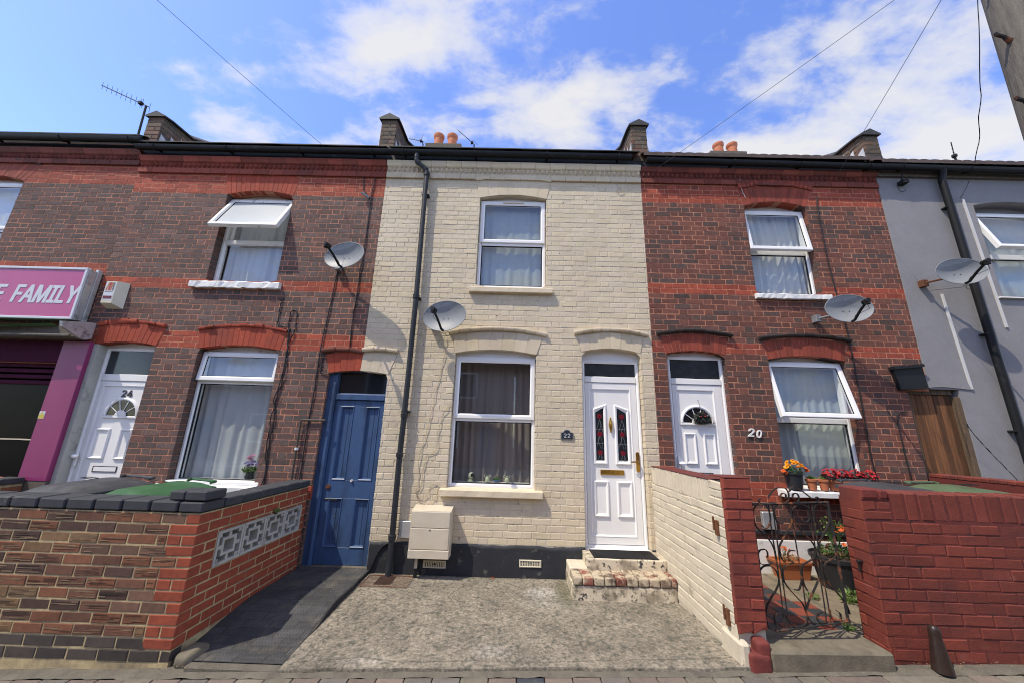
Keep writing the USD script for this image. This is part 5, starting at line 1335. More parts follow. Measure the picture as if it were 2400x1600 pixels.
# -- red painted wall and gate pier of 20
RW = thing('garden_wall', 'red painted brick front wall with soldier course top at the right', 'wall', (3.8, -1.6, .1))
rng = np.random.RandomState(43); x0 = 2.900
core = MB().box(x0+.004, 5.3, -1.6865, -1.47, -.1, 1.235); core.box(3.14, 5.3, -1.6865, -1.47, 1.236, 1.285)
C2_ = put(RW, 'joints', core, 'red_paint_joint')
zc0 = .10
for pts, kd, k in courses(x0, 5.3, zc0, .0808, 12, sbox(x0, zc0, 5.3, 1.072), rng, 'stretcher', .235, .006, shift=.02):
    b = MB(); brick_geo(b, pts, FRED, rng.uniform(-.003, .003), .1, .0065, rng, c_rp(0, 0, 's', k, rng), .004); put(C2_, 'brick', b, 'red_paint')
for i in range(19):
    a = 3.142+.1125*i
    b = MB(); brick_geo(b, [(a, 1.078), (a+.107, 1.078), (a+.107, 1.292), (a, 1.292)], FRED, rng.uniform(-.003, .003), .21, .012, rng, c_rp(0, 0, 's', 0, rng), .004); put(C2_, 'brick', b, 'red_paint')
for k in range(3):
    z0 = 1.078+.076*k; spans = [(x0, 3.136)] if k % 2 == 0 else [(x0, 3.015), (3.02, 3.136)]
    for a, b_ in spans:
        b = MB(); brick_geo(b, [(a, z0), (b_, z0), (b_, z0+.071), (a, z0+.071)], FRED, rng.uniform(-.003, .003), .2, .010, rng, c_rp(0, 0, 's', k, rng), .004); put(C2_, 'brick', b, 'red_paint')
put(C2_, 'brick', MB().box(2.905, 3.045, -1.70, -1.47, 1.240, 1.322, .014, np.array([.15, .026, .02])), 'red_paint')
put(C2_, 'brick', MB().box(3.05, 3.128, -1.70, -1.47, 1.240, 1.316, .014, np.array([.14, .025, .019])), 'red_paint')
PS = Frame((x0, 0, 0), (0, -1, 0))
for pts, kd, k in courses(1.47, 1.69, zc0, .0808, 14, sbox(1.472, zc0, 1.686, 1.235), rng, 'stretcher', .235, .006, shift=.06):
    b = MB(); brick_geo(b, pts, PS, rng.uniform(-.003, .003), .05, .0065, rng, c_rp(0, 0, 's', k, rng), .004); put(C2_, 'brick', b, 'red_paint')
put(RW, 'latch_catch', MB().box(x0-.035, x0+.004, -1.60, -1.57, .735, .75, .003).box(x0-.03, x0-.018, -1.59, -1.575, .66, .735, .002), 'wrought_iron')
# -- low red wall between 20 and the grey house
PW = thing('garden_wall', 'low red painted party wall seen behind the bins', 'wall', (5.4, -.9, 0))
put(PW, 'joints', MB().box(5.306, 5.50, -1.46, -.01, .0, 1.30), 'red_paint_joint')
rng = np.random.RandomState(47)
for i in range(19): put(PW, 'coping_brick', MB().box(5.30, 5.51, -1.46+.076*i, -1.46+.076*i+.071, 1.302, 1.345+rng.uniform(-.002, .003), .008, c_rp(0, 0, 's', 0, rng)), 'red_paint')

# ---------------------------------------------------------------- front steps of 22
ST = thing('front_steps', 'two worn cream painted steps below the white front door', 'steps', (1.3, -.3, 0))
rng = np.random.RandomState(51)
put(ST, 'step', worn_box(.668, 1.776, -.580, -.02, -.06, .142), 'step_paint', smooth=True)
put(ST, 'step', worn_box(.672, 1.776, -.33, -.02, .09, .232), 'cream_worn', smooth=True)
xb = .672
while xb < 1.72:
    w_ = .118 if xb > .7 else .10
    col = np.array([.20, .065, .045])*rng.uniform(.6, 1.2) if rng.uniform() < .45 else np.array([.17, .12, .085])*rng.uniform(.6, 1.2)
    b = worn_box(xb+.003, min(xb+w_, 1.774)-.003, -.592+rng.uniform(-.005, .005), -.33, .146, .226+rng.uniform(-.006, .005), .013, .006, .03)
    b.c = [np.tile(col, (len(b.v[0]), 1))]; put(ST, 'brick', b, 'step_brick', smooth=True); xb += w_
put(ST, 'step', worn_box(.872, 1.776, -.345, -.012, .20, .335, .016, .006), 'step_paint', smooth=True)
mt = MB().box(.955, 1.70, -.325, -.012, .337, .346, .004)
for i in range(46):
    for j in range(2):
        a = .97+i*.0155
        if j == 0: mt.tube([[a, -.318, .347], [min(a+.27, 1.69), -.02, .347]], .0022, 4, caps=False)
        else: mt.tube([[a+.0, -.318, .347], [max(a-.27, .965), -.02, .347]], .0022, 4, caps=False)
o = put('/World', 'door_mat', mt, 'rubber', label='black rubber door mat on the top step', cat='door mat')

# ---------------------------------------------------------------- fittings on the fronts
def dish(cx, cz, y, w, h, label, group, cable=True, arm_side=-1, rust=False):
    az = math.radians(13); el = math.radians(3)
    n = np.array([-math.sin(az)*math.cos(el), -math.cos(az)*math.cos(el), math.sin(el)])      # boresight
    r = np.cross(n, [0, 0, 1.0]); r /= np.linalg.norm(r); u = np.cross(r, n); r = -r
    C = np.array([cx, y, cz])
    T = thing('satellite_dish', label, 'satellite dish', (cx, 0, cz), group)
    nr, na = 9, 40; V = []; F = []
    for s_, off in ((1, 0), (-1, -.006)):
        for i in range(nr+1):
            q = i/nr
            for j in range(na):
                a = 2*PI*j/na; V.append(C + r*(w/2*q*math.cos(a)) + u*(h/2*q*math.sin(a)) + n*(.075*(q*q-1)+off))
    m_ = (nr+1)*na
    for b0 in (0, m_):
        for i in range(nr):
            for j in range(na):
                a, b = b0+i*na+j, b0+i*na+(j+1) % na; F.append([a, b, b+na, a+na])
    put(T, 'reflector', MB().add(np.array(V), np.array(F)), 'dish_grey', smooth=True)
    an = np.linspace(0, 2*PI, 41)
    put(T, 'rim', MB().tube([C+r*(w/2*math.cos(a))+u*(h/2*math.sin(a))-n*.003 for a in an], .005, 5, caps=False), 'dish_grey', smooth=True)
    bt = MB()
    for dx in (-.035, .035): 
        p = C+r*dx-u*.02-n*.074; bt.tube([p-n*.004, p+n*.006], .006, 6)
    put(T, 'bolts', bt, 'rubber')
    foot = C-u*(h/2-.01); lnb = C+n*.33-u*(h*.10)
    put(T, 'arm', MB().tube([foot-n*.01, foot+n*.05+u*.0, foot*.45+lnb*.55-u*.005, lnb-n*.03-u*.02], [.016, .016, .015, .015], 8), 'black_plastic', smooth=40)
    l = MB().tube([lnb-n*.06, lnb-n*.045, lnb-n*.04, lnb+n*.03, lnb+n*.035], [.026, .034, .031, .031, .026], 10)
    l.tube([lnb+n*.005+u*.015, lnb+n*.005-u*.045], [.032, .030], 6)
    put(T, 'receiver', l, 'black_plastic', smooth=40)
    br = C-n*.075-u*.02
    wl = np.array([cx-.20, -.004, cz-.06])
    put(T, 'bracket', MB().tube([br, br-n*.05, wl+np.array([.03, -.13, .0]), wl+np.array([0, -.06, 0])], .014, 8).box(wl[0]-.035, wl[0]+.035, -.09, -.0, wl[2]-.05, wl[2]+.05, .004), 'rust' if rust else 'grey_metal')
    cb = MB()
    p0 = lnb-u*.045
    cb.tube([p0, p0-u*.06+r*.01, foot+n*.08+u*.05, foot+n*.02, foot-n*.06-u*.03, wl+np.array([.08, -.04, -.10])], .003, 5)
    cb.tube([foot-n*.05-u*.02+r*.05+np.array([.03*math.cos(t), 0, .03*math.sin(t)-.02]) for t in np.linspace(0, 2*PI, 13)], .003, 5)
    put(T, 'lead', cb, 'cable_black')
    return T
GD_ = 'satellite dishes on the house fronts'
dish(-2.44, 4.035, -.33, .63, .40, 'grey satellite dish above the blue passage door', GD_)
dish(-.975, 3.19, -.30, .615, .43, 'grey satellite dish on the cream house beside its drainpipe', GD_)
dish(4.425, 3.425, -.35, .545, .39, 'grey satellite dish under the upstairs sill of the red-brown house', GD_)
dish(6.05, 4.0, -.36, .56, .385, 'grey satellite dish with rusty bracket on the grey rendered wall', GD_, rust=True)

# gas meter box
MBX = thing('meter_box', 'cream sloped-top meter box on the cream wall below the window', 'meter box', (-.96, -.1, .23))
b = MB(); xa, xb_ = -1.206, -.726
b.add([[xa, -.004, .232], [xb_, -.004, .232], [xb_, -.004, .79], [xa, -.004, .79], [xa, -.2, .235], [xb_, -.2, .235], [xb_, -.2, .752], [xa, -.2, .752]],
      np.array([[0, 1, 2], [0, 2, 3], [4, 6, 5], [4, 7, 6], [0, 4, 5], [0, 5, 1], [3, 2, 6], [3, 6, 7], [0, 3, 7], [0, 7, 4], [1, 5, 6], [1, 6, 2]]))
put(MBX, 'body', b, 'gas_box')
put(MBX, 'top_panel', MB().box(xa+.008, xb_-.008, -.207, -.199, .568, .745, .004), 'gas_box')
put(MBX, 'door', MB().box(xa+.012, xb_-.012, -.208, -.199, .336, .560, .004), 'gas_box')
put(MBX, 'bottom_lip', MB().box(xa+.0, xb_-.0, -.212, -.197, .236, .328, .004), 'gas_box')
put(MBX, 'lock', MB().tube([[-.965, -.207, .545], [-.965, -.212, .545]], .008, 12), 'rubber')
put(MBX, 'supply_pipe', MB().tube([[-1.125, -.10, .24], [-1.125, -.10, .10]], .019, 10), 'gas_box', smooth=40)
put(MBX, 'pipe_sleeve', MB().tube([[-1.125, -.10, .105], [-1.125, -.10, -.02]], .022, 10), 'cable_black', smooth=40)
put('/World', 'junction_box', MB().box(-1.375, -1.208, -.045, -.002, .405, .60, .006), 'aluminium', label='small grey box tucked behind the cream meter box', cat='box')
put('/World', 'junction_box', MB().box(3.105, 3.265, -.055, -.002, .635, .835, .008), 'aluminium', label='small grey box behind the iron garden gate', cat='box')

# house number plaque
PQ = thing('number_plaque', 'small dark arched plaque numbered 22 beside the white door', 'plaque', (.703, -.02, 1.69))
def plq(s): return Polygon([(-s*.083, -s*.055), (s*.083, -s*.055), (s*.083, s*.028), (s*.062, s*.034)]+[(s*.046*math.cos(t), s*.034+s*.034*math.sin(t)) for t in np.linspace(0, PI, 11)]+[(-s*.062, s*.034), (-s*.083, s*.028)])
from shapely import affinity
put(PQ, 'rim', MB().prism(affinity.translate(plq(1.0), .703, 1.69), FACADE, .0, .016), 'plaque_rim')
put(PQ, 'face', MB().prism(affinity.translate(plq(.86), .703, 1.691), FACADE, .0155, .0185), 'plaque_slate')
def text(par, name, s, cx, cz, h, fr, n0, mat, bold=True, sx=1.0, shear=0.0, depth=.003, fat=0.0):
    tx = meshkit.text_mesh(s, h, depth, bold); v = np.array(tx.vertices); c = (v.min(0)+v.max(0))/2
    mb = MB()
    for i, d in enumerate((0, -fat, fat) if fat else (0,)): mb.add(fr((v[:, 0]-c[0])*sx+shear*(v[:, 1]-c[1])+cx+d, v[:, 1]-c[1]+cz, v[:, 2]+n0-.0002*i), tx.faces)
    return put(par, name, mb, mat)
text(PQ, 'numerals', '22', .703, 1.683, .050, FACADE, .018, 'sign_white', False, 1.1)
N20 = thing('house_numerals', 'white metal numerals 20 on the brick between door and window', 'house number', (3.18, -.02, 1.78))
tx = [text(N20, 'numeral', '2', 3.125, 1.79, .098, FACADE, .004, 'white_paint', True, 1.15, .22, .014), text(N20, 'numeral', '0', 3.225, 1.775, .094, FACADE, .004, 'white_paint', True, .95, .22, .014)]

# alarm box
AB = thing('alarm_box', 'cream burglar alarm box with a red and grey letter M beside the pink sign', 'alarm box', (-5.8, -.06, 3.45))
ax0, ax1, az0, az1 = -5.925, -5.685, 3.26, 3.655
b = MB().add([[ax0, -.003, az0], [ax1, -.003, az0], [ax1, -.003, az1], [ax0, -.003, az1], [ax0+.01, -.11, az0+.055], [ax1-.075, -.11, az0+.055], [ax1-.075, -.11, az1-.012], [ax0+.01, -.11, az1-.012]],
      np.array([[4, 5, 6], [4, 6, 7], [0, 1, 5], [0, 5, 4], [3, 7, 6], [3, 6, 2], [0, 4, 7], [0, 7, 3], [1, 2, 6], [1, 6, 5], [0, 3, 2], [0, 2, 1]]))
put(AB, 'cover', b, 'cream_plastic')
fy = fac(-.11); cx0, cx1 = ax0+.022, ax1-.09
put(AB, 'label', MB().prism(sbox(cx0-.006, az0+.095, cx1+.006, az1-.02), fy, .0, .0015), 'sign_white')
zt_, zm = az1-.03, az1-.155; mw = (cx1-cx0)
def stroke(a, b, c, e, mt_): put(AB, 'logo', MB().prism(Polygon([(a, zm), (b, zm), (e, zt_), (c, zt_)]), fy, .0015, .003), mt_)
stroke(cx0+.002, cx0+.026, cx0+.030, cx0+.050, 'logo_orange'); stroke(cx0+.040, cx0+.062, cx0+.052, cx0+.072, 'logo_red') 
stroke(cx0+.066, cx0+.086, cx0+.060+.016, cx0+.098, 'logo_orange'); stroke(cx0+.098, cx0+.122, cx0+.098, cx0+.120, 'logo_grey')
sm = MB()
for i in range(9): sm.prism(sbox(cx0+.004+.013*i, az1-.180, cx0+.004+.013*i+.009, az1-.168), fy, .0015, .0025)
put(AB, 'small_print', sm, 'logo_grey')
put(AB, 'maroon_bar', MB().prism(sbox(cx0+.0, az0+.115, cx1-.002, az0+.160), fy, .0015, .003), 'logo_maroon')

# shop sign and awning box
SG = thing('shop_sign', 'pink illuminated shop sign reading E FAMILY in white letters', 'sign', (-6.7, -.35, 3.3))
sx1, sz0, sz1 = -6.125, 3.03, 3.80
put(SG, 'box', MB().box(-9.4, sx1-.012, -.185, -.075, sz0+.01, sz1-.01, .004), 'aluminium')
put(SG, 'face', MB().box(-9.4, sx1-.022, -.199, -.186, sz0+.035, sz1-.035), 'pink_sign')
fr_ = MB().box(-9.4, sx1, -.212, -.184, sz1-.034, sz1, .005); fr_.box(-9.4, sx1, -.212, -.184, sz0, sz0+.034, .005); fr_.box(sx1-.034, sx1, -.211, -.185, sz0+.035, sz1-.035, .003)
put(SG, 'frame', fr_, 'sign_white')
put(SG, 'end_rail', MB().box(sx1-.05, sx1-.006, -.074, -.012, sz0-.02, sz1+.03, .006).box(sx1-.03, sx1-.004, -.17, -.15, sz0+.0, sz1+.0, .004), 'aluminium')
SF = fac(-.199)
text(SG, 'lettering', 'FAMILY', -6.605, 3.39, .250, SF, .0, 'sign_white', True, .70, .17, .004, .006)
text(SG, 'lettering', 'E', -7.270, 3.39, .250, SF, .0, 'sign_white', True, .72, .17, .004, .006)
AW = thing('awning', 'folded green shop awning in a grey cassette under the pink sign', 'awning', (-7, -.3, 2.85))
put(AW, 'cassette_end', MB().prism(Polygon([(.02, 2.99), (.44, 2.93), (.42, 2.86), (.28, 2.76), (.10, 2.735), (.02, 2.78)]), Frame((-5.99, 0, 0), (0, -1, 0)), -.004, .03) if False else MB().prism(Polygon([(-.44, 2.94), (-.42, 2.87), (-.33, 2.83), (-.187, 2.77), (-.125, 2.766), (-.06, 2.80), (-.06, 3.02), (-.133, 3.015)]), Frame((-5.95, 0, 0), (0, 1, 0)), -.02, .02), 'aluminium')
put(AW, 'housing', MB().box(-9.4, -6.012, -.18, -.015, 2.775, 2.95, .02), 'mortar_dark')
put(AW, 'fabric', MB().add([[-9.4, -.14, 2.80], [-6.30, -.14, 2.93], [-6.30, -.26, 2.955], [-9.4, -.50, 2.74]], np.array([[0, 1, 2], [0, 2, 3]])), 'awning_green')
put(AW, 'front_bar', MB().tube([[-9.4, -.30, 2.775], [-6.05, -.22, 2.80]], .02, 8), 'cement')
ss = thing('warning_sticker', 'small yellow and white sticker on the pink pilaster', 'sticker', (-6.25, -.056, 1.8))
put(ss, 'paper', MB().prism(sbox(-6.312, 1.70, -6.235, 1.80), fac(-.055), .0, .002), 'sign_white')
put(ss, 'yellow_field', MB().prism(sbox(-6.308, 1.704, -6.239, 1.755), fac(-.055), .002, .003), 'yellow_sticker')
put(ss, 'triangle', MB().prism(Polygon([(-6.298, 1.76), (-6.25, 1.76), (-6.274, 1.795)]), fac(-.055), .002, .003), 'yellow_sticker')

# cables, conduits, small wall things
CB = dict(
 a=[(-2.272, 5.646), (-2.323, 5.22), (-2.315, 4.71), (-2.318, 4.057), (-2.331, 3.936), (-2.323, 3.634), (-2.336, 3.296), (-2.324, 2.787)],
 a2=[(-2.48, 5.641), (-2.468, 5.374), (-2.329, 5.181)],
 b=[(-2.66, 3.973), (-2.68, 3.556), (-2.702, 3.2), (-2.727, 2.722), (-2.723, 2.229), (-2.731, 1.723), (-2.723, 1.027)],
 b2=[(-2.673, 2.743), (-2.682, 2.436), (-2.565, 2.411)],
 c=[(-3.225, 3.045), (-3.187, 2.749), (-3.169, 2.441), (-3.215, 2.068), (-3.233, 1.779), (-3.223, 1.431), (-3.185, 1.096), (-3.207, .923)],
 c3=[(-3.225, 3.045), (-3.199, 2.709), (-3.196, 2.365), (-3.237, 2.085), (-3.191, 1.798), (-3.206, 1.5), (-3.184, 1.162), (-3.182, .932)],
 d=[(-3.212, 3.025), (-3.246, 3.084), (-3.242, 3.247), (-3.196, 3.321), (-3.139, 3.219), (-3.138, 3.047), (-3.18, 2.847)],
 e=[(-3.406, 3.492), (-3.408, 3.346), (-3.405, 3.121), (-3.256, 3.054)],
 g=[(4.607, 5.37), (4.581, 4.789), (4.606, 3.781), (4.65, 3.316), (4.654, 3.083), (4.657, 2.653), (4.647, 2.087), (4.628, 1.551), (4.648, 1.261)],
 h=[(5.217, 2.122), (5.085, 2.071), (5.068, 1.69), (5.085, 1.256)],
 i=[(-.976, 2.951), (-1.015, 2.536), (-1.082, 2.118), (-1.142, 1.679), (-1.205, 1.421), (-1.223, 1.313), (-1.196, 1.119), (-1.226, .944)],
 j=[(-.853, 2.066), (-.978, 1.796), (-1.0, 1.463), (-1.114, 1.36), (-1.152, 1.155), (-1.158, 1.015), (-1.221, .936)],
 k=[(-1.226, .944), (-1.126, .861), (-1.059, .932), (-1.021, 1.036), (-.956, 1.03), (-.936, .97), (-.98, .866), (-1.065, .793)],
 l=[(-1.226, .944), (-1.15, .818), (-1.083, .793)],
 m=[(5.973, 1.983), (5.996, 1.913), (6.076, 1.775), (6.226, 1.56), (6.441, 1.27)],
 n=[(3.466, 5.817), (3.459, 5.576), (3.506, 5.329)],
 o=[(7.046, 5.72), (6.948, 5.575), (6.824, 5.406)],
 q=[(-1.5, .343), (-1.575, .293), (-1.634, .195), (-1.681, .067), (-1.716, -.004)])
def spl(pts, n=28):
    from scipy.interpolate import PchipInterpolator
    P = np.array(pts, float); d = np.r_[0, np.cumsum(np.linalg.norm(np.diff(P, axis=0), axis=1))]
    return np.stack([PchipInterpolator(d, P[:, k])(np.linspace(0, d[-1], n)) for k in range(P.shape[1])], 1)
def cable(keys, label, r=.005, mat='cable_black', y=-.012, wav=.002, seed=0, cat='cable'):
    mb = MB(); rg = np.random.RandomState(seed)
    for k in keys:
        p = spl(CB[k], 30); mb.tube([[a+rg.normal()*wav, y+rg.normal()*wav, b] for a, b in p], r, 5)
    return put('/World', 'cable', mb, mat, smooth=True, label=label, cat=cat)
cable(['a', 'a2'], 'black cable running down from the eaves past the dish to the passage arch', .008, seed=1)
cable(['b', 'b2'], 'black cable dropping from the dish past the left side of the passage door', .008, seed=2)
cable(['c', 'c3', 'd', 'e'], 'tangled black cables with a loop beside the window of number 24', .007, wav=.006, seed=3)
cable(['g'], 'black cable hanging beside the windows of the red-brown house', .008, seed=4)
cable(['h'], 'short black cable beside the brown boarded door', .007, seed=5)
cable(['i', 'j', 'k', 'l'], 'thin tan wires trailing down the cream wall left of the window', .0035, 'cable_tan', wav=.004, seed=6)
cable(['m'], 'thin dark cable slanting down the grey wall', .005, seed=7)
cable(['n'], 'short white wire hanging over the upstairs arch of the red-brown house', .004, 'cable_white', seed=8)
cable(['o'], 'short black wire at the top of the white trunking', .004, seed=9)
cable(['q'], 'thick black cable curving from the drainpipe foot to the path', .012, y=-.03, seed=10)
cp = MB().tube([[-2.50, -.03, 1.788], [-2.79, -.03, 1.784], [-2.815, -.03, 1.782], [-2.824, -.03, 1.76], [-2.824, -.03, 1.58], [-2.818, -.03, 1.0]], .013, 8)
CPp = thing('overflow_pipe', 'dark bent copper pipe on the brick left of the passage door', 'pipe', (-2.8, -.03, 1.4)); put(CPp, 'tube', cp, 'copper_pipe', smooth=40); put(CPp, 'collar', MB().tube([[-2.822, -.03, 1.40], [-2.822, -.03, 1.43]], .022, 8), 'white_paint')
for (xa, za, xb2, zb2, lab) in ((6.844, 5.38, 6.888, 3.32, 'long white trunking beside the upstairs window of the grey house'), (6.112, 3.80, 6.158, 2.44, 'white trunking running down behind the dish on the grey wall')):
    put('/World', 'cable_trunking', MB().add([[xa-.014, -.012, za], [xa+.014, -.012, za], [xa+.014, -.03, za], [xa-.014, -.03, za], [xb2-.014, -.012, zb2], [xb2+.014, -.012, zb2], [xb2+.014, -.03, zb2], [xb2-.014, -.03, zb2]],
        np.array([[0, 1, 2], [0, 2, 3], [4, 6, 5], [4, 7, 6], [3, 2, 6], [3, 6, 7], [0, 3, 7], [0, 7, 4], [1, 5, 6], [1, 6, 2]])), 'trunking_white', label=lab, cat='trunking')
ib = thing('wire_bracket', 'black insulator bracket with looped wire at the top of the grey wall', 'bracket', (5.95, -.08, 5.6))
put(ib, 'plate', MB().box(5.90, 6.0, -.11, -.013, 5.60, 5.66, .008).tube([[5.93, -.06, 5.66], [5.92, -.10, 5.74], [5.90, -.12, 5.75]], .01, 6).tube([[5.98, -.06, 5.66], [6.02, -.10, 5.71], [6.06, -.11, 5.68]], .008, 6), 'rubber')
put(ib, 'loop', MB().tube([[5.92+.06*math.cos(t), -.05, 5.55+.08*math.sin(t)] for t in np.linspace(.5, 5.8, 18)], .005, 5), 'cable_black')
an_ = thing('wire_anchor', 'small grey wire anchor on the brick above the left dish', 'anchor', (-2.42, -.05, 5.2)); put(an_, 'bar', MB().tube([[-2.35, -.01, 5.18], [-2.41, -.04, 5.21], [-2.46, -.06, 5.235]], .018, 8), 'grey_metal')
wr = MB().tube([[1.60+.075*math.cos(t), -.018, 5.50+.15*math.sin(t)] for t in np.linspace(-.2, 3.4, 20)], .003, 4); wr.tube([[1.56+.05*math.cos(t), -.016, 5.42+.045*math.sin(t)] for t in np.linspace(.6, 7, 18)], .004, 4)
put('/World', 'cable', wr, 'cable_tan', smooth=True, label='loose loop of wire under the cornice of the cream house', cat='cable')
# drain grating
GRt = thing('drain_grate', 'rusty mesh drain grating under the drainpipe', 'grate', (-1.4, -.23, 0))
g = MB(); gx0, gx1, gy0, gy1 = -1.66, -1.135, -.405, -.085
for i in range(22): x = gx0+(gx1-gx0)*i/21; g.tube([[x, gy0, .012], [x, gy1, .012]], .0013, 4)
for i in range(12): y = gy0+(gy1-gy0)*i/11; g.tube([[gx0, y, .015], [gx1, y, .015]], .0013, 4)
g.tube([[gx0, gy0, .013], [gx1, gy0, .013], [gx1, gy1, .013], [gx0, gy1, .013], [gx0, gy0, .013]], .005, 5)
put(GRt, 'mesh', g, 'rust'); put(GRt, 'drain_hole', MB().box(-1.53, -1.34, -.33, -.10, .004, .008), 'rubber')

# ---------------------------------------------------------------- gate
GT = thing('garden_gate', 'rusty wrought iron scroll gate between the red brick piers', 'gate', (2.4, -1.6, .2))
YG = -1.6
def gp(pts, n=None): return [[x, YG, z] for x, z in (spl(pts, n or max(8, 4*len(pts))))]
put(GT, 'rail', MB().tube(gp(GATE['rail'], 6), .011, 4), 'wrought_iron'); put(GT, 'rail', MB().tube(gp(GATE['bottom'], 6), .011, 4), 'wrought_iron')
put(GT, 'stile', MB().tube(gp(GATE['stile'], 8), .014, 4), 'wrought_iron'); put(GT, 'stile', MB().tube(gp(GATE['stileL'], 8), .012, 4), 'wrought_iron')
for p in GATE['bar']: put(GT, 'bar', MB().tube(gp(p, 8), .0062, 4), 'wrought_iron')
def ribbon(pts, hw=.0085, t=.0028):
    P = np.array(pts); n = len(P); T = np.gradient(P, axis=0); T /= np.linalg.norm(T, axis=1, keepdims=True)+1e-12
    Nn = np.cross(T, [0, 1.0, 0]); V = []
    for i in range(n):
        for a, b in ((-t, -hw), (t, -hw), (t, hw), (-t, hw)): V.append(P[i]+Nn[i]*a+np.array([0, b, 0]))
    F = [[i*4+j, i*4+(j+1) % 4, i*4+4+(j+1) % 4, i*4+4+j] for i in range(n-1) for j in range(4)]
    return MB().add(np.array(V), np.array(F))
for i, p in enumerate(GATE['scroll']): put(GT, 'scroll', ribbon(gp(p)), 'wrought_iron')

# bollard
BO = thing('guard_post', 'short dark tapered iron post on the pavement by the red wall', 'post', (3.17, -1.79, .08))
zb_ = slope(3.17)-.012
put(BO, 'post', MB().lathe([(.062, zb_), (.058, zb_+.03), (.048, zb_+.12), (.039, zb_+.19), (.034, zb_+.225), (.036, zb_+.235), (.035, zb_+.265), (.026, zb_+.285), (.012, zb_+.294), (.0, zb_+.296)], 3.19, -1.765, 20), 'dark_bronze', smooth=40)

# ---------------------------------------------------------------- bins
def bin_(label, cx, cy, zt, mat, w=.56, d=.66, z0=.02, group=None, rot=0):
    B = thing('wheelie_bin', label, 'bin', (cx, cy, z0), group)
    c, s = math.cos(rot), math.sin(rot)
    def tr(v): v = np.array(v, float); x, y = v[:, 0].copy(), v[:, 1].copy(); v[:, 0] = cx+c*x-s*y; v[:, 1] = cy+s*x+c*y; return v
    h = zt-z0-.12
    body = MB(); V = []
    for z, k in ((0, .82), (h*.97, .985), (h*.97, 1.03), (h, 1.03)):
        V += [[-w/2*k, -d/2*k, z0+z], [w/2*k, -d/2*k, z0+z], [w/2*k, d/2*k, z0+z], [-w/2*k, d/2*k, z0+z]]
    F = [[i*4+j, i*4+(j+1) % 4, i*4+4+(j+1) % 4, i*4+4+j] for i in range(3) for j in range(4)]
    body.add(tr(V), np.array(F)); put(B, 'body', body, mat)
    nx, ny = 17, 13; V = []; 
    for j in range(ny):
        y = -d/2*1.10+(d*1.12)*j/(ny-1); t = j/(ny-1)
        for i in range(nx):
            x = -w/2*1.06+w*1.06*i/(nx-1); q = 2*i/(nx-1)-1
            rise = .055*(1-q**4)*(1-(2*t-1)**6) + .045*t
            if abs(q) > .55 and .12 < t < .85: rise -= .010
            if t < .10: rise -= .02
            V.append([x, y, zt-.105+rise])
    k = len(V); V += [[a, b, zt-.135+.045*((b+d/2*1.1)/(d*1.12))] for a, b, _ in V]
    F = [[j*nx+i, j*nx+i+1, (j+1)*nx+i+1, (j+1)*nx+i] for j in range(ny-1) for i in range(nx-1)]
    ring = [i for i in range(nx)]+[(j*nx+nx-1) for j in range(1, ny)]+[(ny-1)*nx+i for i in range(nx-2, -1, -1)]+[j*nx for j in range(ny-2, 0, -1)]
    for a, b in zip(ring, ring[1:]+ring[:1]): F.append([b, a, k+a, k+b])
    l = put(B, 'lid', MB().add(tr(V), np.array(F)), mat, smooth=35)
    hb_ = MB().tube(tr([[-w*.36, d*.55, zt-.03], [-w*.36, d*.63, zt-.02], [w*.36, d*.63, zt-.02], [w*.36, d*.55, zt-.03]]), .014, 8); put(B, 'handle', hb_, mat)
    rl = MB().tube(tr([[-.10, -.02, zt+.003], [-.085, .03, zt+.006], [.085, .03, zt+.006], [.10, -.02, zt+.003], [-.10, -.02, zt+.003]]), .004, 4); put(l, 'lid_mark', rl, 'rubber')
    for sx in (-1, 1):
        wv = MB().tube(tr([[sx*w*.42, d*.42, z0+.09], [sx*w*.50, d*.42, z0+.09]]), .1, 16); put(B, 'wheel', wv, 'rubber', smooth=40)
    return B
bin_('dark grey wheelie bin behind the left front wall', -4.22, -1.12, 1.13, 'bin_dark', w=.64, d=.66, rot=-.3)
bin_('green wheelie bin behind the left front wall', -3.52, -1.12, 1.115, 'bin_green', w=.54, d=.66, rot=-.35)
bin_('grey wheelie bin behind the red front wall', 3.98, -.92, 1.30, 'bin_dark', w=.6, d=.66, z0=.15, rot=.25)
bin_('olive green wheelie bin behind the red front wall', 4.72, -.93, 1.30, 'bin_olive', w=.58, d=.66, z0=.15, rot=.2)

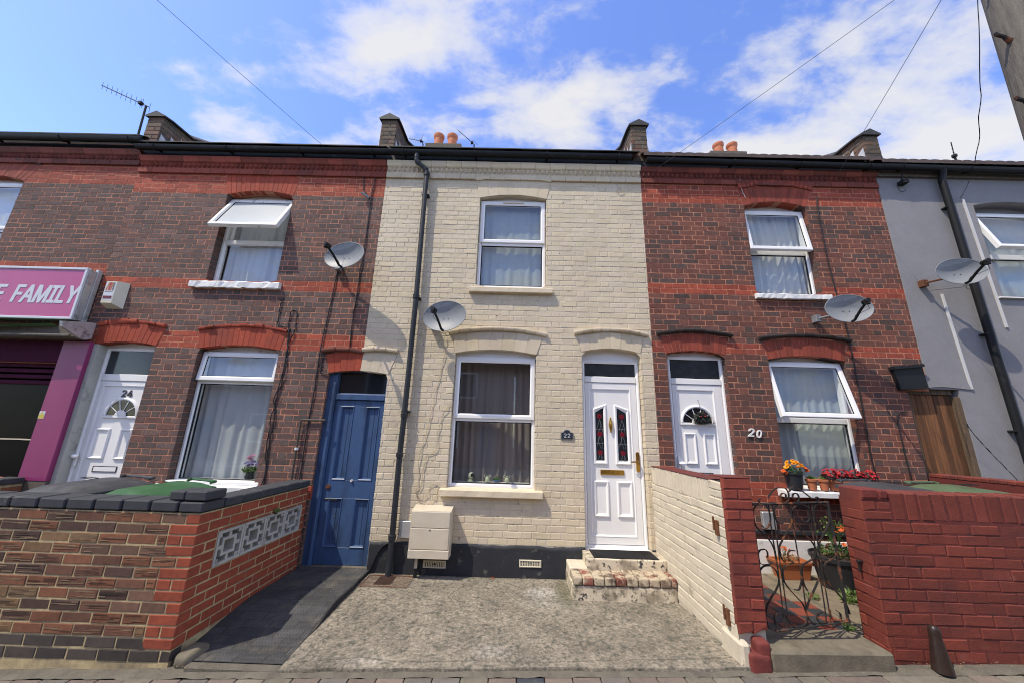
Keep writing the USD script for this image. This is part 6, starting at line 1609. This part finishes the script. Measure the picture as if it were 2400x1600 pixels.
# ---------------------------------------------------------------- plants and pots
def leaf_cluster(c, rad, n, size, rng, flat=.7, droop=0.0, sq=None):
    mb = MB(); V = []; F = []
    for i in range(n):
        d = rng.normal(size=3); d /= np.linalg.norm(d); p = np.array(c)+d*np.array(rad)*rng.uniform(.3, 1)**.5
        u = rng.normal(size=3); u /= np.linalg.norm(u); w = np.cross(u, d); w /= np.linalg.norm(w)+1e-9
        s = size*rng.uniform(.6, 1.3); k = len(V)
        V += [p-u*s, p+w*s*.5, p+u*s, p-w*s*.5]; F += [[k, k+1, k+2], [k, k+2, k+3]]
    return mb.add(np.array(V), np.array(F))
def flower_heads(c, rad, n, size, rng, petals=5, up=(0, -.5, .8), cup=.35):
    mb = MB(); V = []; F = []
    for i in range(n):
        d = rng.normal(size=3); d = d/np.linalg.norm(d); d[2] = abs(d[2]) if rng.uniform() < .75 else d[2]; d[1] = -abs(d[1]) if rng.uniform() < .8 else d[1]
        p = np.array(c)+d*np.array(rad)*rng.uniform(.75, 1.08)
        nn = d*.6+np.array(up)*.6+rng.normal(size=3)*.25; nn /= np.linalg.norm(nn)
        a = np.cross(nn, [1, .2, .1]); a /= np.linalg.norm(a); b = np.cross(nn, a); s = size*rng.uniform(.75, 1.25); t0 = rng.uniform(0, 6)
        for q in range(petals):
            t = t0+2*PI*q/petals; e = a*math.cos(t)+b*math.sin(t); g = -a*math.sin(t)+b*math.cos(t); k = len(V)
            V += [p, p+e*s*.6+g*s*.42+nn*s*cup*.5, p+e*s+nn*s*cup, p+e*s*.6-g*s*.42+nn*s*cup*.5]; F += [[k, k+1, k+2], [k, k+2, k+3]]
    return mb.add(np.array(V), np.array(F))
def stems(c, n, h, rng, r=.0025, spread=.08):
    mb = MB()
    for i in range(n):
        a = rng.uniform(0, 2*PI); e = rng.uniform(.2, 1)*spread
        mb.tube([[c[0]+.2*e*math.cos(a), c[1]+.2*e*math.sin(a), c[2]], [c[0]+.5*e*math.cos(a), c[1]+.5*e*math.sin(a), c[2]+h*.55], [c[0]+e*math.cos(a+.3), c[1]+e*math.sin(a+.3), c[2]+h*rng.uniform(.75, 1)]], r, 4)
    return mb
def pot(name, label, cx, cy, z0, r0, r1, h, mat, rim=.022, n=24, sx=1.0, group=None):
    T = thing(name, label, 'plant pot', (cx, cy, z0), group)
    prof = [(0, z0), (r0, z0), (r0+(r1-r0)*.86, z0+h-rim), (r1+.006, z0+h-rim), (r1+.009, z0+h-.004), (r1+.004, z0+h), (r1-.008, z0+h-.002), (r1-.014, z0+h-.03)]
    put(T, 'pot', MB().lathe(prof, cx, cy, n, sx=sx), mat, smooth=40)
    put(T, 'soil', MB().lathe([(r1-.012, z0+h-.028), (0, z0+h-.018)], cx, cy, n, sx=sx), 'soil')
    return T
rng = np.random.RandomState(61)
zs_ = 1.112
P1 = pot('flower_pot', 'black pot of orange and yellow marigolds on the white sill', 3.545, -.075, zs_, .078, .098, .195, 'pot_black')
put(P1, 'leaves', leaf_cluster((3.545, -.075, 1.335), (.12, .09, .055), 150, .018, rng), 'leaf_green', kind='stuff')
for i, (dx, dy, dz) in enumerate([(-.07, -.03, .05), (-.02, -.06, .07), (.03, -.04, .085), (.075, -.05, .055), (0, -.02, .10), (-.05, .01, .085), (.06, .0, .08), (-.10, -.04, .03), (.02, -.08, .03)]):
    fl = MB()
    for lay_ in range(4): 
        m_ = flower_heads((3.545+dx, -.075+dy, 1.345+dz+.004*lay_), (.002, .002, .002), 1, .030-.006*lay_, rng, 8, (0, -.5, .8), .2+.15*lay_); fl.add(m_.v[0], m_.f[0])
    put(P1, 'blossom', fl, 'petal_orange')
for dx, dz in ((.145, -.01), (-.15, -.02), (.125, .02), (-.125, -.035)):
    fl = MB(); m_ = flower_heads((3.545+dx, -.12, 1.345+dz), (.008, .008, .008), 3, .024, rng, 7); fl.add(m_.v[0], m_.f[0]); put(P1, 'blossom', fl, 'petal_deep_orange')
for i, (cx, rr) in enumerate(((3.755, .058), (3.905, .056))):
    T = pot('flower_pot', ('left' if i == 0 else 'right')+' one of two small terracotta pots with green sprigs on the white sill', cx, -.08, zs_, rr*.72, rr, .13, 'terracotta', .03)
    put(T, 'leaves', leaf_cluster((cx, -.08, zs_+.145), (.05, .045, .02), 46, .02, rng), 'leaf_light', kind='stuff')
T = pot('flower_pot', 'terracotta trough of red flowers on the white sill behind the wall', 4.18, -.08, zs_, .075, .095, .13, 'terracotta', .03, sx=2.6)
for cx, w_ in ((3.98, .10), (4.14, .12), (4.30, .11), (4.46, .11)):
    put(T, 'leaves', leaf_cluster((cx, -.09, 1.27), (w_, .085, .065), 150, .022, rng), 'leaf_bronze', kind='stuff')
    put(T, 'blossoms', flower_heads((cx, -.10, 1.285), (w_*1.05, .085, .085), 30, .019, rng, 5), 'petal_red', kind='stuff')
# pots on the ground of 20's garden
zg = .146
OP = thing('plant_trough', 'orange plastic trough of dying plants behind the gate', 'planter', (3.31, -.12, zg))
v = []; 
for z, a, b in ((0, .155, .075), (.16, .185, .098), (.16, .20, .11), (.19, .205, .115), (.19, .185, .095), (.15, .18, .09)):
    v += [[3.30-a, -.135-b, zg+z], [3.30+a, -.135-b, zg+z], [3.30+a, -.135+b, zg+z], [3.30-a, -.135+b, zg+z]]
F = [[i*4+j, i*4+(j+1) % 4, i*4+4+(j+1) % 4, i*4+4+j] for i in range(5) for j in range(4)]+[[20, 21, 22, 23]]
put(OP, 'trough', MB().add(np.array(v), np.array(F)), 'pot_orange')
put(OP, 'dry_leaves', leaf_cluster((3.30, -.135, zg+.21), (.16, .08, .035), 120, .017, rng), 'leaf_dry', kind='stuff')
put(OP, 'stems', stems((3.25, -.135, zg+.15), 9, .2, rng), 'leaf_green')
put(OP, 'blossoms', flower_heads((3.24, -.14, zg+.28), (.07, .05, .05), 9, .018, rng, 7), 'petal_deep_orange', kind='stuff')
BP = pot('plant_tub', 'large black tub of straggly plants behind the gate', 3.66, -.40, zg, .19, .255, .33, 'pot_black', .045, 32)
put(BP, 'leaves', leaf_cluster((3.66, -.40, zg+.37), (.20, .18, .06), 240, .022, rng), 'leaf_green', kind='stuff')
put(BP, 'dry_leaves', leaf_cluster((3.60, -.42, zg+.36), (.15, .14, .05), 90, .02, rng), 'leaf_dry', kind='stuff')
put(BP, 'stems', stems((3.66, -.40, zg+.31), 16, .42, rng, .003, .17), 'leaf_green')
put(BP, 'shoots', leaf_cluster((3.64, -.40, zg+.58), (.18, .12, .14), 60, .022, rng), 'leaf_light', kind='stuff')
put(BP, 'blossoms', flower_heads((3.70, -.46, zg+.46), (.13, .1, .20), 12, .024, rng, 7), 'petal_deep_orange', kind='stuff')
BT = thing('plant_trough', 'black rectangular trough with green sprigs beside the large tub', 'planter', (4.1, -.6, zg))
put(BT, 'trough', MB().sweep(RECT(3.93, 4.42, -.86, -.50) , [(0, .0), (-.02, .26), (-.03, .26), (-.03, .29), (.02, .29), (.02, .0)], type('F', (), {'__call__': lambda s, u, w, n: np.stack([u, w, np.asarray(n)+zg], 1)})()), 'pot_black')
put(BT, 'soil', MB().box(3.94, 4.41, -.85, -.51, zg+.2, zg+.265), 'soil')
put(BT, 'leaves', leaf_cluster((4.15, -.68, zg+.37), (.2, .14, .10), 260, .018, rng), 'leaf_light', kind='stuff')
for (x, y, z, s, n, lab) in ((3.42, -.78, zg+.05, .12, 130, 'leafy green weed in front of the black tub'), (2.83, -1.42, .20, .05, 60, 'bright green weed at the foot of the gate pier'), (3.08, -.72, zg+.02, .07, 50, 'small green weed beside the tiled path'), (-2.56, -.68, .80, .045, 40, 'green weed growing from the pierced blocks')):
    W_ = thing('weed', lab, 'plant', (x, y, z)); put(W_, 'leaves', leaf_cluster((x, y, z), (s, s*.8, s*.6), n, .016 if s < .1 else .024, rng), 'leaf_light'); put(W_, 'stems', stems((x, y, z-.04), 6, s, rng, .002, s), 'leaf_green')
# litter: leaves, pebbles and dirt along the foot of the walls
lt = MB()
for i in range(260):
    if i < 120: x = rng.uniform(2.9, 4.3); y = -1.72-abs(rng.normal())*.03
    elif i < 190: x = rng.uniform(-2.75, -2.15); y = -1.70-abs(rng.normal())*.035
    else: x = rng.uniform(-4.4, -2.4); y = -1.72-abs(rng.normal())*.03
    s = rng.uniform(.004, .014); t = rng.uniform(0, 6); z = slope(x)+.014+rng.uniform(0, .006)
    lt.add([[x, y, z], [x+s*math.cos(t), y+s*math.sin(t), z+.004], [x+s*math.cos(t+.6), y+s*math.sin(t+.6), z+.002]], np.array([[0, 1, 2]]))
put('/World', 'litter', lt, 'leaf_dry', kind='stuff', label='dry leaf scraps and grit along the foot of the front walls', cat='litter')
stn = worn_box(-2.56, -2.42, -1.72, -1.50, -.14, -.035, .045, .03, .025)
put('/World', 'stone_lump', stn, 'stone', smooth=True, label='lump of broken concrete at the corner of the left front wall', cat='stone')
put('/World', 'fallen_leaf', leaf_cluster((-.205, -.045, .012), (.02, .01, .004), 5, .016, rng), 'petal_deep_orange', label='orange fallen leaf on the concrete below the air bricks', cat='leaf')
# wreath on the door of 20
WR = thing('door_wreath', 'dark dried wreath hanging on the half-round light of the right door', 'wreath', (2.53, .06, 1.98))
wm = MB()
for t in np.linspace(0, 2*PI, 15)[:-1]:
    l_ = leaf_cluster((2.53+.07*math.cos(t), .068, 1.97+.055*math.sin(t)), (.05, .02, .035), 22, .02, rng); wm.add(l_.v[0], l_.f[0])
l_ = leaf_cluster((2.55, .068, 1.93), (.16, .02, .05), 70, .024, rng); wm.add(l_.v[0], l_.f[0])
put(WR, 'foliage', wm, 'wreath_green', kind='stuff'); put(WR, 'berries', flower_heads((2.54, .05, 1.98), (.05, .01, .03), 4, .010, rng, 6), 'petal_red', kind='stuff')
put(WR, 'hanger', MB().tube([[2.53, .07, 2.06], [2.515, .07, 2.17], [2.50, .075, 2.20], [2.52, .075, 2.205]], .003, 4), 'rubber')

# ---------------------------------------------------------------- behind the glass
curtain('white net curtain behind the upstairs window of the cream house', -.58, .38, 3.72, 5.24, .185, 'net_grey', 7, .012, seed=1)
curtain('brownish lace net curtain behind the downstairs window of the cream house', -.82, .27, .96, 2.72, .30, 'net_brown', 11, seed=2)
curtain('white lace net curtain behind the upstairs window of number 24', -4.58, -3.56, 3.72, 5.2, .25, 'net_white', 8, seed=3)
curtain('white lace net curtain behind the downstairs window of number 24', -4.44, -3.33, .94, 2.70, .255, 'net_white', 8, .022, seed=4)
curtain('white net curtain drawn aside behind the upstairs window of the red-brown house', 3.49, 4.41, 3.72, 5.2, .205, 'net_white', 8, seed=5, gather=.1)
curtain('grey lace net curtain behind the flower pots of the red-brown house', 3.51, 4.54, 1.08, 2.78, .20, 'net_grey', 9, .018, seed=6)
curtain('pale net curtain behind the upstairs window of the grey house', 7.02, 8.12, 3.76, 5.24, .21, 'net_grey', 6, .01, seed=7)
curtain('pale plain curtain behind the upstairs window over the shop sign', -8.93, -7.92, 3.96, 5.38, .19, 'net_white', 6, amp=.008, seed=8)
zi = 1.055
put('/World', 'window_board', MB().box(-.83, .28, .16, .30, zi-.05, zi-.006, .005), 'white_paint', label='inside window board of the downstairs cream house window', cat='shelf')
put('/World', 'window_board', MB().box(-4.44, -3.32, .172, .215, .97, 1.0, .005), 'white_paint', label='inside window board of the downstairs window of number 24', cat='shelf')
OR = thing('ornament', 'round cream ornament on a ringed stand inside the downstairs window', 'ornament', (-.565, .21, zi))
put(OR, 'stand', MB().lathe([(.04, zi), (.042, zi+.012), (.025, zi+.018), (.034, zi+.026), (.012, zi+.034), (.012, zi+.045)], -.565, .21, 16), 'ceramic', smooth=40)
t = trimesh.creation.icosphere(3, .042); put(OR, 'ball', MB().add(np.array(t.vertices)+[-.555, .21, zi+.078], t.faces), 'ceramic', smooth=True); put(OR, 'opening', MB().tube([[-.535, .19, zi+.080], [-.528, .165, zi+.083]], [.028, .026], 14), 'rubber')
for i, x in enumerate((-.335, -.215, -.075)):
    lab = ['left small cream vase with curled handles inside the downstairs window', 'small blue bowl of greenery inside the downstairs window', 'right small cream vase with curled handles inside the downstairs window'][i]
    O_ = thing('ornament', lab, 'ornament', (x, .21, zi))
    if i == 1:
        put(O_, 'bowl', MB().lathe([(.02, zi), (.045, zi+.02), (.05, zi+.032), (.044, zi+.03)], x, .21, 16), 'ceramic_blue', smooth=40); put(O_, 'leaves', leaf_cluster((x, .21, zi+.045), (.05, .03, .018), 30, .018, rng), 'leaf_light')
    else:
        put(O_, 'vase', MB().lathe([(.018, zi), (.03, zi+.02), (.026, zi+.045), (.014, zi+.06), (.022, zi+.075)], x, .21, 14), 'ceramic', smooth=40)
        put(O_, 'handles', MB().tube([[x-.02, .21, zi+.05], [x-.045, .21, zi+.075], [x-.03, .21, zi+.09]], .005, 6).tube([[x+.02, .21, zi+.05], [x+.045, .21, zi+.075], [x+.03, .21, zi+.09]], .005, 6), 'ceramic')
FV = thing('flower_arrangement', 'pink and lilac flowers inside the downstairs window of number 24', 'flowers', (-3.53, .20, 1.0))
put(FV, 'vase', MB().lathe([(.05, 1.0), (.06, 1.03), (.045, 1.07), (.05, 1.09)], -3.53, .20, 16, sy=.5), 'pot_black', smooth=40)
put(FV, 'leaves', leaf_cluster((-3.53, .19, 1.12), (.11, .02, .05), 90, .024, rng), 'leaf_light', kind='stuff')
put(FV, 'pink_blossom', flower_heads((-3.52, .185, 1.27), (.05, .015, .03), 7, .03, rng, 6), 'petal_pink', kind='stuff')
put(FV, 'lilac_blossom', flower_heads((-3.53, .185, 1.18), (.13, .015, .04), 12, .026, rng, 6), 'petal_lilac', kind='stuff')

# ---------------------------------------------------------------- pole, wires, aerials
TP = thing('telegraph_pole', 'weathered wooden telegraph pole with step irons at the top right', 'pole', (3.95, -2.55, 0))
def pc(z): return np.array([4.0+.057*z, -2.55, z])
n_ = 26; zz = np.linspace(-.1, 8.6, n_)
put(TP, 'post', MB().tube([pc(z) for z in zz], np.linspace(.158, .128, n_), 18), 'pole_wood', smooth=True)
for i, z in enumerate((3.05, 3.72, 4.40, 5.08, 5.75, 6.4)):
    for sg_ in (-1, 1):
        c = pc(z+(.0 if sg_ < 0 else .34)); d = np.array([sg_, -.1, 0])/math.hypot(1, .1)
        put(TP, 'step_iron', MB().tube([c+d*.10-np.array([0, 0, .05]), c+d*.16-np.array([0, 0, .03]), c+d*.19, c+d*.255+np.array([0, 0, .012]), c+d*.262+np.array([0, 0, .03])], [.03, .018, .014, .014, .012], 8), 'wrought_iron', smooth=40)
put(TP, 'pole_cable', MB().tube([pc(z)+np.array([.02, -.16, 0]) for z in (8.4, 7, 5.92)]+[pc(5.74)+np.array([.03, -.165, 0]), pc(5.66)+np.array([.09, -.15, 0]), pc(5.78)+np.array([.15, -.08, 0]), pc(6.1)+np.array([.16, -.05, 0]), pc(8.4)+np.array([.15, -.04, 0])], .017, 8), 'cable_black', smooth=True)
put(TP, 'pole_conduit', MB().tube([pc(z)+np.array([.06, -.145, 0]) for z in (5.7, 4, 2, .1)], .014, 8), 'pole_wood', smooth=True)
def wire(label, A, B, sag=.25, ext=1.0, r=.0036, n=24):
    A, B = np.array(A, float), np.array(B, float); E_ = A+(B-A)*ext
    P = [A+(E_-A)*t+np.array([0, 0, -sag*4*t*(1-t)]) for t in np.linspace(0, 1, n)]
    put('/World', 'overhead_wire', MB().tube(P, r, 4), 'wire_grey', smooth=True, label=label, cat='wire')
wire('overhead wire slanting from the top left sky down to the eaves of number 24', (-3.11, -.1, 6.0), (-4.06, -2.0, 6.224), .02, 2.2)
wire('overhead wire rising from the eaves beside the second parapet to the right', (2.06, -.1, 5.70), (4.029, -2.0, 6.402), .02, 1.6)
wire('overhead wire rising steeply behind the rightmost parapet', (4.97, -.05, 5.75), (4.55, -2.0, 6.413), .02, 1.3)
wd = [(6.294, -1.2, 7.707), (6.31, -1.1, 7.25), (6.334, -.996, 6.878), (6.388, -.894, 6.62), (6.50, -.792, 6.50), (6.581, -.69, 6.41), (6.66, -.588, 6.33), (6.769, -.486, 6.216), (6.862, -.384, 6.12), (6.916, -.282, 6.018), (6.985, -.18, 5.912)]
wd = [(6.20, -1.6, 9.2)]+wd
put('/World', 'overhead_wire', MB().tube(spl(wd, 40), .0055, 5), 'cable_black', smooth=True, label='wavy dropped wire hanging in front of the sky left of the pole', cat='wire')
def yagi(label, base, top, boom, n, ln, tilt, back=.15, r=.008):
    T = thing('television_aerial', label, 'aerial', base)
    base, top = np.array(base, float), np.array(top, float); b = np.array(boom, float)
    put(T, 'mast', MB().tube([base, top], r*2, 8), 'rubber')
    bm = MB().tube([top-(b-top)*.06, b], r, 6); put(T, 'boom', bm, 'rubber')
    u = np.array(tilt, float); u /= np.linalg.norm(u); el = MB()
    for i in range(n):
        p = top+(b-top)*(.12+.86*i/(n-1)); el.tube([p-u*ln*(1-.25*i/n), p+u*ln*(1-.25*i/n)], r*.42, 4)
    put(T, 'elements', el, 'rubber')
    c = top+(b-top)*.12; put(T, 'dipole', MB().box(c[0]-.03, c[0]+.03, c[1]-.03, c[1]+.03, c[2]-.03, c[2]+.03, .006), 'rubber')
    w_ = np.cross((b-top)/np.linalg.norm(b-top), u); put(T, 'reflector', MB().tube([top+w_*back-u*ln, top+w_*back+u*ln], r*.5, 4).tube([top-w_*back-u*ln, top-w_*back+u*ln], r*.5, 4), 'rubber')
    return T
yagi('long television aerial on a mast beside the leftmost parapet', (-6.70, .3, 6.35), (-6.745, .3, 7.19), (-7.69, .3, 7.63), 9, .085, (.15, -.2, .9), .06)
yagi('small television aerial left of the two orange chimney pots', (-2.66, 3.4, 9.0), (-2.72, 3.4, 9.42), (-3.10, 3.4, 9.50), 6, .15, (.1, .3, .9), .12)
yagi('small television aerial right of the two orange chimney pots', (-1.22, 3.4, 8.9), (-1.30, 3.4, 9.36), (-1.75, 3.4, 9.80), 8, .10, (.5, .5, -.2), .08)
yagi('short dark aerial on the roof at the right edge', (8.3, .9, 6.5), (8.22, .9, 6.98), (8.24, .9, 7.33), 5, .03, (1, .2, 0), .02)

# ---------------------------------------------------------------- across the street (only seen as reflections in the windows)
for i in range(7):
    xh = -17.5+5.0*i
    H = thing('terraced_house', f'plain brick terraced house across the street, number {i+1} from the left', 'house', (xh, -15, 0), 'houses across the street')
    stage.GetPrimAtPath(H).SetCustomDataByKey('label', f"plain brick house with {('blue', 'green', 'maroon')[i % 3]} door across the street, {('first', 'second', 'third', 'fourth', 'fifth', 'sixth', 'seventh')[i]} from its left end")
    put(H, 'wall', MB().box(xh-2.45, xh+2.45, -20, -14.6, -.1, 5.6), 'opposite_brick')
    put(H, 'roof', MB().add([[xh-2.5, -14.4, 5.6], [xh+2.5, -14.4, 5.6], [xh+2.5, -17.3, 7.6], [xh-2.5, -17.3, 7.6], [xh+2.5, -20.2, 5.6], [xh-2.5, -20.2, 5.6]], np.array([[0, 1, 2], [0, 2, 3], [3, 2, 4], [3, 4, 5]])), 'slate')
    for (a, b, c, e) in ((-.6, .5, 3.5, 4.9), (-1.6, -.4, .9, 2.4)):
        w_ = put(H, 'window', MB().sweep([(-(xh+b), c), (-(xh+a), c), (-(xh+a), e), (-(xh+b), e)], [(0, -.02), (0, .03), (.09, .03), (.09, -.02)], Frame((0, -14.6, 0), (-1, 0, 0))), 'white_upvc')
        put(w_, 'pane', MB().box(xh+a+.05, xh+b-.05, -14.605, -14.595, c+.05, e-.05), 'dark_glass')
    put(H, 'door', MB().box(xh+.6, xh+1.5, -14.62, -14.57, 0, 2.1), ('blue_paint', 'bin_green', 'logo_maroon')[i % 3])

stage.SetDefaultPrim(stage.GetPrimAtPath('/World'))
